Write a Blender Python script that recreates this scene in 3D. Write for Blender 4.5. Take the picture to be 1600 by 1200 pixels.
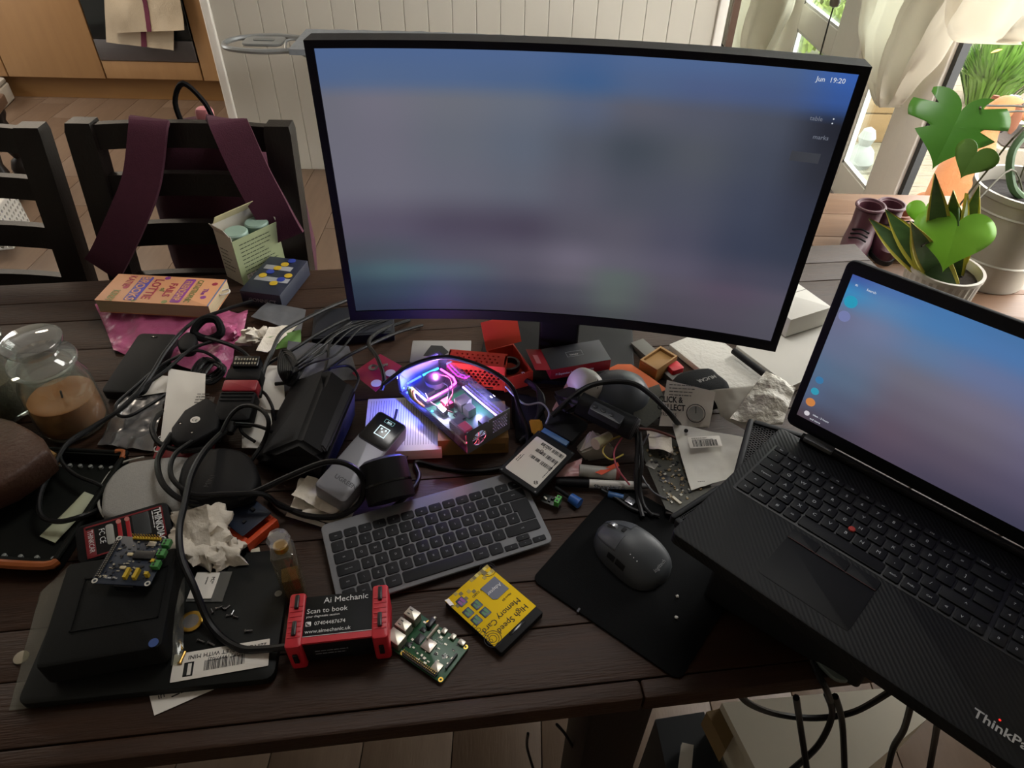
import bpy, bmesh, math, random
from mathutils import Vector, Matrix, noise
from math import sin, cos, pi, radians as R
random.seed(7)
for o in list(bpy.data.objects): bpy.data.objects.remove(o)
S = bpy.context.scene; COL = S.collection

# ---------------------------------------------------------------- camera
PITCH, ROLL, F_PX = 0.71753, 0.022002, 1080.0
CAM = Vector((0, 0, 1.551))
FWD = Vector((0, cos(PITCH), -sin(PITCH))); RT0 = Vector((1, 0, 0)); UP0 = RT0.cross(FWD)
RT = RT0*cos(ROLL)+UP0*sin(ROLL); UPV = UP0*cos(ROLL)-RT0*sin(ROLL)
cd = bpy.data.cameras.new('camera'); cam = bpy.data.objects.new('camera', cd); COL.objects.link(cam)
cam.matrix_world = Matrix((( RT.x, UPV.x, -FWD.x, CAM.x), (RT.y, UPV.y, -FWD.y, CAM.y), (RT.z, UPV.z, -FWD.z, CAM.z), (0, 0, 0, 1)))
cd.sensor_width = 36; cd.sensor_fit = 'HORIZONTAL'; cd.lens = F_PX*36/1600; cd.clip_start = .02; cd.clip_end = 200
S.camera = cam

# ---------------------------------------------------------------- daylight and exposure
w = bpy.data.worlds.new('daylight'); S.world = w; w.use_nodes = True
bg = w.node_tree.nodes['Background']; bg.inputs[0].default_value = (1, .98, .94, 1); bg.inputs[1].default_value = 11.5
S.view_settings.view_transform = 'Standard'; S.view_settings.look = 'None'
S.view_settings.exposure = 0; S.view_settings.gamma = 1; S.view_settings.use_curve_mapping = False
S.cycles.max_bounces = 8; S.cycles.transparent_max_bounces = 16
S.cycles.sample_clamp_indirect = 4
def portal(name, loc, sx, sy, rot):
    l = bpy.data.lights.new(name, 'AREA'); l.shape = 'RECTANGLE'; l.size = sx; l.size_y = sy; l.cycles.is_portal = True
    o = bpy.data.objects.new(name, l); COL.objects.link(o); o.location = loc; o.rotation_euler = rot
portal('garden_daylight', (1.72, 3.55, 1.1), 2.3, 4.1, (0, R(90), 0))      # garden doors, facing into the room
portal('added_kitchen_daylight', (-4.15, 3.65, 1.55), .7, 1.3, (0, R(-90), 0))    # unseen window opening added to light the kitchen
portal('added_roof_daylight', (.2, 1.4, 2.4), .65, .55, (0, 0, 0))           # out-of-view roof opening added to light the table
lt = bpy.data.lights.new('kitchen_fill', 'AREA'); lt.shape = 'DISK'; lt.size = .5; lt.energy = 26; lt.color = (1, .84, .66)  # fill light added to brighten the kitchen, no fitting built
lo = bpy.data.objects.new('kitchen_fill_light', lt); COL.objects.link(lo); lo.location = (-2.5, 3.5, 2.36)

# ---------------------------------------------------------------- pixel -> place
def ray(x, y): return FWD+RT*((x-800)/F_PX)-UPV*((y-600)/F_PX)
def U(x, y, z=.75):
    d = ray(x, y); return CAM+d*((z-CAM.z)/d.z)
def UY(x, y, Y):
    d = ray(x, y); return CAM+d*(Y/d.y)
def UX(x, y, X):
    d = ray(x, y); return CAM+d*(X/d.x)
TZ = .75
def P(x, y, h=0): return U(x, y, TZ+h)
def F(o, x, far):
    """frame of a flat top: o near-left, x along the edge, far anywhere on the far edge; (px,py,height above table)"""
    o, x, f = P(*o), P(*x), P(*far)
    ax = (x-o); lx = ax.length; ax.normalize(); d = f-o; ay = d-ax*d.dot(ax); ly = ay.length; ay.normalize(); az = ax.cross(ay)
    return Matrix(((ax.x, ay.x, az.x, o.x), (ax.y, ay.y, az.y, o.y), (ax.z, ay.z, az.z, o.z), (0, 0, 0, 1))), lx, ly

# ---------------------------------------------------------------- materials
def lin(c):
    if isinstance(c, str): c = tuple(int(c[i:i+2], 16)/255 for i in (0, 2, 4))
    return tuple((v/12.92 if v <= .04045 else ((v+.055)/1.055)**2.4) for v in c)
MATS = {}
def M(name, col='808080', rough=.5, metal=0, var=.12, scale=30, bump=0, bscale=None, spec=.5, stretch=None, col2=None, sss=0, trans=0, coat=0):
    if name in MATS: return MATS[name]
    m = bpy.data.materials.new(name); m.use_nodes = True; nt = m.node_tree; b = nt.nodes['Principled BSDF']
    c = lin(col); c2 = lin(col2) if col2 else tuple(v*(1-var) for v in c)
    tc = nt.nodes.new('ShaderNodeTexCoord'); mp = nt.nodes.new('ShaderNodeMapping'); nz = nt.nodes.new('ShaderNodeTexNoise'); rp = nt.nodes.new('ShaderNodeMix'); rp.data_type = 'RGBA'
    nt.links.new(tc.outputs['Object'], mp.inputs[0]); nt.links.new(mp.outputs[0], nz.inputs['Vector'])
    if stretch: mp.inputs['Scale'].default_value = stretch
    nz.inputs['Scale'].default_value = scale; nz.inputs['Detail'].default_value = 4
    rp.inputs[6].default_value = (*c, 1); rp.inputs[7].default_value = (*c2, 1)
    nt.links.new(nz.outputs[0], rp.inputs[0]); nt.links.new(rp.outputs[2], b.inputs['Base Color'])
    b.inputs['Roughness'].default_value = rough; b.inputs['Metallic'].default_value = metal; b.inputs['Specular IOR Level'].default_value = spec
    if coat: b.inputs['Coat Weight'].default_value = coat; b.inputs['Coat Roughness'].default_value = .15
    if trans: b.inputs['Transmission Weight'].default_value = trans
    if bump:
        bn = nt.nodes.new('ShaderNodeBump'); bn.inputs['Strength'].default_value = bump; bn.inputs['Distance'].default_value = .004
        n2 = nt.nodes.new('ShaderNodeTexNoise'); n2.inputs['Scale'].default_value = bscale or scale*4; nt.links.new(mp.outputs[0], n2.inputs['Vector'])
        nt.links.new(n2.outputs[0], bn.inputs['Height']); nt.links.new(bn.outputs[0], b.inputs['Normal'])
    MATS[name] = m; return m
def clear(name, tint='ffffff', gloss=.12, rough=.05, dens=.08):
    """thin clear plastic or glass: mostly see-through with a fresnel sheen and a little body colour"""
    if name in MATS: return MATS[name]
    m = bpy.data.materials.new(name); m.use_nodes = True; nt = m.node_tree; nt.nodes.clear()
    o = nt.nodes.new('ShaderNodeOutputMaterial'); t = nt.nodes.new('ShaderNodeBsdfTransparent'); g = nt.nodes.new('ShaderNodeBsdfGlossy'); d = nt.nodes.new('ShaderNodeBsdfDiffuse')
    lw = nt.nodes.new('ShaderNodeLayerWeight'); lw.inputs[0].default_value = .5; pw5 = nt.nodes.new('ShaderNodeMath'); pw5.operation = 'POWER'; pw5.inputs[1].default_value = 3.5; nt.links.new(lw.outputs['Facing'], pw5.inputs[0])
    m1 = nt.nodes.new('ShaderNodeMixShader'); m2 = nt.nodes.new('ShaderNodeMixShader'); mul = nt.nodes.new('ShaderNodeMath'); mul.operation = 'MULTIPLY_ADD'
    c = lin(tint); t.inputs[0].default_value = (*c, 1); d.inputs[0].default_value = (*c, 1); g.inputs['Roughness'].default_value = rough
    m1.inputs[0].default_value = dens; nt.links.new(t.outputs[0], m1.inputs[1]); nt.links.new(d.outputs[0], m1.inputs[2])
    mul.inputs[1].default_value = .7; mul.inputs[2].default_value = gloss*.16
    nt.links.new(pw5.outputs[0], mul.inputs[0]); nt.links.new(mul.outputs[0], m2.inputs[0])
    nt.links.new(m1.outputs[0], m2.inputs[1]); nt.links.new(g.outputs[0], m2.inputs[2]); nt.links.new(m2.outputs[0], o.inputs[0])
    MATS[name] = m; return m
def glow(name, col, strength=1):
    if name in MATS: return MATS[name]
    m = bpy.data.materials.new(name); m.use_nodes = True; b = m.node_tree.nodes['Principled BSDF']
    b.inputs['Base Color'].default_value = (.02, .02, .02, 1); b.inputs['Emission Color'].default_value = (*lin(col), 1); b.inputs['Emission Strength'].default_value = strength
    MATS[name] = m; return m

BLK = M('black_plastic', '121214', .6, var=.25, bump=.08, bscale=900, spec=.2)
BLKM = M('black_matt', '101012', .8, var=.3, bump=.1, bscale=500, spec=.15)
BLKG = M('black_gloss', '0c0d10', .18, var=.2)
RUB = M('cable_rubber', '101012', .45, var=.3, scale=60, spec=.3)
GREYC = M('grey_cable_rubber', '55565c', .5)
STEEL = M('steel', '9a9a9c', .3, 1, bump=.05, bscale=300)
CHROME = M('chrome', 'd8d8d8', .12, 1)
BRASS = M('brass', 'b08a4a', .3, 1)
GOLD = M('gold_contacts', 'c9a24a', .3, 1)
WHITEP = M('white_paper', 'e8e3da', .8, var=.06, scale=12, bump=.1)
WHITEPL = M('white_plastic', 'd2cfc8', .4, var=.05)
CREAM = M('cream_plastic', 'd9d3bd', .5, var=.08)
TISSUE = M('tissue_paper', 'e8dfd0', .9, var=.1, scale=20, bump=.35, bscale=160)
INK = M('black_ink', '111111', .7)
INKG = M('grey_ink', '55524e', .8)
WINK = M('white_ink', 'dedede', .6, var=.02)
GREYINK = M('dim_legend_ink', '9a9da2', .6, var=.02)
CARD = M('cardboard', '94703f', .85, var=.2, scale=40, bump=.15)
ORANGE = M('orange_print', 'd84a1c', .55, var=.15, scale=80, bump=.2, bscale=500)
REDP = M('red_plastic', 'c2202e', .45, var=.15, scale=60)
PCBG = M('green_circuit_board', '1f5a36', .4, var=.35, scale=250)
PCBB = M('navy_circuit_board', '1e2b3e', .4, var=.4, scale=250)
PCBK = M('dark_circuit_board', '23261f', .45, col2='4a4636', scale=300)
CHIP = M('chip_black', '121214', .4)
SILV = M('silver_can', 'b9b4a6', .35, .8, var=.1)
WALNUT = M('dark_stained_wood', '1f1209', .55, col2='3c2413', scale=6, stretch=(1.2, 14, 14), bump=.25, bscale=30, spec=.3)
CHAIRW = M('near_black_wood', '120d0b', .42, spec=.3, col2='1d1510', scale=8, stretch=(6, 6, 1), bump=.12, bscale=40)

# ---------------------------------------------------------------- mesh helpers
class MB:
    def __init__(s): s.v = []; s.f = []; s.x = Matrix.Identity(4)
    def at(s, m): s.x = m; return s
    def add(s, vs, fs):
        n = len(s.v); s.v += [tuple(s.x @ Vector(q)) for q in vs]; s.f += [tuple(i+n for i in q) for q in fs]; return s
    def box(s, x0, x1, y0, y1, z0, z1):
        return s.add([(x0,y0,z0),(x1,y0,z0),(x1,y1,z0),(x0,y1,z0),(x0,y0,z1),(x1,y0,z1),(x1,y1,z1),(x0,y1,z1)],
                     [(3,2,1,0),(4,5,6,7),(0,1,5,4),(1,2,6,5),(2,3,7,6),(3,0,4,7)])
    def rings(s, rs, capb=True, capt=True, close=False):
        n = len(rs[0]); vs = [q for r in rs for q in r]; fs = []
        k = len(rs)
        for a in range(k if close else k-1):
            b = (a+1) % k
            for i in range(n): j = (i+1) % n; fs.append((a*n+i, a*n+j, b*n+j, b*n+i))
        if not close:
            if capb: fs.append(tuple(reversed(range(n))))
            if capt: fs.append(tuple(range((k-1)*n, k*n)))
        return s.add(vs, fs)
    def rbox(s, x0, x1, y0, y1, z0, z1, r=.005, b=.001, seg=4):
        r = min(r, (x1-x0)*.499, (y1-y0)*.499); b = min(b, (z1-z0)*.45)
        def ring(ins, z):
            q = max(r-ins, .00005); o = []
            for cx, cy, a0 in ((x1-r, y1-r, 0), (x0+r, y1-r, 90), (x0+r, y0+r, 180), (x1-r, y0+r, 270)):
                for i in range(seg+1): a = R(a0+90*i/seg); o.append((cx+q*cos(a), cy+q*sin(a), z))
            return o
        return s.rings([ring(b, z0), ring(0, z0+b), ring(0, z1-b), ring(b*.3, z1-b*.3), ring(b, z1)])
    def prism(s, poly, z0, z1):
        return s.rings([[(x, y, z0) for x, y in poly], [(x, y, z1) for x, y in poly]])
    def lathe(s, prof, n=24, c=(0, 0, 0), cap=True):
        return s.rings([[(c[0]+r*cos(2*pi*i/n), c[1]+r*sin(2*pi*i/n), c[2]+z) for i in range(n)] for r, z in prof], cap, cap)
    def cyl(s, c, r, z0, z1, n=16): return s.lathe([(r, z0), (r, z1)], n, (c[0], c[1], 0))
    def rod(s, a, b, r, n=8, r2=None):
        a, b = Vector(a), Vector(b); d = (b-a).normalized(); u = d.orthogonal().normalized(); v = d.cross(u); r2 = r if r2 is None else r2
        return s.rings([[tuple(c+u*(q*cos(2*pi*i/n))+v*(q*sin(2*pi*i/n))) for i in range(n)] for c, q in ((a, r), (b, r2))])
    def tube(s, pts, r, n=7, smooth=5, close=False):
        p = spline([Vector(q) for q in pts], smooth, close); rs = []; u = None
        for i, q in enumerate(p):
            d = (p[(i+1) % len(p)]-p[i-1]) if close else (p[min(i+1, len(p)-1)]-p[max(i-1, 0)])
            if d.length < 1e-9: d = Vector((1, 0, 0))
            d.normalize(); u = d.orthogonal() if u is None else u-d*u.dot(d)
            if u.length < 1e-6: u = d.orthogonal()
            u.normalize(); v = d.cross(u); k = r(i/(len(p)-1)) if callable(r) else r
            rs.append([tuple(q+u*(k*cos(2*pi*j/n))+v*(k*sin(2*pi*j/n))) for j in range(n)])
        return s.rings(rs, close=close)
    def quad(s, a, b, c, d): return s.add([a, b, c, d], [(0, 1, 2, 3)])
    def build(s, name, mat, parent=None, mw=None, ang=38, kind=None):
        me = bpy.data.meshes.new(name); me.from_pydata(s.v, [], s.f); me.validate(); me.materials.append(mat)
        bm = bmesh.new(); bm.from_mesh(me); bmesh.ops.recalc_face_normals(bm, faces=bm.faces); bm.to_mesh(me); bm.free()
        me.polygons.foreach_set('use_smooth', [True]*len(me.polygons)); me.set_sharp_from_angle(angle=R(ang))
        return link(name, me, parent, mw, kind)
def link(name, me, parent=None, mw=None, kind=None):
    o = bpy.data.objects.new(name, me); COL.objects.link(o)
    if parent: o.parent = parent
    if mw is not None: o.matrix_basis = mw
    if kind: o['kind'] = kind
    return o
def spline(p, k=5, close=False):
    if len(p) < 3 or k < 2: return p
    o = []; n = len(p)
    for i in range(n if close else n-1):
        if close: a, b, c, d = p[i-1], p[i], p[(i+1) % n], p[(i+2) % n]
        else: a, b, c, d = p[max(i-1, 0)], p[i], p[i+1], p[min(i+2, n-1)]
        for j in range(k):
            t = j/k; o.append(.5*((2*b)+(c-a)*t+(2*a-5*b+4*c-d)*t*t+(3*b-a-3*c+d)*t*t*t))
    if not close: o.append(p[-1])
    return o
def tag(o, label, cat, group=None):
    o['label'] = label; o['category'] = cat
    if group: o['group'] = group
    return o
def struct(o): o['kind'] = 'structure'; return o
def thing(name, label, cat, mw=None, group=None):
    o = bpy.data.objects.new(name, None); COL.objects.link(o); o.empty_display_size = .02
    if mw is not None: o.matrix_basis = mw
    return tag(o, label, cat, group)
def T(x, y, z, rz=0, rx=0, ry=0): return Matrix.Translation((x, y, z)) @ Matrix.Rotation(rz, 4, 'Z') @ Matrix.Rotation(ry, 4, 'Y') @ Matrix.Rotation(rx, 4, 'X')
def copy_tree(o, parent=None, mw=None):
    c = o.copy(); COL.objects.link(c); c.parent = parent
    if mw is not None: c.matrix_basis = mw
    for ch in list(o.children): copy_tree(ch, c)
    return c
TEXT = {}
def lettering(s, size, mat, parent, mw, align='LEFT', bold=0, sx=1, name='lettering', ext=.00012):
    key = (s, size, align, bold, sx, mat.name)
    if key not in TEXT:
        c = bpy.data.curves.new('lettering', 'FONT'); c.body = s; c.size = size; c.align_x = align; c.extrude = ext; c.offset = bold; c.resolution_u = 2
        o = bpy.data.objects.new('tmp_text', c); COL.objects.link(o); dg = bpy.context.evaluated_depsgraph_get()
        me = bpy.data.meshes.new_from_object(o.evaluated_get(dg)); bpy.data.objects.remove(o); bpy.data.curves.remove(c)
        me.materials.clear(); me.materials.append(mat)
        if sx != 1: me.transform(Matrix.Diagonal((sx, 1, 1, 1)))
        TEXT[key] = me
    return link(name, TEXT[key], parent, mw)
def barcode(w, h, mat, parent, mw, n=30, seed=1, name='barcode'):
    rn = random.Random(seed); m = MB(); x = 0
    ws = [rn.choice((1, 1, 2, 3)) for _ in range(n*2)]; k = w/sum(ws)
    for i, q in enumerate(ws):
        if i % 2 == 0: m.box(x, x+q*k, 0, h, 0, .00015)
        x += q*k
    return m.build(name, mat, parent, mw)
def textlines(w, rows, pitch, th, mat, parent, mw, seed=1, name='small_print'):
    rn = random.Random(seed); m = MB()
    for r in range(rows):
        x = 0; lim = w*rn.uniform(.55, 1)
        while x < lim:
            l = rn.uniform(th*1.5, th*6); m.box(x, min(x+l, lim), -r*pitch, -r*pitch+th, 0, .00012); x += l+th*.8
    return m.build(name, mat, parent, mw)
def patch(c, nx=14, ny=14, amp=.0, freq=30, thick=.0006, seed=0, sag=0, fn=None):
    """a sheet through four world corners (BL,BR,TR,TL) with folds, given real thickness"""
    bl, br, tr, tl = [Vector(q) for q in c]; g = []
    nrm = (br-bl).cross(tl-bl).normalized(); off = Vector((seed*7.3, seed*3.1, seed))
    for j in range(ny+1):
        row = []
        for i in range(nx+1):
            u, v = i/nx, j/ny; q = (bl*(1-u)+br*u)*(1-v)+(tl*(1-u)+tr*u)*v
            d = amp*(noise.noise(q*freq+off)+.6*(abs(noise.noise(q*freq*1.9+off))-.25)) + sag*4*u*(1-u)*4*v*(1-v)
            if fn: d += fn(u, v)
            row.append(q+nrm*d)
        g.append(row)
    m = MB(); W = nx+1; top = [q for r in g for q in r]; bot = [q-nrm*thick for q in top]; n = len(top)
    fs = []
    for j in range(ny):
        for i in range(nx):
            a = j*W+i; fs.append((a, a+1, a+W+1, a+W)); fs.append((n+a, n+a+W, n+a+W+1, n+a+1))
    edge = [i for i in range(W)]+[j*W+nx for j in range(1, ny+1)]+[ny*W+i for i in range(nx-1, -1, -1)]+[j*W for j in range(ny-1, 0, -1)]
    for k in range(len(edge)): a, b = edge[k], edge[(k+1) % len(edge)]; fs.append((b, a, n+a, n+b))
    m.add([tuple(q) for q in top+bot], fs); return m
def crumple(c, rx, ry, rz, amp, seed, nu=26, nv=16, freq=26, floor=TZ):
    """a crumpled ball or wad of tissue: a lumpy closed surface sitting on something"""
    m = MB(); rs = []; off = Vector((seed*5.7, seed*2.3, seed*9.1)); c = Vector(c)
    for j in range(nv+1):
        t = pi*(j/nv)-pi/2; row = []
        for i in range(nu):
            a = 2*pi*i/nu; d = Vector((cos(t)*cos(a)*rx, cos(t)*sin(a)*ry, sin(t)*rz)); q = c+d
            n1 = noise.noise(q*freq+off); n2 = abs(noise.noise(q*freq*2.1+off*2))
            q = c+d*(1+amp*(n1*1.3+n2*1.2-.5)); q.z = max(q.z, floor); row.append(tuple(q))
        rs.append(row)
    return m.rings(rs)
def hull(pts, name, mat, parent=None, bevel=.003, seg=2):
    """convex body through measured points (world)"""
    bm = bmesh.new()
    for q in pts: bm.verts.new(q)
    r = bmesh.ops.convex_hull(bm, input=bm.verts); bmesh.ops.delete(bm, geom=[e for e in r['geom_interior'] if isinstance(e, bmesh.types.BMVert)], context='VERTS')
    bmesh.ops.dissolve_limit(bm, angle_limit=R(3), verts=bm.verts, edges=bm.edges)
    if bevel: bmesh.ops.bevel(bm, geom=list(bm.edges), offset=bevel, segments=seg, affect='EDGES', clamp_overlap=True)
    bmesh.ops.recalc_face_normals(bm, faces=bm.faces)
    me = bpy.data.meshes.new(name); bm.to_mesh(me); bm.free(); me.materials.append(mat)
    me.polygons.foreach_set('use_smooth', [True]*len(me.polygons)); me.set_sharp_from_angle(angle=R(35))
    return link(name, me, parent)
def cable(label, pts, r=.0025, mat=None, name='cable', group=None, cat='cable'):
    m = MB().tube([P(*q) if not isinstance(q, Vector) else q for q in pts], r, 8, 6)
    return tag(m.build(name, mat or RUB), label, cat, group)
def holeplate(w, h, nx, ny, r, th, sides=6, stagger=True):
    """plate in the xy plane with real holes: one square of plate with a hole in it per cell"""
    m = MB(); cw, ch = w/nx, h/ny
    for j in range(ny):
        off = cw/2 if (stagger and j % 2) else 0
        for i in range(nx-(1 if off else 0)):
            x0, y0 = off+i*cw, j*ch; cx, cy = x0+cw/2, y0+ch/2; n = 12
            outer = []
            for k in range(n):
                a = 2*pi*k/n+pi/4; dx, dy = cos(a), sin(a); s = min(cw/2/max(abs(dx), 1e-6), ch/2/max(abs(dy), 1e-6)); outer.append((cx+dx*s, cy+dy*s))
            hs = []
            for k in range(n):
                a = 2*pi*k/n+pi/4; q = ((a-pi/6) % (2*pi/sides))-pi/sides; rr = r*cos(pi/sides)/cos(q); hs.append((cx+rr*cos(a), cy+rr*sin(a)))
            m.rings([[(x, y, 0) for x, y in outer], [(x, y, 0) for x, y in hs], [(x, y, -th) for x, y in hs], [(x, y, -th) for x, y in outer]], close=False, capb=False, capt=False)
        if off: m.box(0, off, y0, y0+ch, -th, 0); m.box(w-off, w, y0, y0+ch, -th, 0)
    return m

# ================================================================ ROOM SHELL
WALLM = M('painted_wall', 'e4e0d6', .85, var=.05, scale=3)
PANELM = M('painted_panelling', 'ccc7bb', .6, var=.07, scale=4, stretch=(1, 1, .3))
FRAMEM = M('white_door_paint', 'efeae2', .45, var=.04)
CEILM = M('ceiling_paint', 'eceae6', .9, var=.03, scale=2)
FLOORM = M('laminate_plank', '5f4c3e', .5, col2='74604f', scale=5, stretch=(9, 1, 1), bump=.1, bscale=25)
GROUT = M('floor_underlay', '40352b', .9)
fl = struct(MB().box(-4.2, 1.66, -2.2, 6.2, -.06, -.006).build('floor', GROUT))
PM = MB().rbox(.0012, .1888, .0012, 1.2988, -.006, .0, .002, .001, 2)
pl0 = PM.build('plank', FLOORM, fl, T(-3.53, .2, 0))
rn = random.Random(3)
for i in range(-3, 27):
    off = rn.random()*1.3
    for j in range(-1, 5):
        if i == 0 and j == 0: continue
        o = link('plank', pl0.data, fl, T(-3.53+i*.19, -.9+off+j*1.3, 0))
ce = MB(); ce.box(-4.3, 1.72, -2.3, 1.125, 2.4, 2.46).box(-4.3, 1.72, 1.675, 6.3, 2.4, 2.46).box(-4.3, -.125, 1.125, 1.675, 2.4, 2.46).box(.525, 1.72, 1.125, 1.675, 2.4, 2.46); struct(ce.build('ceiling', CEILM))  # gap left over the table is the added daylight opening
struct(MB().box(-4.3, 1.72, -2.3, -2.2, -.06, 2.4).build('wall_front', WALLM))
struct(MB().box(-4.3, 1.72, 6.2, 6.3, -.06, 2.4).build('wall_back', WALLM))
wl = MB(); wl.box(-4.3, -4.2, -2.3, 3.0, -.06, 2.4).box(-4.3, -4.2, 4.3, 6.3, -.06, 2.4).box(-4.3, -4.2, 3.0, 4.3, -.06, 1.2).box(-4.3, -4.2, 3.0, 4.3, 1.9, 2.4)  # gap left in this wall is the added kitchen daylight opening
struct(wl.build('wall_left', WALLM))
wr = MB(); wr.box(1.62, 1.72, -2.3, 1.5, -.06, 2.4).box(1.62, 1.72, 5.6, 6.3, -.06, 2.4).box(1.62, 1.72, 1.5, 5.6, 2.25, 2.4)
struct(wr.build('wall_right', WALLM))
# tongue-and-groove partition
pw = struct(MB().box(-1.40, .887, 3.465, 3.55, 0, 2.4).build('wall_partition', PANELM))
BW = .1092; bd = MB().rbox(.0006, BW-.0006, -.012, 0, 0, 2.4, .003, .0012, 2)
b0 = bd.build('panel_board', PANELM, pw, T(-1.40, 3.466, 0), 12)
for i in range(1, 21): link('panel_board', b0.data, pw, T(-1.40+i*BW, 3.466, 0))
struct(MB().rbox(-1.44, -1.40, 3.44, 3.56, 0, 2.4, .006, .004).build('trim_1', FRAMEM))
struct(MB().box(-1.40, -1.34, 3.55, 5.0, 0, 2.4).build('wall_kitchen_side', WALLM))
struct(MB().rbox(.887, .93, 3.44, 3.56, 0, 2.4, .006, .004).build('trim_2', FRAMEM))
struct(MB().box(.95, .98, 3.44, 3.47, 0, 2.4).build('trim_3', M('brown_trim', '5a3d2a', .5)))

# garden doors in the right wall (plane x = 1.6)
PANE = clear('door_glass', 'f4fbf8', .05, .03, .015)
GASK = M('black_gasket', '16191c', .5)
def leaf(n, y0, y1, panes, st=.13, x0=1.60, x1=1.635):
    d = struct(MB().box(x0-.004, x0-.0005, y0, y0+.004, 0, 2.2).build('door_%d' % n, FRAMEM))
    m = MB(); m.rbox(x0, x1, y0, y0+st, .01, 2.2, .006, .004); m.build('stile', FRAMEM, d)
    m = MB(); m.rbox(x0, x1, y1-st, y1, .01, 2.2, .006, .004); m.build('stile', FRAMEM, d)
    zs = [.01]+[z for p in panes for z in p]+[2.2]
    for k in range(0, len(zs), 2): MB().rbox(x0, x1, y0+st, y1-st, zs[k], zs[k+1], .006, .004).build('rail', FRAMEM, d)
    for a, b in panes:
        p = MB().box(x0+.03, x0+.036, y0+st, y1-st, a, b).build('pane', PANE, d)
        bead = MB(); g = .014
        bead.box(x0+.006, x0+.03, y0+st, y1-st, a, a+g).box(x0+.006, x0+.03, y0+st, y1-st, b-g, b).box(x0+.006, x0+.03, y0+st, y0+st+g, a, b).box(x0+.006, x0+.03, y1-st-g, y1-st, a, b)
        bead.build('glazing_bead', M('bead_white', 'e8e8e4', .4), p)
    return d
leaf(1, 2.86, 3.46, [(.16, .62), (.74, 1.3), (1.42, 2.08)], st=.145)
leaf(2, 3.50, 4.70, [(.14, .50), (.63, 1.15), (1.27, 2.08)], st=.32)
leaf(3, 4.74, 5.58, [(.14, 1.0), (1.15, 2.08)], st=.14)
fp = struct(MB().rbox(1.585, 1.635, 2.735, 2.855, 0, 2.25, .006, .004).build('trim_4', FRAMEM))
struct(MB().rbox(1.585, 1.635, 3.462, 3.498, 0, 2.25, .004, .003).build('trim_5', FRAMEM))
struct(MB().box(1.60, 1.63, 2.705, 2.734, 0, 2.25).build('trim_6', GASK))
struct(MB().rbox(1.585, 1.70, 1.5, 5.6, 2.2, 2.25, .004, .003).build('trim_7', FRAMEM))
wn = struct(MB().box(1.63, 1.636, 1.5, 2.705, .0, 2.2).build('window_1', clear('open_door_glass', 'ffffff', .02, .03, .01)))
# blind cord with its knob
bc = thing('blind_cord', 'thin dark blind cord with round knob hanging beside the pane', 'cord', T(0, 0, 0))
a, b = UX(1305, 2, 1.56), UX(1284, 82, 1.56); MB().tube([a+Vector((0, 0, .5)), a, (a+b)/2+Vector((0, .01, 0)), b+Vector((0, 0, -.2))], .004, 6).build('cord', M('cord_dark', '33302c', .8), bc)
MB().at(Matrix.Translation(a)).lathe([(.001, -.03), (.022, -.02), (.026, 0), (.02, .02), (.004, .03)], 14).build('knob', M('cord_knob', '6d665c', .5), bc)

# billowing fabric blinds
CURT = M('cream_voile', 'dcd6c8', .85, var=.12, scale=8, bump=.1)
_n = CURT.node_tree; _t = _n.nodes.new('ShaderNodeBsdfTranslucent'); _t.inputs[0].default_value = (.9, .87, .80, 1); _x = _n.nodes.new('ShaderNodeMixShader'); _x.inputs[0].default_value = .55
_n.links.new(_n.nodes['Principled BSDF'].outputs[0], _x.inputs[1]); _n.links.new(_t.outputs[0], _x.inputs[2]); _n.links.new(_x.outputs[0], _n.nodes['Material Output'].inputs[0])
def drape(label, left, right, X, folds, amp, ph=0, ny=22, nx=30, th=.006):
    L = spline([UX(*q, X) for q in left], 6); Rr = spline([UX(*q, X) for q in right], 6)
    def samp(a, t): f = t*(len(a)-1); i = min(int(f), len(a)-2); return a[i].lerp(a[i+1], f-i)
    m = MB(); rs = []; rb = []
    for j in range(ny+1):
        t = j/ny
        for i in range(nx+1):
            u = i/nx; q = samp(L, t).lerp(samp(Rr, t), u)
            d = amp*(sin(u*folds*2*pi+ph+t*1.6)+.5*sin(u*folds*4.3*pi+t*3))*(.4+.6*sin(pi*min(1, u*1.02))) + amp*1.8*sin(pi*t*.9)*sin(pi*u) + .012*noise.noise(q*9)
            rs.append(q+Vector((-d, 0, -.05*amp*sin(pi*u)*10*t))); rb.append(rs[-1]+Vector((th, 0, 0)))
    W = nx+1; n = len(rs); fs = []
    for j in range(ny):
        for i in range(nx): a = j*W+i; fs += [(a, a+1, a+W+1, a+W), (n+a, n+a+W, n+a+W+1, n+a+1)]
    edge = [i for i in range(W)]+[j*W+nx for j in range(1, ny+1)]+[ny*W+i for i in range(nx-1, -1, -1)]+[j*W for j in range(ny-1, 0, -1)]
    for k in range(len(edge)): a, b = edge[k], edge[(k+1) % len(edge)]; fs.append((b, a, n+a, n+b))
    m.add([tuple(q) for q in rs+rb], fs); return tag(m.build('fabric_blind', CURT, ang=80), label, 'blind')
drape('large cream gathered blind hanging in a swag over the middle door', [(1372, -70), (1346, 40), (1362, 112), (1385, 160)], [(1560, -70), (1512, 20), (1455, 100), (1402, 163)], 1.52, 3.5, .035)
drape('cream blind bunched up at the top above the open doorway', [(1500, -80), (1492, 10), (1498, 50), (1515, 56)], [(1800, -80), (1760, 0), (1720, 40), (1650, 55)], 1.42, 2.5, .05, 1)
drape('short cream blind tail tucked beside the black door seal', [(1520, -60), (1494, 20), (1491, 50)], [(1600, -60), (1560, 20), (1530, 46)], 1.50, 1.5, .02, 2)
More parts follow.
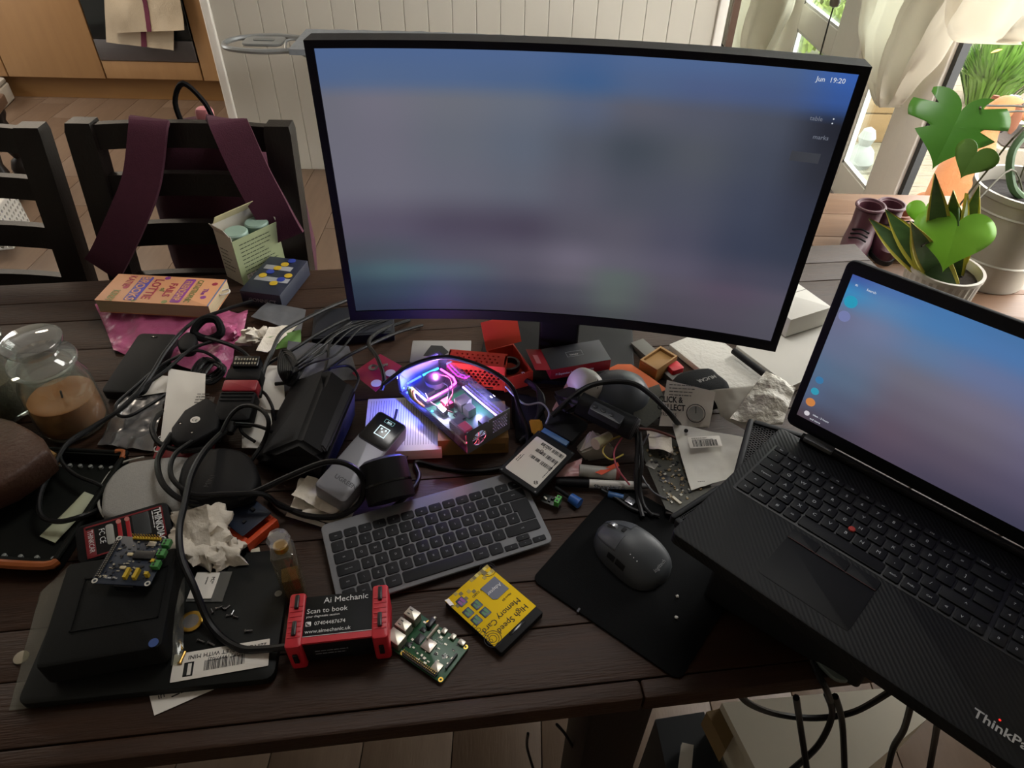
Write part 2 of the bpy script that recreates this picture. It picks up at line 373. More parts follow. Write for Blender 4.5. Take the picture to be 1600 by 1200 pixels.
drape('cream blind in the corner behind the panelled partition', [(1150, -60), (1150, 40), (1165, 110)], [(1260, -60), (1232, 30), (1190, 110)], 1.50, 2.5, .05, 3)
drape('thin cream blind lining against the middle door stile', [(1352, 55), (1352, 90), (1362, 130)], [(1400, 50), (1380, 100), (1372, 140)], 1.55, 1.5, .012, 3)

# ================================================================ KITCHEN
OAK = M('oak_veneer', '8c6a48', .5, col2='9f7c54', scale=4, stretch=(6, 6, .7), bump=.05)
OAKP = M('oak_plinth', '866039', .55, col2='96703f', scale=4, stretch=(1, 6, 6))
def cab(label, x0, x1, z0=.135, z1=.88):
    t = thing('kitchen_cabinet', label, 'cabinet', T(x0, 4.38, 0)); w_ = x1-x0
    MB().box(0, w_, .022, .6, z0, z1).build('body', OAK, t)
    MB().rbox(.002, w_-.002, 0, .02, z0, z1, .003, .002, 2).build('door', OAK, t); return t
cab('plain oak kitchen cabinet left of the oven', -3.12, -2.525)
cab('oak kitchen cabinet at the far left edge', -3.73, -3.125)
cab('narrow oak cabinet between the oven and the white trim', -1.925, -1.62)
tag(MB().rbox(-3.73, -1.40, 4.43, 4.45, 0, .133, .002, .001).build('cabinet_plinth', OAKP), 'oak plinth board running under the kitchen cabinets', 'plinth')
tag(MB().rbox(-3.75, -1.42, 4.34, 4.99, .885, .92, .004, .003).build('worktop', M('worktop_stone', '4a463f', .4)), 'kitchen worktop over the oak cabinets', 'worktop')
ov = thing('oven', 'built-in oven with dark glass door and steel lower trim', 'oven', T(-2.52, 4.38, 0))
MB().box(0, .59, .022, .58, .135, .88).build('body', OAK, ov)
MB().rbox(.002, .588, 0, .02, .137, .240, .003, .002).build('drawer_panel', OAK, ov)
MB().rbox(.002, .588, -.004, .02, .242, .36, .004, .003).build('lower_trim', M('oven_steel', '77757a', .35, .9), ov)
MB().rbox(.002, .588, -.002, .02, .362, .80, .004, .003).build('glass_door', M('oven_glass', '0d1418', .12), ov)
MB().rod((.05, -.045, .76), (.54, -.045, .76), .009, 10).rod((.06, -.045, .76), (.06, 0, .76), .007).rod((.53, -.045, .76), (.53, 0, .76), .007).build('handle', STEEL, ov)
tw = thing('tea_towel', 'cream tea towel with a purple stripe hung over the oven handle', 'towel', T(0, 0, 0))
LIN = M('cream_linen', 'c6b9a4', .95, var=.1, scale=40, bump=.3, bscale=200); PUR = M('purple_stripe', '6b3048', .95, var=.1)
a, b, c, d = UY(175, 52, 4.315), UY(288, 47, 4.315), UY(272, -70, 4.315), UY(150, -70, 4.315)
patch((a, b, c, d), 20, 16, .012, 9, .006, 2).build('front_fold', LIN, tw, ang=80)
a2, b2, c2, d2 = UY(166, 66, 4.345), UY(271, 79, 4.345), UY(272, -60, 4.345), UY(160, -60, 4.345)
patch((a2, b2, c2, d2), 16, 14, .01, 9, .006, 5).build('back_fold', LIN, tw, ang=80)
def between(q, r, t): return Vector(q).lerp(Vector(r), t)
e = Vector((0, -.0035, 0))
patch((between(a, b, .49)+e, between(a, b, .55)+e, between(d, c, .55)+e, between(d, c, .49)+e), 3, 16, .012, 9, .004, 2).build('stripe', PUR, tw, ang=80)
patch((between(a2, b2, .52)+e, between(a2, b2, .60)+e, between(d2, c2, .60)+e, between(d2, c2, .52)+e), 3, 14, .01, 9, .004, 5).build('stripe', PUR, tw, ang=80)
# white bin by the plinth, stool and laundry basket at the left edge
bn = thing('pedal_bin', 'white bin corner at the far left by the kitchen plinth', 'bin', T(U(-18, 165, 0).x, U(-18, 165, 0).y, 0, .2))
MB().rbox(-.12, .12, -.12, .12, 0, .1, .03, .008).build('body', M('bin_white', 'cfccc4', .4), bn)
MB().rbox(-.115, .115, -.115, .115, .101, .13, .03, .01).build('lid', M('bin_lid', 'bdbab2', .4), bn)
st = thing('wooden_stool', 'dark stool with turned bun-footed legs at the left edge', 'stool', T(U(-22, 300, 0).x, U(-22, 300, 0).y, 0, .3))
MB().rbox(-.2, .2, -.2, .2, .34, .39, .02, .008).build('seat', M('stool_wood', '5b4230', .5, col2='3c2a1e', scale=10), st)
TL = [(.012, 0), (.045, .008), (.052, .05), (.04, .085), (.02, .1), (.034, .13), (.022, .17), (.03, .23), (.02, .28), (.034, .31), (.034, .342)]
lg = MB().lathe(TL, 14).build('leg', CHAIRW, st, T(.15, -.12, 0))
for x, y in ((-.15, -.12), (.15, .15), (-.15, .15)): link('leg', lg.data, st, T(x, y, 0))
tag(MB().at(T(*(st.matrix_basis @ Vector((.02, -.02, .392))), .5)).rbox(-.1, .1, -.08, .08, 0, .02, .004, .002).build('paper_pad', WHITEP), 'white pad of paper lying on the dark stool', 'paper')
lbx = U(-14, 372, 0); lb = thing('laundry_basket', 'white perforated plastic basket on the floor at the left edge', 'basket', T(lbx.x, lbx.y, 0, .25))
for ax in range(4):
    m_ = T(0, 0, 0, ax*pi/2) @ T(-.125, -.125, .002, 0, R(88)); holeplate(.25, .18, 9, 7, .009, .004, 6, False).build('side_wall', WHITEPL, lb, m_)
m = MB(); [m.at(T(0, 0, .18, k*pi/2)).rbox(-.14, .14, -.142, -.125, 0, .012, .005, .003) for k in range(4)]; m.build('rim', WHITEPL, lb)
MB().rbox(-.115, .115, -.115, .115, 0, .01, .01, .002).build('base', WHITEPL, lb)
tag(crumple((lbx.x, lbx.y, .07), .1, .1, .06, .35, 4, floor=.012).build('laundry', M('purple_cloth', '3a2a66', .9, bump=.3)), 'purple cloth bundled inside the white basket', 'cloth')

# ================================================================ CHAIRS AND BACKPACK
def chair(label, mw):
    t = thing('dining_chair', label, 'chair', mw, 'ladder-back dining chairs behind the table'); w_ = .232
    yb = lambda z: .10*max(0, z-.45)/.55           # recline
    for s in (-1, 1):
        m = MB(); x0, x1 = (s*w_-.028-(s*.028)), (s*w_+.028-(s*.028)); q = []
        for z in (0, .2, .45, .7, .985, 1.0):
            y = yb(z)+(.03*(1-z/.45)**2 if z < .45 else 0); k = .003 if z == 1.0 else 0; q.append([(x0+k, y-.022+k, z), (x1-k, y-.022+k, z), (x1-k, y+.022-k, z), (x0+k, y+.022-k, z)])
        m.rings(q).build('back_post', CHAIRW, t)
        MB().rbox(s*(w_-.025)-.022, s*(w_-.025)+.022, -.43, -.386, 0, .43, .004, .003).build('leg', CHAIRW, t)
    for z0, z1 in ((.945, .995), (.845, .892), (.735, .785), (.62, .668)):
        m = MB(); q = []
        for k in range(9):
            u = -1+2*k/8; x = u*(w_-.05); bow = .018*(1-u*u); ya = yb(z0)+bow; yt = yb(z1)+bow
            q.append([(x, ya-.010, z0), (x, ya+.010, z0), (x, yt+.010, z1), (x, yt-.010, z1)])
        m.rings(q).build('back_slat', CHAIRW, t)
    MB().rbox(-.23, .23, -.44, .02, .43, .46, .015, .006).build('seat', CHAIRW, t)
    return t
chair('dark ladder-back chair with the maroon backpack hung on it', T(-.70, 1.33, .006, R(1)))
chair('dark ladder-back chair at the left edge of the photo', T(-1.225, 1.33, -.01, R(2)))
MAR = M('maroon_canvas', '4a1a2e', .9, var=.25, scale=60, bump=.2, bscale=400); MARD = M('maroon_webbing', '391428', .9, var=.2)
bp = thing('backpack', 'maroon backpack hanging behind the dark chair by its straps', 'backpack', T(-.70, 1.47, 0))
m = MB(); q = []
for z, hw, y0, y1 in ((.47, .13, .03, .15), (.50, .165, .0, .19), (.62, .175, -.01, .21), (.78, .17, 0, .20), (.90, .14, .01, .16), (.955, .09, .02, .12), (.97, .04, .04, .09)):
    ring = []
    for k in range(20):
        a = 2*pi*k/20; cx, cy = cos(a), sin(a); e_ = .6
        ring.append((hw*abs(cx)**e_*(1 if cx > 0 else -1), (y0+y1)/2+(y1-y0)/2*abs(cy)**e_*(1 if cy > 0 else -1), z))
    q.append(ring)
m.rings(q).build('body', MAR, bp, ang=60)
MB().tube([(-.03, .03, .96), (-.034, .03, 1.02), (-.005, .03, 1.06), (.03, .03, 1.02), (.04, .03, .97)], .006, 6).build('carry_handle', BLKM, bp)
MB().rbox(-.01, .025, .05, .08, .96, 1.0, .01, .01).build('key_fob', M('pink_fob', 'd98a8f', .6), bp)
def strap(pts, wd):
    m = MB(); q = []
    p_ = spline([Vector(k) for k in pts], 6)
    for i, k in enumerate(p_):
        d_ = (p_[min(i+1, len(p_)-1)]-p_[max(i-1, 0)]).normalized(); sd = (Vector((1, 0, -.12))-d_*d_.dot(Vector((1, 0, -.12)))).normalized()*wd/2; nn = sd.cross(d_).normalized()*.005
        q.append([tuple(k-sd-nn), tuple(k+sd-nn), tuple(k+sd+nn), tuple(k-sd+nn)])
    return m.rings(q)
def LW(x, y, Y): v = UY(x, y, Y); return (v.x+.70, v.y-1.47, v.z)
strap([(-.10, .03, .93), LW(236, 192, 1.455), LW(234, 191, 1.435), LW(232, 199, 1.400), LW(222, 280, 1.345), LW(200, 340, 1.31), LW(172, 400, 1.285), LW(160, 420, 1.28)], .075).build('shoulder_strap', MAR, bp, ang=60)
strap([(.06, .03, .93), LW(352, 192, 1.455), LW(355, 191, 1.435), LW(360, 199, 1.400), LW(392, 270, 1.345), LW(425, 330, 1.31), LW(450, 372, 1.30)], .075).build('shoulder_strap', MAR, bp, ang=60)
# ironing board by the partition
ib = thing('ironing_board', 'grey ironing board with wire iron rest standing behind the monitor', 'ironing board', T(0, 3.12, .70))
m = MB(); n = 30; pr = []
for k in range(n+1): u = k/n; pr.append((-.93+1.5*u, .15*min(1, (1-u)**.45*1.05+.12)+.006*sin(k*2.7)))
poly = pr+[(x, -y) for x, y in reversed(pr)]; m.prism(poly, 0, .022); m.build('padded_top', M('ironing_cover', '868b91', .9, var=.3, scale=40, bump=.4, bscale=60), ib)
tr = MB().tube([(-.93, .09, .0), (-1.06, .115, .0), (-1.19, .08, .0), (-1.24, 0, 0), (-1.2, -.08, 0), (-1.06, -.115, 0), (-.93, -.09, 0)], .011, 8).build('iron_rest', M('grey_tube', '8a8d8e', .4, .3), ib)
m = MB(); m.rbox(-1.17, -1.0, -.02, .095, -.008, .004, .03, .003); m.build('rest_pad', M('grey_silicone', '7d8080', .6), ib)
MB().rbox(-1.13, -1.04, .02, .05, .0045, .008, .012, .001).build('pad_ridge', M('grey_silicone_dark', '6a6d6d', .6), ib)
MB().tube([(-.93, -.03, -.01), (-.97, -.05, -.02), (-.98, 0, .01), (-.95, .03, .01), (-.92, .02, 0)], .005, 6).build('bracket', M('grey_tube', '8a8d8e'), ib)
for s in (-1, 1): MB().rod((-.75*s-.15, -.1*s, 0), (.7*s-.15, -.16*s, -.69), .012).build('leg', M('grey_tube', '8a8d8e'), ib)

# ================================================================ GARDEN
DECK = M('deck_board', '6f6553', .8, col2='857a66', scale=6, stretch=(.6, 6, 6), bump=.2)
dk = struct(MB().box(1.72, 9, .8, 12, -.2, -.075).build('ground', M('garden_ground', '6a634f', .95, col2='4f4e38', scale=3, bump=.4)))
deck = struct(MB().box(1.72, 4.6, .9, 5.9, -.074, -.055).build('floor_deck', M('deck_joists', '5a4e3e', .9)))
dm = MB()
for g in range(9): dm.box(0, 2.86, .002+g*.0152, .002+g*.0152+.0118, -.02, 0)
dm.box(0, 2.86, .002, .137, -.028, -.006)
d0 = dm.build('deck_board', DECK, deck, T(1.73, .95, -.03))
for i in range(1, 35): link('deck_board', d0.data, deck, T(1.73, .95+i*.14, -.03))
STONE = M('stone_trough', '7d776a', .9, col2='665f52', scale=12, bump=.4); TERR = M('terracotta', '7f4a2e', .85, var=.2); SLEEP = M('sleeper_wood', '7d6240', .85, col2='6d5334', scale=5, stretch=(1, 1, 8), bump=.3)
GRN = [M('leaf_green_%d' % i, c, .6, col2=c2, scale=20) for i, (c, c2) in enumerate((('466e1e', '5c8429'), ('325f20', '4f772a'), ('66802a', '85923e')))]
SOIL = M('potting_soil', '2b211a', .95, bump=.6, bscale=60)
# sleeper planter beyond the right-hand pane
a = U(1318, 222, -.03); b = U(1400, 222, -.03)
sp = thing('raised_planter', 'tan sleeper planter box on the decking seen through the lower pane', 'planter', T(a.x-.25, a.y, -.03))
for z in (0, .17): MB().rbox(0, .62, 0, .1, z, z+.165, .006, .005).build('sleeper', SLEEP, sp)
MB().box(.02, .60, .1, .6, 0, .3).build('soil', SOIL, sp)
tag(crumple((a.x+.15, a.y+.3, .36), .28, .2, .13, .3, 3, floor=.271).build('plastic_sack', M('white_sack', 'd9dbe2', .6, bump=.3)), 'white plastic sack lying on the tan sleeper planter', 'sack')
# shrubs and flowers
def bush(name, label, c, r, h, n, mats, blade=.012, seed=1, spiky=True, group=None):
    rn = random.Random(seed); m = MB(); c = Vector(c)
    for k in range(n):
        a = rn.random()*2*pi; t = rn.random()**.6; d = Vector((cos(a), sin(a), 0))
        base = c+d*(r*.35*rn.random()); tip = c+d*(r*t)+Vector((0, 0, h*(1-.45*t*t)*(.75+.35*rn.random())))
        if not spiky: base = tip-Vector((0, 0, .06))+d*.05*rn.uniform(-1, 1)
        mid = (base+tip)/2+Vector((0, 0, h*.12)); s = Vector((-d.y, d.x, rn.uniform(-.6, .6))).normalized()*blade
        m.add([tuple(base-s*.4), tuple(base+s*.4), tuple(mid+s), tuple(tip), tuple(mid-s)], [(0, 1, 2, 3, 4)])
    o = thing(name, label, 'plant', T(*c), group); o2 = m; o2.v = [tuple(Vector(q)-c) for q in m.v]
    o2.build('foliage', mats[0], o, kind='stuff'); MB().rod((0, 0, -.02), (0, 0, h*.6), .012, 6, .004).build('stem', M('woody_stem', '5d4a35', .9), o)
    return o
def flowers(o, n, r, h, mat, seed, s=.018):
    rn = random.Random(seed); m = MB()
    for k in range(n):
        a = rn.random()*2*pi; t = rn.random()**.5; p_ = Vector((cos(a)*r*t, sin(a)*r*t, h*(1-.4*t*t)+.02))
        m.at(T(p_.x, p_.y, p_.z, a, .5)).lathe([(s*.2, -.006), (s, 0), (s*.5, .006), (s*.1, .008)], 7)
    m.build('flowers', mat, o, kind='stuff')
g1 = U(1535, 165, -.03); o = bush('ornamental_grass', 'bright green feathery shrub behind the dog', (g1.x, g1.y, -.03), .34, .52, 900, [GRN[0]], .012, 2)
flowers(o, 14, .4, .6, M('orange_petal', 'e8a13a', .7), 3, .03)
g2 = U(1585, 295, -.03)
tr = thing('stone_trough', 'pale stone trough planter to the right of the dog', 'planter', T(g2.x, g2.y, -.03, R(-8)))
MB().rbox(-.2, .75, -.05, .35, 0, .22, .02, .012).build('body', STONE, tr); MB().rbox(-.17, .72, -.02, .32, .2201, .228, .02, .002).build('soil', SOIL, tr)
o = bush('bedding_plant', 'low bright green plants growing in the stone trough', (g2.x+.2, g2.y+.15, .2), .3, .16, 500, [GRN[2]], .014, 5); flowers(o, 30, .3, .16, M('lilac_petal', 'b9b4e0', .7), 6, .02)
g3 = U(1570, 190, -.03); o = bush('flowering_plant', 'grey green flowering plant above the stone trough', (g3.x+.42, g3.y-.02, -.03), .24, .3, 500, [GRN[1]], .015, 8); flowers(o, 60, .24, .31, M('white_petal', 'e8e6f0', .7), 9, .022)
for k, (px, py, r_, h_, lab) in enumerate(((1578, 118, .14, .2, 'terracotta pot behind the feathery shrub'), (1640, 150, .14, .2, 'terracotta pot at the right edge behind the stone trough'))):
    c = U(px, py, -.03); pt = thing('garden_pot', lab, 'pot', T(c.x, c.y, -.03))
    MB().lathe([(r_*.7, 0), (r_*.95, h_*.85), (r_*1.1, h_*.85), (r_*1.12, h_), (r_*.98, h_), (r_*.95, h_*.8), (.01, h_*.8)], 24).build('body', TERR, pt)
    MB().lathe([(r_*.9, h_*.8+.001), (.01, h_*.84)], 18).build('soil', SOIL, pt)
c = U(1545, 218, -.03); wb = thing('watering_bowl', 'white rimmed bowl on the ground beside the feathery shrub', 'bowl', T(c.x, c.y, -.03))
MB().lathe([(.1, 0), (.19, .07), (.2, .1), (.18, .1), (.17, .07), (.02, .015)], 24).build('bowl', WHITEPL, wb); MB().lathe([(.165, .065), (.01, .066)], 20).build('contents', SOIL, wb)
for k, (px, py, r_, h_, gi, lab) in enumerate(((1535, 70, .34, .5, 1, 'leafy bush at the end of the garden by the blind'), (1612, 55, .4, .6, 2, 'pale green bush at the far right of the garden'), (1270, 20, .6, .9, 0, 'green bush seen through the upper pane'), (1285, 95, .4, .4, 2, 'yellow green bush seen through the middle pane'))):
    c = U(px, py, -.05); bush('garden_bush', lab, (c.x, c.y, -.05), r_, h_, 1100, [GRN[gi]], .03, 20+k, False, 'garden bushes')
c = U(1520, 120, -.03); tag(MB().rod((c.x, c.y, -.03), (c.x+.12, c.y+.1, 1.4), .05, 10, .04).build('post', M('pale_post', 'd6c9b4', .8)), 'pale leaning post behind the feathery shrub', 'post')
c = U(1490, 90, -.03); tag(MB().rbox(c.x-.3, c.x+.9, c.y+.3, c.y+.42, -.05, .12, .02, .01).build('stone_edging', STONE), 'low grey stone edging at the back of the decking', 'edging')
c = U(1338, 262, -.03); fgo = thing('garden_ornament', 'grey rounded garden ornament on the decking by the door', 'ornament', T(c.x, c.y, -.03))
MB().lathe([(.05, 0), (.075, .04), (.06, .1), (.03, .13), (.045, .17), (.03, .21), (.005, .225)], 16).build('body', M('ornament_grey', '8c8f8e', .8), fgo); MB().lathe([(.09, 0), (.09, .012), (.01, .012)], 16).build('base', STONE, fgo)
# dog
def skin(name, pts, edges, mat, parent, sub=2):
    me = bpy.data.meshes.new(name); me.from_pydata([p_[:3] for p_ in pts], edges, []); o = link(name, me, parent)
    me.materials.append(mat)
    bm = bmesh.new(); bm.from_mesh(me); ly = bm.verts.layers.skin.verify(); bm.verts.ensure_lookup_table()
    for v, p_ in zip(bm.verts, pts): v[ly].radius = (p_[3], p_[4] if len(p_) > 4 else p_[3])
    bm.verts[0][ly].use_root = True; bm.to_mesh(me); bm.free()
    o.modifiers.new('skin', 'SKIN').use_smooth_shade = True; s_ = o.modifiers.new('subdivision', 'SUBSURF'); s_.levels = s_.render_levels = sub; return o
FUR = M('fox_red_fur', '7a4620', .9, col2='8f5a30', scale=14, bump=.4, bscale=120)
dc = U(1476, 345, -.03); dog = thing('dog', 'fox-red dog sitting on the decking with its back to the room', 'dog', T(dc.x, dc.y, -.03, R(-25)))
# local: dog faces +y (away), +x right
pts = [(0, -.02, .10, .125, .12), (0, .04, .20, .12, .115), (0, .09, .30, .095, .09), (.005, .12, .38, .066, .066), (.02, .15, .46, .062, .062), (.05, .175, .505, .066, .064), (.10, .20, .495, .05, .048), (.15, .215, .475, .035, .033), (.175, .22, .468, .024, .022),
       (-.085, -.02, .07, .075, .08), (-.12, .08, .045, .045, .045), (-.12, .17, .02, .026, .022), (.085, -.02, .07, .075, .08), (.12, .08, .045, .045, .045), (.12, .17, .02, .026, .022),
       (-.06, .13, .24, .05, .05), (-.06, .155, .12, .034, .034), (-.06, .16, .03, .028, .028), (-.06, .19, .015, .026, .018), (.06, .13, .24, .05, .05), (.06, .155, .12, .034, .034), (.06, .16, .03, .028, .028), (.06, .19, .015, .026, .018),
       (.0, -.13, .04, .028, .028), (-.03, -.24, .02, .02, .02), (-.10, -.32, .018, .012, .012)]
ed = [(0, 1), (1, 2), (2, 3), (3, 4), (4, 5), (5, 6), (6, 7), (7, 8), (0, 9), (9, 10), (10, 11), (0, 12), (12, 13), (13, 14), (2, 15), (15, 16), (16, 17), (17, 18), (2, 19), (19, 20), (20, 21), (21, 22), (0, 23), (23, 24), (24, 25)]
skin('body', pts, ed, FUR, dog)
for s, (ex, ey) in ((1, (.095, .145)), (-1, (.01, .235))):
    m = MB(); q = []
    for k, (dz, wd, th) in enumerate(((.012, .014, .009), (-.01, .024, .010), (-.05, .028, .009), (-.085, .022, .008), (-.11, .008, .005))):
        q.append([(ex+wd*cos(2*pi*i/10)+.01*k*.4, ey+th*sin(2*pi*i/10)-.004*k*s, .515+dz) for i in range(10)])
    m.rings(q).build('ear', M('ear_fur', '60341a', .9, var=.2), dog, ang=80)
MB().at(T(.012, .14, .425, 0, R(-35), R(10))).lathe([(.072, -.012), (.077, -.006), (.077, .006), (.072, .012)], 24, cap=False).build('collar', M('blue_grey_collar', '4b5a66', .7), dog)
MB().at(T(.186, .222, .472)).lathe([(.002, -.01), (.012, -.004), (.012, .006), (.002, .01)], 10).build('nose', M('dog_nose', '2a201c', .4), dog)
for ey in (.165, .235): MB().at(T(.115, ey, .525)).lathe([(.001, -.007), (.007, 0), (.001, .007)], 10).build('eye', BLKG, dog)

# ================================================================ BENCH, SHOES AND PLANTS
BENCH = M('pine_bench', '755840', .6, col2='624836', scale=5, stretch=(1, 8, 8), bump=.1)
bt = thing('wooden_bench', 'low wooden bench under the garden doors', 'bench', T(.95, 1.55, 0))
for i in range(5): MB().rbox(0, .62, i*.16, i*.16+.157, .41, .45, .004, .003).build('bench_plank', BENCH, bt)
for x, y in ((.03, .03), (.55, .03), (.03, .74), (.55, .74)): MB().rbox(x, x+.05, y, y+.05, 0, .41, .004, .002).build('leg', BENCH, bt)
BZ = .45
def boot(label, px, py, yaw, mat, sole, hh=.13, k=1, lean=0):
    c = U(px, py, BZ); t = thing('ankle_boot', label, 'boot', T(c.x, c.y, BZ, yaw, lean), 'boots on the bench')
    m = MB(); q = []
    for z, y0, y1, hw in ((.016, -.06, .16, .042), (.045, -.062, .158, .043), (.065, -.06, .10, .040), (.085, -.058, .045, .038), (hh, -.06, .03, .040)):
        q.append([(hw*k*cos(a), (y0+y1)/2*k+(y1-y0)/2*k*sin(a), z*k) for a in [2*pi*i/20 for i in range(20)]])
    inner = [[(x*.82, y*.82-.002, z-.002) for x, y, z in q[-1]], [(x*.7, y*.7-.003, z-.06*k) for x, y, z in q[-1]]]
    m.rings(q+inner).build('upper', mat, t, ang=50)
    MB().rings([[(.045*k*cos(a), .05*k+.114*k*sin(a), z*k) for a in [2*pi*i/20 for i in range(20)]] for z in (0, .016)]).build('sole', sole, t)
    MB().tube([(.041*k*cos(a), -.015*k+.046*k*sin(a), hh*k) for a in [2*pi*i/12 for i in range(12)]], .005, 6, 2, True).build('collar', mat, t)
    m = MB()
    for i in range(3): m.tube([(-.025*k, (.05+.018*i)*k, (.083-.006*i)*k), (0, (.052+.018*i)*k, (.09-.006*i)*k), (.025*k, (.05+.018*i)*k, (.083-.006*i)*k)], .003, 5)
    m.build('lace', BLKM, t); return t
MARL = M('maroon_leather', '4e2431', .5, var=.3); TAN = M('tan_leather', '8a5236', .55, var=.2); SOLE = M('cream_sole', 'bfae93', .7); DSOLE = M('black_sole', '1c1a1a', .7)
boot('maroon leather ankle boot nearest the monitor on the bench', 1335, 388, R(150), MARL, DSOLE, .14)
boot('maroon leather ankle boot with its dark opening showing', 1372, 378, R(165), MARL, DSOLE, .13, .95)
boot('tan leather shoe with cream toe on the bench', 1392, 372, R(185), TAN, SOLE, .09, .95)
c = U(1392, 398, BZ); tag(crumple((c.x, c.y, BZ+.02), .07, .05, .028, .5, 8, floor=BZ).build('dark_scarf', M('dark_fluff', '2c2622', .95, bump=.6, bscale=80)), 'dark fluffy scarf heap in front of the tan shoe', 'scarf')
ZINC = M('zinc_bucket', '8e8a80', .5, .4, col2='a7a297', scale=8, bump=.1); POTW = M('white_ribbed_pot', 'c9c3ba', .5, var=.05)
# white ribbed pot with snake plant
c = U(1478, 420, .60); pw_ = thing('plant_pot', 'white vertically ribbed plant pot behind the laptop lid', 'pot', T(c.x, c.y, BZ)); n = 60; q = []
for r_, z in ((.078, 0), (.09, .145)): q.append([((r_+.0022*(i % 2))*cos(2*pi*i/n), (r_+.0022*(i % 2))*sin(2*pi*i/n), z) for i in range(n)])
for r_, z in ((.094, .146), (.094, .156), (.086, .156), (.084, .13), (.005, .13)): q.append([(r_*cos(2*pi*i/n), r_*sin(2*pi*i/n), z) for i in range(n)])
MB().rings(q).build('body', POTW, pw_, ang=20); MB().lathe([(.083, .131), (.004, .138)], 20).build('soil', SOIL, pw_)
SN = M('snake_leaf_dark', '1f3d22', .4, col2='5c7a4a', scale=18, stretch=(1, 1, 3)); SNY = M('snake_leaf_yellow_edge', 'd8cc5a', .45, var=.1); LEAFG = M('bright_leaf', '6fae24', .4, col2='84bf35', scale=15); MONL = M('monstera_leaf', '4b8a2c', .35, col2='5c9a38', scale=12)
def blade(o, base, tip, wd, bend=.02, twist=0):
    base, tip = Vector(base), Vector(tip); d = tip-base; s = d.cross(Vector((0, 1, .35))).normalized(); s = Matrix.Rotation(twist, 3, d.normalized()) @ s; nn = d.cross(s).normalized()
    def mk(w0, w1, e):
        m = MB(); q = []
        for k in range(11):
            t = k/10; ww = wd*1.5*(.45+.55*sin(pi*min(1, .12+t*.85)))*(1-t**5) if t < 1 else .0008; c = base+d*t+nn*(bend*sin(pi*t)+bend*t*t)
            if t == 1: ww = .001
            q.append([tuple(c+s*ww*w0+nn*(e+.004*w0*w0)), tuple(c+s*ww*(w0+w1)/2+nn*e), tuple(c+s*ww*w1+nn*(e+.004*w1*w1)), tuple(c+s*ww*w1-nn*(e-.004*w1*w1)), tuple(c+s*ww*(w0+w1)/2-nn*e), tuple(c+s*ww*w0-nn*(e-.004*w0*w0))])
        return m.rings(q)
    l = mk(-.72, .72, .0016).build('leaf', SN, o, ang=80); mk(-1, -.7, .0014).build('leaf_edge', SNY, l, ang=80); mk(.7, 1, .0014).build('leaf_edge', SNY, l, ang=80)
sp_ = thing('snake_plant', 'snake plant with yellow edged leaves in the white ribbed pot', 'plant'); pc = Vector((c.x, c.y, BZ+.13))
for (bx, by), (tx, ty, tz), wd, tw_ in (((-.03, -.03), (1357, 342, .68), .019, .6), ((-.02, -.04), (1382, 327, .72), .022, .4), ((-.02, .0), (1418, 340, .80), .019, .2), ((-.01, -.06), (1424, 352, .70), .026, 0), ((.0, .02), (1458, 265, .90), .020, 0), ((.02, .01), (1462, 318, .80), .019, .3), ((.03, .0), (1490, 292, .84), .022, -.3), ((.04, .02), (1532, 285, .84), .019, -.5), ((.03, .03), (1500, 300, .84), .018, .9)):
    blade(sp_, pc+Vector((bx, by, 0)), U(tx, ty, tz), wd, .012, tw_)
def heartleaf(o, name, ctr, size, nrm, up, mat, notch=0, th=.0016):
    nrm = Vector(nrm).normalized(); up = (Vector(up)-nrm*Vector(up).dot(nrm)).normalized(); sd = up.cross(nrm); ctr = Vector(ctr)
    m = MB(); N = 72; K = 5; out = []
    for k in range(N):                                            # heart outline, tip along -up
        a = 2*pi*(k+.5)/N; x = 16*sin(a)**3/15; y = (13*cos(a)-5*cos(2*a)-2*cos(3*a)-cos(4*a)+1)/16.5; f = 1
        if notch:
            for na in (1.05, 1.75, 4.35, 5.0):
                dd = abs(a-na)
                if dd < .12: f = min(f, .5+.5*(dd/.12)**2)
        out.append((x, y, f))
    def pt(x, y, f, s):
        X, Y = x*(s*f), y*(s*(.35+.65*f)); return ctr+sd*(X*size)+up*(Y*size)+nrm*(size*(.10*abs(X)-.22*X*X-.16*Y*Y*(1 if Y < 0 else .3)+.012*sin(9*Y)*abs(X)))
    rs = [[pt(x, y, f, s/K) if s else ctr for x, y, f in out] for s in range(1, K+1)]; top = [ctr]+[v for r_ in rs for v in r_]; n = len(top); bot = [v-nrm*th for v in top]; fs = []
    for k in range(N):
        j = (k+1) % N; fs += [(0, 1+k, 1+j), (n, n+1+j, n+1+k)]
        for s in range(K-1): b_ = 1+s*N; fs += [(b_+k, b_+N+k, b_+N+j, b_+j), (n+b_+k, n+b_+j, n+b_+N+j, n+b_+N+k)]
        b_ = 1+(K-1)*N; fs.append((b_+k, n+b_+k, n+b_+j, b_+j))
    m.add([tuple(v) for v in top+bot], fs); return m.build(name, mat, o, ang=80)
hl = thing('philodendron', 'bright heart-shaped leaf in front of the zinc bucket', 'plant'); lc = U(1490, 372, .74)
heartleaf(hl, 'leaf', lc, .085, (-.25, -.75, .6), (.1, .3, .9), LEAFG); MB().tube([lc+Vector((0, .004, .03)), lc+Vector((0, .03, .06)), pc+Vector((.03, 0, .05)), pc+Vector((.03, 0, 0))], .0022, 6).build('stem', GRN[1], hl)
heartleaf(hl, 'leaf', U(1447, 335, .76), .045, (.1, -.8, .6), (0, .3, .9), LEAFG)
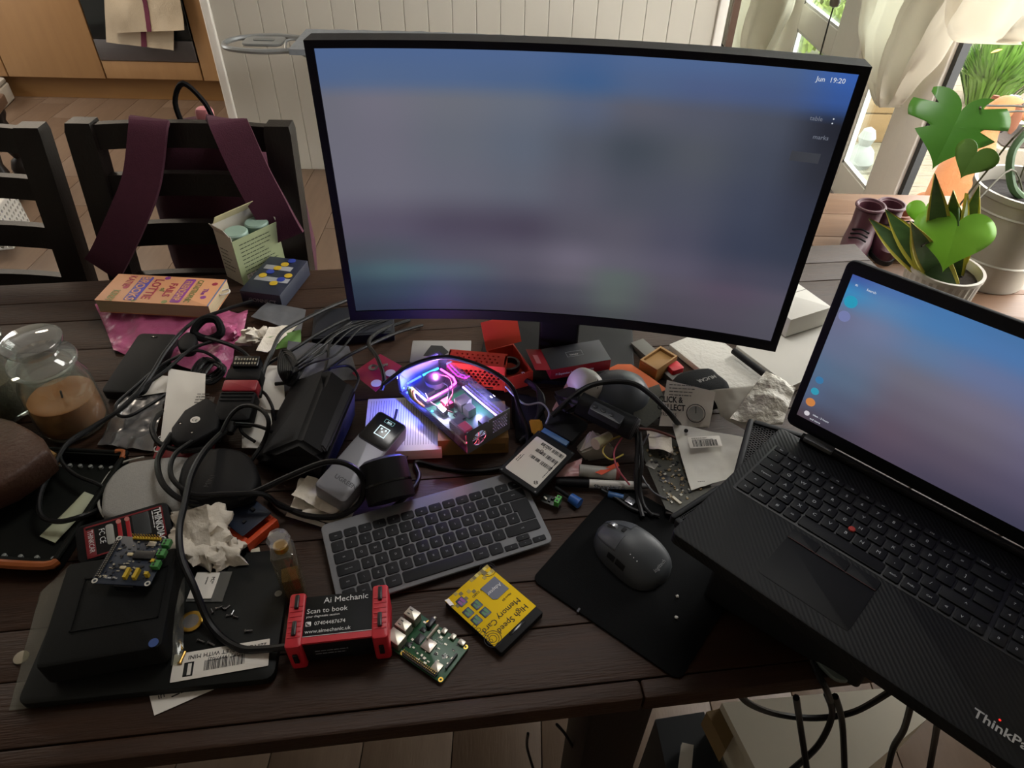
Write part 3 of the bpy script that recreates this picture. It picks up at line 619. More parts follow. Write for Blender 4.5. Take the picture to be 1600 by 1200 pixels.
# zinc bucket with monstera
c = U(1612, 290, .74); zb = thing('zinc_bucket', 'grey zinc bucket planter at the right edge', 'planter', T(c.x, c.y, .45))
MB().lathe([(.10, 0), (.104, .004), (.135, .27), (.14, .275), (.14, .29), (.131, .29), (.128, .25), (.005, .245)], 40).build('body', ZINC, zb)
for z in (.09, .235): MB().lathe([(.104+.031*z/.27, z-.004), (.108+.031*z/.27, z), (.104+.031*z/.27, z+.004)], 40, cap=False).build('hoop', ZINC, zb)
MB().lathe([(.127, .251), (.004, .262)], 24).build('soil', M('dark_soil', '1c1613', .95, bump=.7, bscale=60), zb)
mo = thing('monstera', 'monstera with one split leaf reaching left from the zinc bucket', 'plant'); bc_ = Vector((c.x, c.y, .70)); lc = U(1487, 205, .98)
heartleaf(mo, 'leaf', lc+Vector((0, 0, .01)), .098, (-.35, -.75, .6), (.2, .2, .9), MONL, 1)
for pts in ([lc+Vector((.04, 0, .05)), U(1545, 165, 1.02), U(1640, 185, .95), bc_+Vector((.02, .02, 0))], [U(1510, 215, .93), U(1560, 178, .98), U(1620, 190, .93), bc_+Vector((-.02, .02, 0))], [U(1480, 345, .75), U(1540, 270, .85), U(1600, 200, .98), bc_+Vector((.05, .05, .3))], [U(1440, 385, .72), U(1510, 330, .76), U(1580, 265, .80), bc_]):
    MB().tube(pts, .0024, 6).build('stem', M('aerial_stem', '4a4630', .7), mo)
MB().tube([bc_, bc_+Vector((-.07, -.02, .05)), bc_+Vector((-.085, .02, .13)), bc_+Vector((-.02, .06, .2))], .011, 8).build('trunk', M('monstera_trunk', '3d5a34', .6), mo)
heartleaf(mo, 'leaf', U(1518, 250, .95), .045, (-.8, -.5, .2), (.3, .1, .9), GRN[0])

# ================================================================ TABLE
TA = R(7.7)
tb = thing('dining_table', 'large dark stained plank table covered in electronics', 'table', T(0, 0, 0, TA))
ys = [.366, .444, .512, .610, .705, .80, .895, .99, 1.085, 1.18, 1.25, 1.325]
rn = random.Random(5)
for a, b in zip(ys[:-1], ys[1:]): MB().rbox(-1.62, .98, a+.0006, b-.0006, .718, .75-rn.uniform(0, .0008), .002, .0015, 2).build('plank', WALNUT, tb)
MB().rbox(-1.62, .2095, .342, .3655, .718, .7495, .004, .003, 2).build('edge_strip', WALNUT, tb)
MB().rbox(.2105, .98, .342, .3655, .718, .7495, .004, .003, 2).build('edge_strip', WALNUT, tb)
MB().box(-1.55, .92, .40, .425, .63, .717).build('apron', CHAIRW, tb); MB().box(-1.55, .92, 1.24, 1.265, .63, .717).build('apron', CHAIRW, tb)
for x, y in ((.16, .37), (-1.5, .40), (.86, 1.2), (-1.5, 1.2)): MB().rbox(x, x+.085, y, y+.085, 0, .717, .006, .003, 2).build('leg', CHAIRW, tb)

# ================================================================ SCREENS
def screen_mat(name, k=1.0):
    m = bpy.data.materials.new(name); m.use_nodes = True; nt = m.node_tree; b = nt.nodes['Principled BSDF']
    at = nt.nodes.new('ShaderNodeVertexColor'); at.layer_name = 'picture'; b.inputs['Base Color'].default_value = (.01, .01, .012, 1); b.inputs['Roughness'].default_value = .5; b.inputs['Specular IOR Level'].default_value = .08
    nt.links.new(at.outputs[0], b.inputs['Emission Color']); b.inputs['Emission Strength'].default_value = k; return m
def screen(name, fn, us, vs, cols, mat, parent, sub=5):
    """a lit display: fn(u,v) -> local point, v from the top down, colours given at (us, vs)"""
    def ss(a, t):
        for i in range(len(a)-1):
            if t <= a[i+1]: q = (t-a[i])/(a[i+1]-a[i]); return i, q*q*(3-2*q)
        return len(a)-2, 1
    nx, ny = (len(us)-1)*sub, (len(vs)-1)*sub; V = []; Cc = []
    for j in range(ny+1):
        for i in range(nx+1):
            u, v = i/nx, j/ny; V.append(fn(u, v)); a, p_ = ss(us, u); b, q = ss(vs, v)
            c = [cols[b][a][k]*(1-p_)*(1-q)+cols[b][a+1][k]*p_*(1-q)+cols[b+1][a][k]*(1-p_)*q+cols[b+1][a+1][k]*p_*q for k in range(3)]
            Cc += [*lin(tuple(x/255 for x in c)), 1]
    me = bpy.data.meshes.new(name); W = nx+1
    me.from_pydata(V, [], [(j*W+i, (j+1)*W+i, (j+1)*W+i+1, j*W+i+1) for j in range(ny) for i in range(nx)])
    at = me.color_attributes.new('picture', 'FLOAT_COLOR', 'POINT'); at.data.foreach_set('color', Cc); me.materials.append(mat)
    me.polygons.foreach_set('use_smooth', [True]*len(me.polygons)); return link(name, me, parent)
ZB = .862
Lp, Rp = U(548, 500, ZB), U(1211, 549, ZB); MW = (Rp-Lp).length; MH = .437
mon = thing('curved_monitor', 'large curved black monitor with its screen lit behind the clutter', 'monitor', T(Lp.x, Lp.y, ZB, math.atan2(Rp.y-Lp.y, Rp.x-Lp.x)))
SAG = .036
def arc(x): u = x/MW; return SAG*4*u*(1-u)
def curved(x0, x1, z0, z1, y0, y1, n=28):
    m = MB(); q = []
    for k in range(n+1):
        x = x0+(x1-x0)*k/n; y = arc(x); q.append([(x, y+y0, z0), (x, y+y1, z0), (x, y+y1, z1), (x, y+y0, z1)])
    return m.rings(q)
curved(0, MW, 0, MH, .006, .03).build('rear_shell', BLK, mon)
BZL = .011
curved(0, MW, 0, .018, -.002, .006).build('bottom_bezel', BLK, mon); curved(0, MW, MH-.010, MH, -.002, .006).build('top_bezel', BLK, mon)
curved(0, BZL, .018, MH-.010, -.002, .006, 2).build('side_bezel', BLK, mon); curved(MW-BZL, MW, .018, MH-.010, -.002, .006, 2).build('side_bezel', BLK, mon)
us = [0, .1, .25, .4, .52, .62, .75, .88, 1]
vs = [0, .09, .16, .3, .46, .62, .74, .81, .90, 1]
B0 = (88, 113, 158)
cols = [[B0, B0, B0, B0, (80, 108, 155), B0, B0, (84, 108, 152), (62, 105, 190)],
        [(90, 112, 152), (92, 114, 152), (90, 113, 153), (86, 110, 150), (72, 104, 150), (88, 108, 146), (86, 102, 142), (80, 98, 140), (60, 95, 165)],
        [(118, 118, 130), (124, 122, 136), (118, 121, 132), (112, 119, 134), (98, 108, 132), (100, 102, 116), (92, 96, 112), (82, 88, 104), (40, 42, 52)],
        [(118, 117, 130), (120, 118, 132), (112, 116, 128), (104, 112, 128), (92, 97, 110), (76, 83, 94), (90, 94, 104), (76, 82, 98), (50, 52, 62)],
        [(118, 116, 130), (120, 118, 132), (113, 114, 128), (106, 110, 124), (98, 98, 112), (87, 90, 103), (86, 89, 104), (71, 77, 96), (58, 62, 78)],
        [(100, 94, 112), (98, 92, 110), (86, 80, 96), (82, 76, 92), (95, 92, 106), (98, 95, 109), (86, 86, 104), (66, 72, 92), (62, 68, 86)],
        [(84, 88, 100), (86, 92, 102), (92, 90, 102), (100, 96, 110), (118, 112, 128), (106, 103, 117), (98, 94, 112), (82, 80, 98), (80, 80, 98)],
        [(72, 92, 102), (80, 106, 112), (85, 100, 108), (95, 92, 105), (110, 105, 118), (100, 110, 108), (97, 92, 106), (95, 84, 102), (95, 90, 106)],
        [(52, 66, 80), (58, 74, 86), (62, 72, 84), (72, 72, 86), (85, 85, 96), (98, 106, 104), (88, 84, 96), (90, 84, 98), (92, 90, 102)],
        [(44, 52, 66), (48, 54, 68), (52, 54, 68), (62, 58, 70), (70, 68, 78), (80, 84, 86), (80, 76, 88), (84, 80, 92), (88, 86, 98)]]
x0, x1, z0, z1 = BZL, MW-BZL, .018, MH-.010
SCR = screen_mat('monitor_picture', .78)
sc_ = screen('screen', lambda u, v: (x0+(x1-x0)*u, arc(x0+(x1-x0)*u)+.0005, z1-(z1-z0)*v), us, vs, cols, SCR, mon)
GL = glow('screen_text', 'd8dde6', .9); GD = glow('screen_text_dim', '8a90a0', .6)
def on_mon(s, x, z, size, mat, align='LEFT'):
    sl = math.atan2(arc(x+.005)-arc(x-.005), .01); return lettering(s, size, mat, mon, T(x, arc(x)-.0006, z) @ Matrix.Rotation(sl, 4, 'Z') @ Matrix.Rotation(R(90), 4, 'X'), align)
on_mon('Jun  19:20', x1-.046, z1-.0125, .0085, GL); on_mon(':', x1-.014, z1-.062, .016, GL); on_mon('marks', x1-.030, z1-.083, .008, GD); on_mon('table', x1-.040, z1-.060, .008, GD)
curved(x1-.05, x1-.014, z1-.115, z1-.102, -.0008, .0004, 4).build('screen_button', glow('ui_button', '50535c', .5), mon)
MB().rbox(MW/2-.035, MW/2+.035, .06, .085, -.09, .25, .006, .004).build('neck', BLK, mon); MB().rbox(MW/2-.14, MW/2+.14, .0, .2, -.112, -.10, .02, .004).build('foot', BLK, mon)

# ================================================================ LAPTOP ON STAND
LAP = Matrix.Translation((.181, .4766, .9215)) @ Matrix.Rotation(-.7669, 4, 'Z') @ Matrix.Rotation(-.0198, 4, 'Y') @ Matrix.Rotation(-.0463, 4, 'X')
lap = thing('laptop', 'open black laptop with lit screen on a raised mesh stand', 'laptop', LAP)
CARB = M('carbon_weave', '0e0f10', .6, var=.2, scale=40, bump=.1, spec=.25); nt = CARB.node_tree
wv = nt.nodes.new('ShaderNodeTexWave'); wv.inputs['Scale'].default_value = 95; wv.bands_direction = 'DIAGONAL'; bpn = nt.nodes.new('ShaderNodeBump'); bpn.inputs['Strength'].default_value = .35; bpn.inputs['Distance'].default_value = .0006
tcn = nt.nodes.new('ShaderNodeTexCoord'); nt.links.new(tcn.outputs['Object'], wv.inputs['Vector']); nt.links.new(wv.outputs[0], bpn.inputs['Height']); nt.links.new(bpn.outputs[0], nt.nodes['Principled BSDF'].inputs['Normal'])
LW_, LD = .361, .255
MB().rbox(0, LW_, 0, LD, -.017, 0, .008, .002).build('base', CARB, lap)
KEYM = M('laptop_key', '0e0f11', .55, var=.15, spec=.25); LEG = M('laptop_legend', 'b4b8ba', .5, var=.02)
MB().rbox(.0125, LW_-.005, .1105, .2185, -.002, .0004, .003, .0003).build('keyboard_deck', M('laptop_key_deck', '0c0d0f', .5), lap)
KEYS = {}
def key(w, d, h, r, mat, parent, x, y, z=0, legend=None, ls=.005, lm=None, la='C', pre='k'):
    kk = (pre, round(w, 4), round(d, 4))
    if kk not in KEYS:
        o = MB().rbox(-w/2, w/2, -d/2, d/2, 0, h, r, .0006, 3).build('key', mat, parent, T(x, y, z)); KEYS[kk] = o.data
    else: o = link('key', KEYS[kk], parent, T(x, y, z))
    if legend: lettering(legend, ls, lm, o, T(0 if la == 'C' else -w/2+.0022, -ls*.32+(0 if la == 'C' else .002), h+.00005), 'CENTER' if la == 'C' else 'LEFT')
    return o
k = .0185; kx = .0144
def lrow(y, items, d=.0163):
    x = kx
    for s, w_ in items:
        if s != '~': key(w_*k-.0022, d, .0022, .002, KEYM, lap, x+w_*k/2, y, .0004, s or None, .0062 if len(s) == 1 else .0034, LEG, 'C', 'lap')
        x += w_*k
lrow(.2118, [('Esc', 1)]+[('F%d' % i, 1) for i in range(1, 13)]+[('Home', 1), ('End', 1)], .0095)
lrow(.196, [('`', 1)]+[(c_, 1) for c_ in '1234567890-=']+[('<-', 2)])
lrow(.1775, [('|<', 1.5)]+[(c_, 1) for c_ in 'QWERTYUIOP[]']+[('Enter', 1.5)])
lrow(.159, [('CapsLock', 1.75)]+[(c_, 1) for c_ in "ASDFGHJKL;'#"]+[('', 1.25)])
lrow(.1405, [('^', 1.25)]+[(c_, 1) for c_ in '\\ZXCVBNM,./']+[('^', 2.75)])
lrow(.122, [('Fn', 1), ('Ctrl', 1.25), ('#', 1), ('Alt', 1), ('', 5.25), ('AltGr', 1), ('PrtSc', 1), ('Ctrl', 1), ('<', .83), ('v', .83), ('>', .84)])
for r_, (y, row) in enumerate(((.2118, 'Ins Del Up Dn'), (.196, 'Num / * -'), (.1775, '7 8 9 +'), (.159, '4 5 6 +'), (.1405, '1 2 3 ='), (.122, '0 0 . ='))):
    for i, s in enumerate(row.split()): key(.0143, .0095 if r_ == 0 else .0163, .0022, .002, KEYM, lap, .2945+.0162*i+.008, y, .0004, s, .0045 if len(s) == 1 else .003, LEG, 'C', 'num')
MB().at(T(.056+4.65*k, .1498, .0004)).lathe([(.0035, 0), (.004, .003), (.0035, .0042), (.001, .0046)], 14).build('pointing_stick', M('red_nub', 'b0332c', .7), lap)
MB().rbox(.095, .195, .022, .088, -.0004, .0005, .004, .0002).build('touchpad', M('touchpad_black', '0c0d0e', .6, spec=.25), lap)
for i in range(3): MB().rbox(.095+.0336*i, .095+.0336*i+.0328, .089, .105, -.0004, .0012, .002, .0006).build('pad_button', M('pad_button', '0f1011', .6, spec=.25), lap)
MB().box(.096, .194, .0888, .0893, .0012, .0014).build('red_line', M('dull_red', '5a2a28', .6), lap)
lettering('ThinkPad', .0138, M('badge_silver', 'c4c6c6', .35, .6), lap, T(.309, .022, .0002), 'LEFT', .0002)
MB().at(T(.3285, .0350, .0003)).lathe([(.0011, 0), (.0011, .0004), (.0002, .0005)], 10).build('badge_light', glow('red_led', 'ff2a20', 1.0), lap)
lid = MB().at(T(0, LD+.004, .0015, 0, R(87.9))).rbox(.002, LW_-.002, .006, .245, -.007, 0, .010, .002).build('lid', M('laptop_lid', '0f1113', .6, spec=.25), lap)
LM = T(0, LD+.004, .0015, 0, R(87.9))
us = [0, .12, .3, .5, .75, 1]; vs = [0, .1, .25, .45, .62, .8, 1]
cols = [[(72, 92, 168), (84, 122, 184), (78, 130, 188), (80, 126, 180), (84, 122, 178), (86, 122, 178)],
        [(66, 150, 205), (98, 142, 190), (82, 134, 190), (86, 130, 186), (90, 124, 180), (88, 120, 175)],
        [(118, 120, 150), (122, 132, 165), (104, 132, 172), (112, 126, 166), (108, 118, 162), (96, 114, 160)],
        [(112, 122, 152), (112, 124, 152), (120, 118, 134), (124, 118, 138), (118, 116, 146), (104, 110, 150)],
        [(96, 120, 150), (100, 118, 144), (112, 104, 120), (114, 106, 122), (108, 102, 128), (98, 100, 134)],
        [(92, 110, 142), (92, 100, 124), (104, 90, 106), (98, 88, 106), (92, 86, 110), (84, 82, 110)],
        [(88, 74, 82), (78, 72, 88), (90, 78, 96), (80, 74, 94), (72, 70, 92), (66, 66, 90)]]
LSC = screen_mat('laptop_picture', .78)
def lscr(u, v, e=.0004): p_ = LM @ Vector((.0125+(LW_-.025)*u, .230-(.230-.026)*v, e)); return (p_.x, p_.y, p_.z)
screen('screen', lscr, us, vs, cols, LSC, lap)
def disc(u, v, r_, mat, nm='app_icon'): p_ = LM @ Matrix.Translation((.0125+(LW_-.025)*u, .230-(.230-.026)*v, .0006)); m = MB().at(p_).lathe([(r_, 0), (r_, .0003), (.0002, .0003)], 20); m.build(nm, mat, lap)
for u, v, r_, c_ in ((.028, .155, .0075, '2aa5c8'), (.026, .25, .0068, '7d86b8'), (.03, .70, .005, '3f7fb0'), (.03, .785, .005, '35a3c0'), (.03, .87, .006, 'd98a4a'), (.033, .955, .0035, 'e2dce2')): disc(u, v, r_, glow('icon_'+c_, c_, .8))
for u, v, s_, t_ in ((.02, .062, .006, '='), (.06, .06, .004, 'Search'), (.055, .95, .0035, 'ideas - 2 hours'), (.05, .985, .0035, 'and more')): lettering(t_, s_, GL, lap, LM @ Matrix.Translation((.0125+(LW_-.025)*u, .230-(.230-.026)*v, .0007)))
MB().rod((.03, LD-.001, .004), (LW_-.03, LD-.001, .004), .0055, 12).build('hinge_bar', BLK, lap)
MB().rbox(.034, .072, LD-.009, LD+.003, .004, .0104, .002, .001).build('hinge_cap', M('hinge_grey', '6b6c6a', .4, .6), lap)
# raised mesh stand: its plate lies under the laptop and shows past its left edge
mw, lx, ly = F((1166, 650, .150), (1046, 806, .150), (1500, 1000, .150))
sd = thing('laptop_stand', 'black mesh laptop stand holding the laptop above the table', 'stand', mw)
mw2 = Matrix.Identity(4); STM = M('stand_black', '141517', .6, spec=.25)
MB().rbox(.02, lx-.02, .075, .30, -.010, -.003, .006, .002).build('plate', STM, sd)
inv = mw.inverted()
def tab(o, x, far, dep, nx, ny):
    m_, l_, _ = F(o, x, far); b = inv @ m_; g = .008
    fr = MB().at(b); fr.rbox(0, l_, 0, g, -.014, 0, .004, .003); fr.rbox(0, g, g, dep, -.014, 0, .003, .002); fr.rbox(l_-g, l_, g, dep, -.014, 0, .003, .002); fr.build('mesh_tab_frame', STM, sd)
    holeplate(l_-2*g, dep-g, nx, ny, (l_-2*g)/nx*.36, .002).build('mesh_tab', STM, sd, b @ T(g, g, -.003))
tab((1170, 652, .1495), (1144, 750, .1495), (1240, 690, .1495), .10, 24, 26)
tab((1122, 756, .1495), (1046, 804, .1495), (1120, 850, .1495), .07, 24, 18)
for x in (.03, lx-.06): MB().at(T(x, .06, 0)).rbox(0, .03, 0, .2, -.149, -.015, .006, .003).build('support', STM, sd)

# ================================================================ KEYBOARD
KG = M('graphite_plate', '7a7b7f', .55, var=.08, scale=60, spec=.3); KK = M('graphite_key', '232427', .65, var=.12, spec=.2)
yaw = .3838; cx, cy = -.0995, .583
KB = T(cx, cy, TZ+.0155, yaw) @ Matrix.Rotation(math.asin(.010/.132), 4, 'X') @ Matrix.Translation((-.148, -.066, 0))
kb = thing('compact_keyboard', 'graphite compact wireless keyboard lying on the table', 'keyboard', KB)
MB().rbox(0, .296, 0, .132, -.0045, 0, .009, .0015, 6).build('plate', KG, kb)
MB().rbox(.004, .292, .119, .133, -.014, -.0046, .005, .003).build('rear_bar', M('graphite_dark', '37383b', .5), kb)
ku = (.296-.014)/15; x0 = .007
LGD = GREYINK
def krow(y, items, d):
    x = x0
    for s, w_ in items:
        if s != '~': key(w_*ku-.0022, d-.0022, .0016, .0026, KK, kb, x+w_*ku/2, y, 0, s or None, .0042 if len(s) == 1 else .0028, LGD, 'C', 'mx')
        x += w_*ku
r5 = ku; y0 = .0055
krow(y0+5*r5+.0075, [(s, 15/14) for s in ('esc', '-', '+', '/', '=', 'o', 'o', '>', '<', '>>', 'x', '-', '+', 'del')], .015)
krow(y0+4.5*r5, [('`', 1)]+[(c_, 1) for c_ in '1234567890-=']+[('back', 2)], r5)
krow(y0+3.5*r5, [('tab', 1.5)]+[(c_, 1) for c_ in 'QWERTYUIOP[]'], r5)
krow(y0+2.5*r5, [('caps lock', 1.75)]+[(c_, 1) for c_ in "ASDFGHJKL;'#"], r5)
krow(y0+1.5*r5, [('shift', 1.25)]+[(c_, 1) for c_ in '\\ZXCVBNM,./']+[('shift', 2.75)], r5)
krow(y0+.5*r5, [('fn', 1), ('ctrl', 1), ('opt', 1), ('cmd', 1.2), ('', 5.2), ('cmd', 1.2), ('alt', 1.1)], r5)
e0 = .0011; xr = x0+15*ku-e0; xa = x0+13.5*ku+e0; xb = x0+13.75*ku+e0; ya = y0+2*r5+e0; yb_ = y0+3*r5+e0*.5; yc = y0+4*r5-e0
MB().prism([(xb, ya), (xr, ya), (xr, yc), (xa, yc), (xa, yb_), (xb, yb_)], 0, .0016).build('key', KK, kb)
xx = x0+11.7*ku; q_ = 1.1*ku
for x_, y_, s in ((xx+q_*.5, y0+r5*.25, '<'), (xx+q_*1.5, y0+r5*.25, 'v'), (xx+q_*1.5, y0+r5*.75, '^'), (xx+q_*2.5, y0+r5*.25, '>')): key(q_-.002, r5/2-.0012, .0016, .0018, KK, kb, x_, y_, 0, s, .003, LGD, 'C', 'arrow')

# ================================================================ MOUSE AND PAD
mw, lx, ly = F((830, 905, .003), (1062, 1064, .003), (940, 778, .003)); lx = max(lx, .2)
pad = tag(MB().rbox(0, lx, 0, max(ly, .22), -.0028, 0, .012, .0008, 6).build('mouse_pad', M('mouse_pad_black', '0a0b0c', .9, var=.2, scale=300, bump=.15, bscale=900, spec=.15), None, mw), 'black rectangular mouse pad under the wireless mouse', 'mouse pad')
a, b = P(1030, 897, .003), P(946, 838, .003); d = b-a
mo = thing('wireless_mouse', 'dark grey ergonomic wireless mouse on the black mouse pad', 'mouse', T((a.x+b.x)/2, (a.y+b.y)/2, TZ+.003, math.atan2(d.y, d.x)-pi/2))
MG = M('mouse_shell', '36393c', .5, var=.1, bump=.05, bscale=1500)
def mprof(s):
    e = (1-abs(2*s-1)**3.2)**.5 if 0 < s < 1 else 0
    return .039*e*(1.12-.35*s)+.0001, .034*e*(1.05-.22*s)+.0001, (.004+.037*(sin(pi*(.12+.80*(1-s)))**1.1))*(1 if .04 < s < .97 else .55)
def msurf(s, a, off=0):
    wl_, wr_, h = mprof(s); c_, s_ = cos(a), sin(a)
    x = (wr_ if c_ > 0 else wl_)*abs(c_)**.75*(1 if c_ > 0 else -1)*(1+.12*(1-s_)*(1 if c_ < 0 else .3))
    return Vector((x, -.0575+.115*s, (h+off)*abs(s_)**.8+ (off if off else 0)*.0))
q = []
for i in range(25):
    s = .004+.992*i/24; q.append([tuple(msurf(s, pi*j/20)) for j in range(21)]+[(mprof(s)[0]*-.5, -.0575+.115*s, 0), (mprof(s)[1]*.5, -.0575+.115*s, 0)])
MB().rings(q).build('shell', MG, mo, ang=60)
def mpatch(s0, s1, a0, a1, off, name, mat, n=9, k_=7):
    m = MB(); g = [[msurf(s0+(s1-s0)*i/n, a0+(a1-a0)*j/k_) for j in range(k_+1)] for i in range(n+1)]; V = []
    for r_ in g: V += [p_+Vector((0, 0, off)) for p_ in r_]
    for r_ in g: V += [p_-Vector((0, 0, .001)) for p_ in r_]
    W = k_+1; N = W*(n+1); fs = []
    for i in range(n):
        for j in range(k_): b_ = i*W+j; fs += [(b_, b_+1, b_+W+1, b_+W), (N+b_, N+b_+W, N+b_+W+1, N+b_+1)]
    ed = [j for j in range(W)]+[i*W+k_ for i in range(1, n+1)]+[n*W+j for j in range(k_-1, -1, -1)]+[i*W for i in range(n-1, 0, -1)]
    for t in range(len(ed)): a_, b_ = ed[t], ed[(t+1) % len(ed)]; fs.append((b_, a_, N+a_, N+b_))
    m.add([tuple(v) for v in V], fs); return m.build(name, mat, mo, ang=60)
MG2 = M('mouse_button', '42454a', .45, var=.08)
mpatch(.60, .95, R(97), R(140), .0007, 'left_button', MG2); mpatch(.60, .95, R(83), R(45), .0007, 'right_button', MG2)
mpatch(.40, .53, R(150), R(162), .0009, 'side_button', BLK, 5, 3); mpatch(.55, .66, R(150), R(162), .0009, 'side_button', BLK, 5, 3)
c_ = msurf(.80, pi/2); MB().at(T(c_.x, c_.y, c_.z-.0035, 0, 0, R(90))).lathe([(.006, -.0035), (.0085, -.0028), (.0088, 0), (.0085, .0028), (.006, .0035)], 20).build('scroll_wheel', M('wheel_silver', 'b8babc', .25, .8), mo)
c_ = msurf(.66, pi/2); MB().at(T(c_.x, c_.y, c_.z-.0005)).rbox(-.004, .004, -.003, .003, 0, .0016, .002, .0006).build('mode_button', BLK, mo)
for i in range(3): c_ = msurf(.42-.05*i, R(122)); MB().at(T(c_.x, c_.y, c_.z)).lathe([(.0007, -.001), (.0007, .0005), (.0001, .0006)], 8).build('indicator', WINK, mo)
c_ = msurf(.10, R(96)); lettering('logitech', .0078, M('silver_print', '9a9c9e', .4), mo, T(c_.x-.011, c_.y, c_.z+.0012, 0, R(38)))
for i, (px, py) in enumerate(((1058, 932), (1057, 966))): c_ = P(px, py, .003); tag(crumple((c_.x, c_.y, TZ+.0045), .0028, .0024, .002, .4, i, 10, 6, 300, TZ+.003).build('crumb', WHITEPL), ('white crumb on the mouse pad nearer the mouse', 'white crumb on the mouse pad farther from the mouse')[i], 'crumb')

# ================================================================ TABLE CLUTTER HELPERS
def slabthing(name, label, cat, o, x, far, h, mat, r=.004, b=.0015, part='body', lx=None, ly=None, group=None):
    mw, a, c = F(o, x, far); a = lx or a; c = ly or c
    t = thing(name, label, cat, mw, group); MB().rbox(0, a, 0, c, -h, 0, r, b).build(part, mat, t); return t, a, c
def blob(name, px, h0, h1, mat, parent=None, bev=.006, sm=4, dome=0):
    """smooth outlined body: outline measured on its top, rounded over at the edge"""
    pts = spline([P(x, y, h1) for x, y in px], sm, True) if sm else [P(x, y, h1) for x, y in px]
    c = sum(pts, Vector())/len(pts); z0, z1 = TZ+h0, TZ+h1
    def ring(ins, z):
        o = []
        for p_ in pts: d = p_-c; d.z = 0; k = max(0, 1-ins/max(d.length, 1e-5)); o.append((c.x+d.x*k, c.y+d.y*k, z))
        return o
    q = [ring(bev*.6, z0), ring(0, z0+bev*.6), ring(0, z1-bev), ring(bev*.3, z1-bev*.3), ring(bev, z1)]
    for k in range(1, 4) if dome else (): q.append(ring(bev+k*.012, z1+dome*sin(k/3*pi/2)))
    return MB().rings(q).build(name, mat, parent, ang=50)
def sheet(name, label, cat, px, mat, amp=.002, freq=30, th=.0005, seed=0, nx=14, ny=14, sag=0, part=None, group=None):
    m = patch([P(*q) for q in px], nx, ny, amp, freq, th, seed, sag)
    if part is None: return tag(m.build(name, mat, ang=75), label, cat, group)
    t = thing(name, label, cat, None, group); m.build(part, mat, t, ang=75); return t
def on(t, a, c, name, mat, x0, x1, y0, y1, h=.0006, r=.001, z=0, b=.0002):
    return MB().rbox(x0*a, x1*a, y0*c, y1*c, z-.0001, z+h, r, b, 3).build(name, mat, t)
def txt(t, s, size, x, y, rz=0, mat=None, align='LEFT', bold=0, z=.0008, sx=1): return lettering(s, size, mat or WINK, t, T(x, y, z, rz), align, bold, sx)

# ---------------------------------------------------------------- front left: tablet, case, boards
t, a, c = slabthing('graphics_tablet', 'flat black tablet slab in a clear sleeve under the black case', 'tablet', (24, 1102, .013), (428, 1060, .013), (441, 858, .013), .012, M('tablet_black', '121412', .55, var=.2, spec=.2), .012)
MB().at(T(a*.965, c*.62, 0)).lathe([(.0045, 0), (.0045, .0006), (.0028, .0007), (.0028, .0002), (.0002, .0002)], 20).build('camera_ring', M('ring_grey', '77776f', .4), t)
sheet('clear_sleeve', 'clear plastic sleeve edge sticking out around the black tablet', 'sleeve', [(14, 1110, .002), (70, 1104, .003), (112, 880, .016), (62, 925, .004)], clear('poly_bag', 'e8e8e0', .25, .15, .05), .0015, 40, .0004, 1)
t, a, c = slabthing('hard_drive_case', 'matt black storage case with a blue dot lying on the tablet', 'case', (52, 1046, .052), (252, 1011, .052), (94, 882, .052), .038, M('case_black', '101110', .7, var=.25, bump=.15, bscale=900, spec=.15), .008, .004)
m = MB(); x0, x1, y0, y1 = .2*a, .93*a, .28*c, .80*c; g = .0016
m.box(x0, x1, y0, y0+g, -.0002, .0012).box(x0, x1, y1-g, y1, -.0002, .0012).box(x0, x0+g, y0, y1, -.0002, .0012).box(x1-g, x1, y0, y1, -.0002, .0012); m.build('panel_ridge', M('case_black', ''), t)
MB().at(T(.93*a, .05*c, 0)).lathe([(.0055, 0), (.0055, .0006), (.0002, .0007)], 20).build('blue_dot', M('blue_dot', '2a4a8a', .5), t)
sheet('clear_wrap', 'crinkled clear wrap along the right side of the black case', 'wrap', [(268, 1040, .016), (286, 1035, .016), (290, 862, .018), (276, 858, .050)], clear('poly_bag', ''), .003, 60, .0004, 4)
def pcb_parts(t, a, c, n, seed, h=.0022):
    rn = random.Random(seed); m = MB(); m2 = MB()
    for k in range(n):
        x, y = rn.uniform(.06, .92)*a, rn.uniform(.06, .92)*c; w_, d_ = rn.uniform(.0012, .004), rn.uniform(.001, .003); (m if rn.random() < .5 else m2).box(x, x+w_, y, y+d_, 0, rn.uniform(.0005, h*.6))
    m.build('small_component', SILV, t, kind='stuff'); m2.build('small_component', CHIP, t, kind='stuff')
def header(t, x0, y0, nx, ny, pitch, base, pins, along='x', h=.0025, up=.006):
    m = MB(); m2 = MB(); w_, d_ = (nx*pitch, ny*pitch)
    m.box(x0, x0+w_, y0, y0+d_, 0, h)
    for i in range(nx):
        for j in range(ny): m2.box(x0+(i+.35)*pitch, x0+(i+.65)*pitch, y0+(j+.35)*pitch, y0+(j+.65)*pitch, h, h+up)
    m.build('header_block', base, t); m2.build('header_pins', pins, t)
t, a, c = slabthing('expansion_board', 'navy circuit board with yellow jumpers and green terminals on the black case', 'circuit board', (141, 911, .066), (233, 916, .066), (160, 836, .066), .0016, PCBB, .004, .0003, 'board')
for x, y in ((.05, .05), (.95, .05), (.05, .95)): MB().at(T(x*a, y*c, 0)).lathe([(.0036, -.0005), (.0036, .0003), (.0018, .0003), (.0018, -.0005)], 18, cap=False).build('mounting_ring', M('ring_white', 'c9c6bc', .5), t)
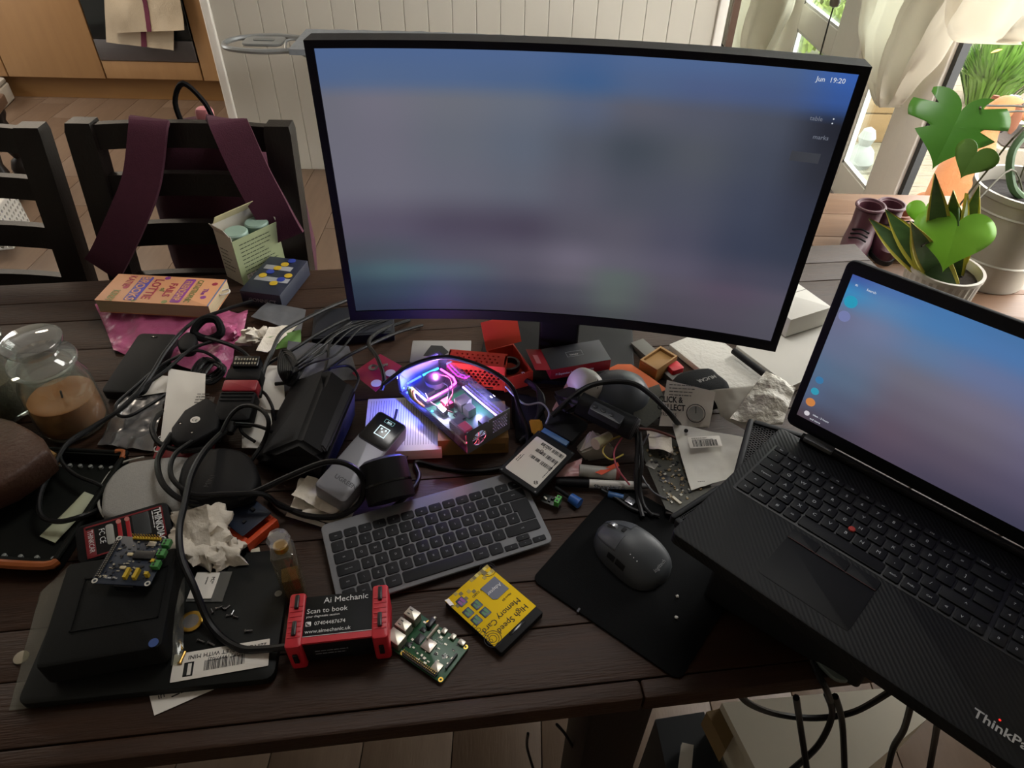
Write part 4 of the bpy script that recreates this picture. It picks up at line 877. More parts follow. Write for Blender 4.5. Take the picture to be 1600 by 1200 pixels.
header(t, .02*a, .12*c, 2, 20, .78*c/20, CHIP, SILV, h=.0012, up=.0006); header(t, .3*a, .94*c, 10, 1, .5*a/10, M('yellow_plastic', 'c8a81e', .5), GOLD, h=.0025, up=.007)
for y0 in (.33, .57, .78): 
    o = MB().box(.9*a, 1.03*a, y0*c, (y0+.14)*c, 0, .007).build('terminal_block', M('green_terminal', '3f8a44', .5), t); MB().box(.93*a, .96*a, (y0+.02)*c, (y0+.06)*c, .007, .0073).box(.93*a, .96*a, (y0+.08)*c, (y0+.12)*c, .007, .0073).build('screw_slot', CHIP, o)
for x in (.52, .68): MB().box(x*a, (x+.055)*a, .1*c, .30*c, 0, .006).build('jumper', M('yellow_plastic', ''), t)
for y in (.16, .42): MB().box(.87*a, .93*a, y*c, (y+.06)*c, .0, .008).build('jumper', M('yellow_plastic', ''), t)
on(t, a, c, 'chip', CHIP, .48, .85, .52, .68, .003); on(t, a, c, 'chip', SILV, .62, .76, .80, .90, .002)
for y in (.30, .58): on(t, a, c, 'capacitor', M('cap_cream', 'c7b994', .5), .36, .46, y, y+.06, .002)
MB().box(.4*a, .72*a, -.02*c, .05*c, -.011, -.0017).build('header_block', CHIP, t); pcb_parts(t, a, c, 90, 3)
txt(t, 'RS485 CAN', .003, .2*a, .1*c)
# shipping label on the tablet
mw, a, c = F((265, 1067, .0145), (419, 1040, .0145), (283, 1021, .0145)); t = thing('shipping_label', 'white barcode label stuck on the front edge of the tablet', 'label', mw)
MB().rbox(0, a, 0, c, -.0004, 0, .001, .0001).build('paper', WHITEP, t)
txt(t, '22INCH TABLET WITH MINI', .0072, a*.97, c*.86, pi, INK, z=.0003); txt(t, '(OPT19997/02)', .0062, a*.72, c*.66, pi, INK, z=.0003); barcode(a*.42, c*.36, INK, t, T(.33*a, .22*c, .0003), 34, 2)
m = MB(); m.box(.12*a, .16*a, .12*c, .62*c, 0, .0003).box(.12*a, .22*a, .12*c, .16*c, 0, .0003).box(.2*a, .22*a, .12*c, .62*c, 0, .0003).box(.12*a, .22*a, .58*c, .62*c, 0, .0003); m.build('symbol', INK, t)
t = sheet('paper_card', 'white printed card sticking out below the tablet', 'card', [(241, 1118, .0012), (334, 1077, .0012), (300, 1060, .0012), (232, 1082, .0012)], WHITEP, .0003, 30, .0004, 3, part='paper'); mw, a, c = F((241, 1118, .0018), (334, 1077, .0018), (232, 1082, .0018))
lettering('in', .011, INK, t, mw @ T(.006, c*.55, 0)); textlines(.03, 2, .006, .0016, INK, t, mw @ T(.02, c*.6, 0), 4)
# coin, screws and standoffs on the tablet
cpos = P(299, 972, .0135); t = thing('coin', 'bimetal coin with a silver centre on the black tablet', 'coin', T(*cpos, .6))
MB().lathe([(.0135, 0), (.0142, .0005), (.0142, .0022), (.0135, .0027), (.0095, .0026), (.0095, .0005)], 32).build('outer_ring', GOLD, t); MB().lathe([(.0096, .0003), (.0096, .0025), (.007, .0026), (.0002, .003)], 28).build('centre', STEEL, t)
def screw(label, px, py, h, yaw, ln=.008, r=.0011, mat=STEEL, name='screw', hr=.0022, group=None):
    q = P(px, py, h+hr); t = thing(name, label, name.replace('_', ' '), T(q.x, q.y, q.z, yaw) @ Matrix.Rotation(R(90), 4, 'Y'), group)
    MB().rod((0, 0, 0), (0, 0, ln), r, 8).build('shank', mat, t); MB().lathe([(hr*.5, -.0014), (hr, -.0008), (hr, 0), (r, .0001)], 12).build('head', mat, t)
for i, (px, py, yw) in enumerate(((332, 957, 2.2), (338, 951, .4), (347, 949, -.6), (353, 951, .9), (355, 962, .2), (362, 960, 1.4), (366, 963, -.3))): screw('tiny steel screw in the scatter above the coin', px, py, .013, yw, .006, .0009, STEEL, 'screw', .0019, 'tiny screws scattered on the tablet')
screw('single steel screw right of the coin near the label', 384, 986, .013, .1, .008); screw('steel screw just above the white label, left one', 310, 1000, .013, -.3, .009); screw('steel screw just above the white label, right one', 326, 1004, .013, -.4, .009)
screw('brass standoff nearest the coin beside the black case', 281, 1002, .013, -1.0, .013, .0016, BRASS, 'standoff', .0026); screw('brass standoff by the corner of the white label', 281, 1036, .013, 1.5, .014, .0018, BRASS, 'standoff', .0028)
mw, a, c = F((290, 940, .0145), (347, 940, .0145), (292, 893, .0145)); t = thing('parts_bag', 'small clear zip bag with white M2 label on the tablet', 'bag', mw)
patch([(0, 0, 0), (a, 0, 0), (a, c, 0), (0, c, 0)], 8, 8, .0008, 90, .0006, 3).build('bag', clear('zip_bag', 'c8c8c4', .3, .2, .15), t); on(t, a, c, 'paper_label', WHITEP, .02, .68, .08, .95, .0005, z=.0008); txt(t, 'M2*', .006, .5*a, .8*c, R(-90), INK, z=.0016); txt(t, 'screws', .004, .36*a, .8*c, R(-90), INK, z=.0016)
tag(MB().at(T(*P(399, 861, .001), .4)).rbox(-.006, .006, -.004, .004, 0, .001, .001, .0003).build('memory_card', CREAM), 'tiny cream memory card beside the crumpled tissue', 'memory card')
q = P(34, 1028, 0); tag(MB().at(T(*q)).lathe([(.0085, 0), (.0085, .002), (.006, .0024), (.0002, .0024)], 20).build('button_cell', M('cell_cream', '9a907c', .4)), 'small round button cell left of the tablet', 'battery')
# crumpled tissue by the case
q = P(318, 838, .016); m = crumple(q, .046, .045, .034, .5, 2, 40, 26, 34, TZ+.014); q2 = P(352, 868, .016); t = thing('crumpled_tissue', 'crumpled cream tissue behind the small zip bag', 'tissue'); m.build('wad', TISSUE, t, ang=50); crumple(q2, .026, .022, .018, .6, 5, 30, 18, 50, TZ+.014).build('corner', TISSUE, t, ang=50)
patch([P(290, 862, .03), P(330, 868, .03), P(322, 788, .07), P(268, 806, .05)], 14, 14, .008, 40, .001, 6).build('fold', TISSUE, t, ang=75)
# red and black diagnostic tablet
t, a, c = slabthing('diagnostic_reader', 'black and red diagnostic reader box leaning on the grey pouch', 'scanner', (122, 884, .030), (272, 838, .030), (107, 826, .048), .024, BLK, .010, .003)
m = MB(); x0, x1, y0, y1 = .10*a, .93*a, .08*c, .90*c; g = .0022
m.box(x0, x1, y0, y0+g, 0, .001).box(x0, x1, y1-g, y1, 0, .001).box(x0, x0+g, y0, y1, 0, .001).box(x1-g, x1, y0, y1, 0, .001); m.build('red_border', M('dark_red', '7e1a22', .4), t)
on(t, a, c, 'face_plate', BLKG, .115, .915, .11, .87, .0008); on(t, a, c, 'brand_band', M('dark_red', ''), .10, .20, .11, .80, .0012); on(t, a, c, 'display', M('dim_display', '3a3e40', .3), .60, .78, .25, .85, .0012)
for x in (.44, .53): 
    o = on(t, a, c, 'red_arrow', M('arrow_red', 'b02028', .4), x, x+.045, .15, .82, .0011); MB().at(T((x+.02)*a, .80*c, .0011)).lathe([(.0032, 0), (.0032, .0005), (.0002, .0005)], 16).build('light', M('pink_light', 'c98078', .5), o)
on(t, a, c, 'button', M('button_grey', 'a8a8a2', .5), .32, .40, .28, .80, .0016, .003)
txt(t, 'THINKDIAG 2', .0125, .84*a, .86*c, R(-90), WINK, bold=.0003, z=.0012, sx=.72); txt(t, 'THINKCAR', .009, .135*a, .78*c, R(-90), WINK, z=.0014, sx=.7); txt(t, 'FC CE', .010, .25*a, .75*c, R(-90), WINK, z=.0012, sx=.8)
textlines(.03, 1, .004, .0012, WINK, t, T(.815*a, .82*c, .0012, R(-90)), 5)
# grey pouch, adapter puck
t = thing('fabric_pouch', 'heather grey fabric zip pouch with pale piping', 'pouch'); GF = M('heather_grey', 'a3a19c', .95, var=.2, scale=300, bump=.3, bscale=700)
blob('body', [(165, 806), (156, 785), (163, 755), (188, 727), (225, 716), (300, 712), (340, 745), (320, 800), (245, 815)], .0, .028, GF, t, .008); pp = spline([P(x, y, .020) for x, y in [(163, 808), (154, 786), (161, 754), (187, 725), (225, 714)]], 6); MB().tube(pp, .0018, 6, 1).build('piping', M('pale_piping', 'b0ada4', .7), t)
t = thing('power_adapter_puck', 'round-cornered black adapter lying under the looped cables', 'adapter'); blob('body', [(276, 752), (292, 712), (340, 697), (385, 706), (404, 742), (388, 772), (330, 785), (290, 778)], .028, .052, BLK, t, .008)
mw, a, c = F((325, 762, .0522), (350, 722, .0522), (318, 750, .0522)); lettering('MINI', .011, M('embossed_black', '242426', .4), t, mw)
# open orange and black tool case
mw, a, c = F((84, 880, .022), (197, 708, .022), (92, 690, .022)); c = max(c, .16); t = thing('tool_case', 'open black tool case half with orange trim at the left edge', 'case', mw)
TB = M('case_inner_black', '131512', .75, var=.2, spec=.15)
MB().rbox(0, a, 0, c, -.022, -.017, .01, .002).build('tray_floor', TB, t)
for x0, x1, y0, y1 in ((0, a, 0, .006), (0, a, c-.006, c), (0, .006, .006, c-.006), (a-.006, a, .006, c-.006)): MB().box(x0, x1, y0, y1, -.017, 0).build('tray_wall', TB, t)
MB().tube([(.006, .0, 0), (a*.5, -.002, .001), (a-.006, 0, 0), (a, .006, 0), (a, c*.5, 0), (a, c-.004, 0)], .0035, 8, 3).build('black_trim', TB, t)
for yy in (.004, c-.012): MB().tube([(a-.012, yy-.004, .001), (a+.001, yy, .001), (a+.001, yy+.012, .001)], .004, 8, 3).build('orange_clip', M('dull_orange', '9c5220', .6), t)
MB().tube([(.006, .0, -.004), (-.002, .012, -.004), (-.003, c*.5, -.004), (0, c, -.004)], .006, 8, 3).build('orange_trim', M('dull_orange', '9c5220', .6), t)
for i in range(7): MB().at(T(a-.018, c*(.12+.1*i), -.017)).lathe([(.003, 0), (.003, .004), (.0005, .005)], 10).build('stud', M('stud_grey', '8a8d88', .5), t)
for i in range(5): MB().at(T(.016, c*(.1+.14*i), -.017)).lathe([(.003, 0), (.003, .004), (.0005, .005)], 10).build('stud', M('stud_grey', ''), t)
sheet('adhesive_strip', 'pale green backing strip curling in the open tool case', 'strip', [(62, 838, .010), (86, 848, .010), (152, 776, .014), (132, 768, .022)], M('pale_green_strip', 'b3b79a', .6, var=.06), .001, 20, .0006, 2, 6, 12, .004)
# leather pouch and cardboard at the left edge
t = thing('leather_pouch', 'brown leather pouch at the left edge of the table', 'pouch'); LE = M('brown_leather', '3a2318', .55, col2='4d3020', scale=30, bump=.3, bscale=160)
blob('body', [(-60, 660), (-20, 650), (20, 655), (64, 680), (72, 700), (68, 708), (6, 752), (-60, 762)], .032, .078, LE, t, .008, 2); MB().tube([P(-30, 690, .076), P(0, 683, .077), P(14, 672, .076)], .0012, 6).build('stitch_line', M('leather_dark', '1f120c', .7), t)
t, a, c = slabthing('cardboard_box', 'flat brown cardboard box under the leather pouch', 'box', (-70, 815, .030), (88, 708, .030), (-70, 650, .030), .030, CARD, .001, .0008)
MB().box(0, a, -.0008, .0006, -.02, -.018).build('tape_edge', M('box_tape', '8a6a3c', .4), t)
sheet('scrap_paper', 'grey scrap of paper at the left edge beside the tool case', 'paper', [(-30, 820, .002), (5, 815, .002), (22, 778, .002), (-30, 782, .002)], WHITEP, .001, 20, .0005, 9)
# candle jar and second jar
JG = clear('jar_glass', 'eef2ee', .35, .03, .03)
q = P(120, 662, 0); ht = UY(92, 528, q.y).z-TZ; rj = .051
t = thing('candle_jar', 'lidded glass jar holding an orange candle', 'candle jar', T(q.x, q.y, TZ))
hb = ht*.70
MB().lathe([(rj*.80, .001), (rj*.97, .006), (rj, .02), (rj*1.0, hb*.62), (rj*.97, hb*.76), (rj*.80, hb*.93), (rj*.78, hb), (rj*.74, hb), (rj*.76, hb*.93), (rj*.92, hb*.75), (rj*.95, hb*.6), (rj*.95, .012), (.002, .008)], 48).build('glass', JG, t, ang=60)
MB().lathe([(rj*.94, .0125), (rj*.945, hb*.50), (rj*.90, hb*.505), (.03, hb*.47), (.002, hb*.465)], 40).build('candle_wax', M('orange_wax', 'b8622f', .45, col2='a8753c', scale=12), t); MB().rod((0, 0, hb*.46), (.003, 0, hb*.58), .0015, 6).build('wick', INK, t)
MB().lathe([(rj*.73, hb*.9), (rj*.74, hb+.001), (rj*.92, hb+.003), (rj*.95, hb+.008), (rj*.9, hb+.014), (rj*.62, hb+.018), (rj*.55, hb+.026), (rj*.80, ht*.93), (rj*.82, ht*.97), (rj*.7, ht*.995), (.002, ht*.975)], 48).build('lid', clear('lid_glass', 'f2f6f4', .6, .03, .06), t, ang=60)
q = P(2, 640, 0); t = thing('glass_jar', 'wide glass jar of speckled mix at the left edge', 'jar', T(q.x, q.y, TZ)); r2 = .062; h2 = UY(8, 535, q.y).z-TZ
MB().lathe([(r2*.8, .001), (r2, .01), (r2*1.02, h2*.6), (r2*.9, h2*.82), (r2*.86, h2), (r2*.82, h2), (r2*.86, h2*.8), (r2*.97, h2*.58), (r2*.95, .014), (.002, .01)], 40).build('glass', JG, t, ang=60)
MB().lathe([(r2*.93, .0145), (r2*.955, h2*.55), (.002, h2*.56)], 36).build('contents', M('speckled_mix', '6f6248', .8, col2='2a2018', scale=180, bump=.5, bscale=200), t)
MB().lathe([(r2*.84, h2*.98), (r2*.95, h2), (r2*.95, h2+.006), (r2*.6, h2+.012), (.002, h2+.012)], 36).build('lid', JG, t, ang=60)
# power bank, pink bag, book
t, a, c = slabthing('black_power_bank', 'slim black power bank standing against the pink bag', 'power bank', (156, 612, .022), (224, 614, .022), (189, 519, .028), .020, M('bank_black', '141516', .6, spec=.2), .010, .003); MB().at(T(a*.45, c*.93, 0)).rbox(-.006, .006, -.002, .002, 0, .0006, .002, .0002).build('button', BLKG, t)
PINK = M('pink_antistatic', 'b85a84', .35, var=.2, scale=14, bump=.5, bscale=90)
sheet('pink_bubble_bag', 'pink bubble wrap bag spread under the book', 'bag', [(178, 548, .004), (352, 590, .006), (388, 486, .012), (150, 478, .012)], PINK, .010, 26, .001, 2, 40, 30, .010)
tag(crumple(P(352, 524, .012), .03, .03, .02, .4, 3, 26, 16, 45).build('pink_wrap_ball', PINK), 'crumpled ball of pink wrap at the right of the pink bag', 'wrap')
mw, a, c = F((147, 469, .052), (326, 479, .052), (187, 428, .052)); t = thing('paperback_book', 'peach paperback book with purple hand-lettered title', 'book', mw)
PEACH = M('peach_cover', 'd79a6e', .5, var=.08, scale=10)
MB().rbox(.001, a-.001, .001, c-.001, -.026, -.0006, .001, .0005).build('pages', M('cream_pages', 'bfae8c', .8, col2='9a8a6c', scale=400, stretch=(.05, .05, 8)), t); MB().rbox(0, a, 0, c, -.0005, .0004, .002, .0002).build('front_cover', PEACH, t); MB().rbox(0, a, 0, c, -.027, -.0261, .002, .0002).build('back_cover', PEACH, t)
PU = M('purple_print', '8c3a8e', .5); BL = M('violet_print', '5b4fa0', .5); RD = M('crimson_print', 'a8324a', .5); GNP = M('olive_print', '7c8046', .5)
def blocktext(s, x, mat, sz=.014, pad=None, col=None):
    if pad: MB().rbox(x-.003, x+sz*.78+.003, c*.06, c*.94, .0004, .0007, .004, .0001).build('title_block', pad, t)
    lettering(s, sz, mat, t, T(x, c*.5, .0009, R(-90)), 'CENTER', .0004, min(1, c*.84/(sz*.62*len(s))))
blocktext('BROOKS', a*.25, PEACH, .024, BL); blocktext('LOTTIE', a*.38, RD, .024); blocktext('of', a*.485, GNP, .014); blocktext('FAILS', a*.54, RD, .02); blocktext('FRIENDSHIP', a*.655, PEACH, .018, PU); blocktext('CATASTROPHIC', a*.76, GNP, .016); blocktext('The', a*.86, PU, .013)
lettering('KATIE', .02, RD, t, T(a*.13, c*.95, .0009, R(-90)), 'LEFT', .0003, .7); lettering('KIRBY', .02, GNP, t, T(a*.09, c*.40, .0009, R(-90)), 'LEFT', .0003, .7)
for x, y, mt in ((.17, .52, RD), (.33, .08, GNP), (.9, .3, PU), (.92, .8, RD), (.6, .07, GNP), (.47, .93, PU)): MB().at(T(a*x, c*y, .0004)).lathe([(.005, 0), (.006, .0002), (.002, .0003)], 7).build('doodle', mt, t)
MB().box(a-.004, a-.0015, 0, c, .0004, .0006).build('edge_stripe', M('blue_stripe', '4f7aa8', .5), t)
MB().tube([P(343, 456, .045), P(356, 452, .045), P(358, 457, .045), P(345, 461, .045)], .0016, 6, 3, True).build('page_clip', WHITEPL).matrix_world; bpy.data.objects['page_clip']['label'] = 'white paper clip on the right edge of the book'; bpy.data.objects['page_clip']['category'] = 'clip'
# opened carton with two jars
o_, x_ = P(381, 446, 0), P(447, 412, 0); yw = math.atan2(x_.y-o_.y, x_.x-o_.x); cw = (x_-o_).length; chh = UY(367, 379, o_.y).z-TZ; cdp = .055
t = thing('open_carton', 'opened pale green and white carton standing by the monitor', 'carton', T(o_.x, o_.y, TZ, yw)); CG = M('carton_green', '98a37a', .6, var=.06); CW = M('carton_white', 'c2bcae', .7, var=.05)
MB().box(0, cw, 0, .0012, 0, chh).build('front_panel', CG, t); MB().box(0, .0012, .0012, cdp, 0, chh*1.10).build('side_panel', CW, t); MB().box(cw-.0012, cw, .0012, cdp, 0, chh*1.10).build('side_panel', CW, t); MB().box(0, cw, cdp, cdp+.0012, 0, chh*1.22).build('back_panel', CW, t); MB().box(.0012, cw-.0012, .0012, cdp, 0, .0012).build('base_panel', CW, t)
MB().at(T(0, cdp, chh*1.22, 0, R(-55))).box(0.002, cw-.002, -.022, 0, -.001, 0).build('lid_flap', M('carton_cream', 'c9be94', .6), t)
MB().at(T(0, .004, chh*1.10, 0, 0, R(-25))).prism([(-.0012, 0), (0, 0), (0, .045), (-.0012, .045)], 0, .022).build('dust_flap', CW, t); MB().at(T(cw, .004, chh*1.10, 0, 0, R(25))).prism([(0, 0), (.0012, 0), (.0012, .045), (0, .045)], 0, .016).build('dust_flap', CW, t)
textlines(cw*.75, 9, .0085, .0018, M('dark_green_ink', '39412c', .7), t, T(cw*.12, -.0003, chh*.86, 0, R(90)), 6); MB().box(cw*.12, cw*.40, -.0004, 0, chh*.08, chh*.2).build('spec_box', CW, t); lettering('10. 50 G', .007, INK, t, T(cw*.14, -.0006, chh*.115, 0, R(90)))
textlines(.04, 6, .009, .002, INKG, t, T(-.0003, .05, chh*.7, R(-90), R(90)), 8)
for i in range(2):
    jx = cw*(.27+.46*i); j = tag(MB().at(t.matrix_basis @ T(jx, cdp*.5, .002)).lathe([(cw*.2, 0), (cw*.2, chh*.86), (cw*.215, chh*.86), (cw*.22, chh*.99), (cw*.2, chh*1.02), (.001, chh*1.02)], 28).build('lidded_pot', M('teal_lid', '8fa89a', .45, var=.05)), ('teal lidded pot at the left inside the open carton', 'teal lidded pot at the right inside the open carton')[i], 'pot')
# dark blue game box
t, a, c = slabthing('game_box', 'dark navy game box with yellow and blue discs printed on it', 'box', (374, 454, .036), (437, 462, .036), (470, 406, .036), .034, M('navy_box', '23283a', .4, var=.1), .001, .0006)
for y0, seq in ((.30, 'ybyyb'), (.62, 'yby')):
    on(t, a, c, 'silver_slot', M('silver_print2', '9b9ca0', .5), .1+.0, .95 if len(seq) == 5 else .8, y0+.02, y0+.14, .0005)
for row, (sx, sy, seq) in enumerate(((.12, .45, 'ybyyb'), (.52, .28, 'yby'))):
    for i, s in enumerate(seq): MB().at(T((sx+.10*i)*a+.01, (sy+.12*i)*c, .0004)).lathe([(.008, 0), (.008, .001), (.006, .0012), (.0002, .0012)], 16).build('printed_disc', M('disc_yellow', 'c8a62a', .5) if s == 'y' else M('disc_blue', '2c3f9c', .5), t)
lettering('CONNECT', .012, M('silver_print2', ''), t, T(.18*a, -.0006, -.022, 0, R(90)))
# ---------------------------------------------------------------- papers and pouches, left middle
sheet('antistatic_bag', 'crumpled silver antistatic bag beside the candle jar', 'bag', [(152, 694, .006), (238, 704, .006), (262, 604, .012), (196, 606, .010)], M('antistatic_silver', '8a8a8c', .25, .75, bump=.3, bscale=40), .007, 30, .0006, 4, 26, 26, .006)
sheet('white_slip', 'white paper slip between the power bank and the silver bag', 'paper', [(196, 622, .014), (262, 612, .016), (264, 588, .018), (206, 580, .018)], WHITEP, .001, 20, .0005, 2)
t, a, c = slabthing('red_booklet', 'red booklet under the white envelope', 'booklet', (238, 716, .014), (330, 710, .014), (229, 642, .014), .006, M('red_cover', 'a81f2c', .45), .002, .001); MB().at(T(a*.1, c*.86, 0)).lathe([(.008, 0), (.008, .0004), (.0002, .0004)], 20).build('white_seal', WHITEP, t); txt(t, 'CAR', .02, .12*a, .1*c, R(90), WINK)
t = sheet('white_envelope', 'white folded envelope propped behind the cable plug', 'envelope', [(250, 690, .020), (318, 690, .020), (321, 584, .042), (264, 576, .042)], WHITEP, .0012, 25, .0008, 5, part='paper'); mw, a, c = F((252, 690, .023), (318, 690, .023), (264, 576, .045)); textlines(.03, 4, .006, .0016, INKG, t, mw @ T(.45*a, .62*c, .0012), 3); barcode(.008, .02, INKG, t, mw @ T(.80*a, .45*c, .0012), 9, 3)
sheet('white_instruction_sheet', 'white leaflet under the cables beside the black brick', 'paper', [(378, 700, .012), (430, 700, .012), (416, 588, .020), (378, 588, .020)], WHITEP, .001, 25, .0006, 6)
sheet('paper_tag', 'white rounded paper near the monitor behind the leaflet', 'paper', [(408, 640, .022), (446, 640, .022), (442, 572, .026), (402, 570, .026)], WHITEP, .001, 30, .0006, 7)
sheet('grey_poly_bag', 'grey plastic bag lying left of the monitor under cables', 'bag', [(440, 612, .018), (560, 590, .022), (545, 540, .026), (450, 532, .026)], M('grey_poly', '55565c', .4, var=.2, bump=.3, bscale=50), .006, 26, .0008, 8, 20, 16)
t = thing('green_packet', 'green and white torn packet with tissue by the cable bundle', 'packet'); patch([P(408, 548, .02), P(470, 540, .02), P(470, 515, .03), P(414, 528, .03)], 10, 8, .003, 40, .001, 3).build('green_side', M('packet_green', '5f8a3c', .5), t); crumple(P(402, 528, .02), .032, .022, .018, .6, 6, 26, 16, 50, TZ+.012).build('tissue', TISSUE, t, ang=50); patch([P(400, 548, .03), P(418, 550, .025), P(470, 505, .03), P(420, 512, .034)], 10, 10, .004, 50, .001, 5).build('torn_paper', TISSUE, t, ang=75)
sheet('film_pouch', 'grey film pouch with teal print behind the packet', 'bag', [(392, 494, .014), (470, 520, .014), (478, 484, .020), (418, 472, .018)], M('film_grey', '6a6c70', .3, var=.2, bump=.3, bscale=40), .003, 30, .0008, 2)
# black cable with hook-and-loop strap
m = MB(); [m.tube([P(318+3*i, 560+2*i, .02+.006*(i % 3)), P(300+4*i, 585, .03+.004*(i % 2)), P(330, 600-3*i, .02), P(352-2*i, 575, .03+.005*(i % 2))], .0028, 7, 6, True) for i in range(6)]; tag(m.build('coiled_cable', RUB), 'tightly coiled black cable beside the pink bag', 'cable')
tag(MB().tube([P(303, 520, .045), P(318, 500, .06), P(338, 500, .06), P(345, 520, .045), P(325, 530, .035)], .0075, 8, 6, True).build('cable_strap', BLKM), 'black fabric cable strap loop lying on the pink bag', 'strap')
tag(blob('cable_plug', [(276, 533), (292, 518), (306, 524), (302, 542), (284, 546)], .03, .048, BLK, None, .004), 'black cable plug end lying beside the fabric strap', 'plug')
# diagnostic plug with red band and its sibling
mw, a, c = F((326, 668, .045), (386, 668, .045), (330, 558, .072)); t = thing('diagnostic_plug', 'black diagnostic plug with a red band and two rows of pins', 'plug', mw)
MB().rbox(.0, a, .10*c, .50*c, -.026, 0, .006, .004).build('grip', BLK, t); MB().rbox(.03*a, .97*a, .50*c, .66*c, -.025, .001, .004, .002).build('red_band', M('plug_red', '9c2230', .4), t); MB().rbox(.02*a, .98*a, .66*c, .84*c, -.025, 0, .005, .003).build('collar', BLK, t); MB().rbox(.14*a, .86*a, .84*c, 1.0*c, -.02, .004, .003, .0015).build('pin_block', BLKG, t)
for j in range(2):
    for i in range(8): MB().box((.19+.08*i)*a, (.235+.08*i)*a, (.93-.06*j)*c, (.96-.06*j)*c, .004, .0046).build('pin', SILV, t)
for i in range(3): MB().rbox(.06*a, .94*a, (.36+.05*i)*c, (.385+.05*i)*c, -.0002, .0012, .001, .0005).build('grip_rib', BLK, t)
MB().rod((a*.5, -.02*c, -.012), (a*.5, .1*c, -.012), .006, 12, .010).build('strain_relief', RUB, t)
t = thing('cable_adapter_plug', 'black cable plug with a round white CE sticker', 'plug'); blob('body', [(322, 620), (345, 634), (340, 668), (302, 690), (276, 692), (266, 684), (267, 668), (288, 640)], .024, .050, BLK, t, .004, 0)
q = P(305, 656, .0502); MB().at(T(*q)).lathe([(.0072, 0), (.0072, .0005), (.0002, .0005)], 24).build('sticker', WHITEP, t); lettering('CE', .0075, INK, t, T(q.x-.005, q.y-.003, q.z+.0006, -.1))
for px, py in ((281, 661), (299, 675)): q = P(px, py, .0502); MB().at(T(*q)).lathe([(.0028, -.0002), (.0028, .0003), (.002, .0001), (.0002, .0001)], 12).build('screw_hole', BLKG, t)
MB().rod(P(272, 680, .038), P(257, 698, .034), .008, 12, .0055).build('strain_relief', RUB, t)

# ---------------------------------------------------------------- middle: bricks, power bank, dongle
t = thing('power_brick', 'large black power supply brick with sloping sides', 'power supply')
hull([P(396, 724, .004), P(402, 716, .03), P(466, 690, .085), P(510, 718, .080), P(505, 760, .004), P(455, 597, .028), P(459, 610, .004), P(511, 572, .095), P(556, 607, .085), P(556, 650, .004)], 'body', M('brick_black', '131316', .65, var=.2, scale=20, bump=.1, bscale=700, spec=.2), t, .006, 3)
hull([P(500, 695, .088), P(510, 708, .086), P(555, 606, .090), P(541, 596, .092), P(508, 712, .06), P(553, 612, .06)], 'side_strip', M('brick_strip', '26262b', .6, spec=.25), t, .003, 2)
t, a, c = slabthing('display_power_bank', 'grey metal power bank with a small lit display', 'power bank', (489, 757, .058), (538, 787, .046), (563, 622, .082), .034, M('gunmetal_shell', '84848a', .42, .2, var=.06), .008, .004)
on(t, a, c, 'display_glass', BLKG, .06, .94, .64, .975, .0008, .005); on(t, a, c, 'display_rim', M('rim_dark', '2a2a30', .3, .5), .03, .97, .625, .985, .0004, .006)
GW = glow('display_white', 'cfe4ea', 1.4)
def ringframe(t, x0, x1, y0, y1, g, mat, z, name='screen_icon'):
    m = MB(); m.box(x0, x1, y0, y0+g, z, z+.0002).box(x0, x1, y1-g, y1, z, z+.0002).box(x0, x0+g, y0, y1, z, z+.0002).box(x1-g, x1, y0, y1, z, z+.0002); return m.build(name, mat, t)
ringframe(t, .34*a, .68*a, .74*c, .74*c+.34*a, .0013, GW, .001); m = MB(); m.box(.42*a, .47*a, .76*c+.16*a, .76*c+.22*a, .001, .0012).box(.56*a, .61*a, .76*c+.16*a, .76*c+.22*a, .001, .0012).box(.49*a, .54*a, .76*c+.08*a, .76*c+.13*a, .001, .0012); m.build('screen_icon', GW, t)
ringframe(t, .36*a, .66*a, .90*c, .90*c+.13*a, .0006, glow('display_teal', '6fa3a8', .8), .001); lettering('85%', .0045, GW, t, T(.45*a, .905*c+.01*a, .001))
lettering('UGREEN', .0095, M('engraved_dark', '37373c', .5), t, T(.30*a, .16*c, .0002), 'LEFT', .0001)
p0, p1 = P(598, 722, .062), P(612, 782, .030); t = thing('cylinder_speaker', 'black cylinder device with a grooved band beside the power bank', 'speaker')
d = (p1-p0).normalized(); MB().rod(p0, p1, .034, 36).build('body', BLK, t); MB().rod(p0+(p1-p0)*.55, p0+(p1-p0)*.60, .0348, 36).build('band', BLKG, t); MB().rod(p0-d*.004, p0, .028, 30, .034).build('end_cap', M('cap_satin', '2b2b30', .4), t)
t = thing('folded_tissue', 'folded pale tissue under the grey power bank', 'tissue'); patch([P(448, 800, .012), P(540, 822, .010), P(572, 765, .018), P(470, 748, .020)], 22, 18, .007, 40, .001, 3).build('sheet', TISSUE, t, ang=75); patch([P(455, 772, .026), P(520, 806, .018), P(560, 770, .022), P(480, 742, .03)], 16, 14, .007, 44, .001, 8).build('fold', TISSUE, t, ang=75)
sheet('white_cable_sleeve', 'thin white strip of paper below the folded tissue', 'paper', [(446, 806, .002), (505, 824, .002), (508, 818, .004), (450, 798, .004)], WHITEP, .0005, 30, .0005, 3)
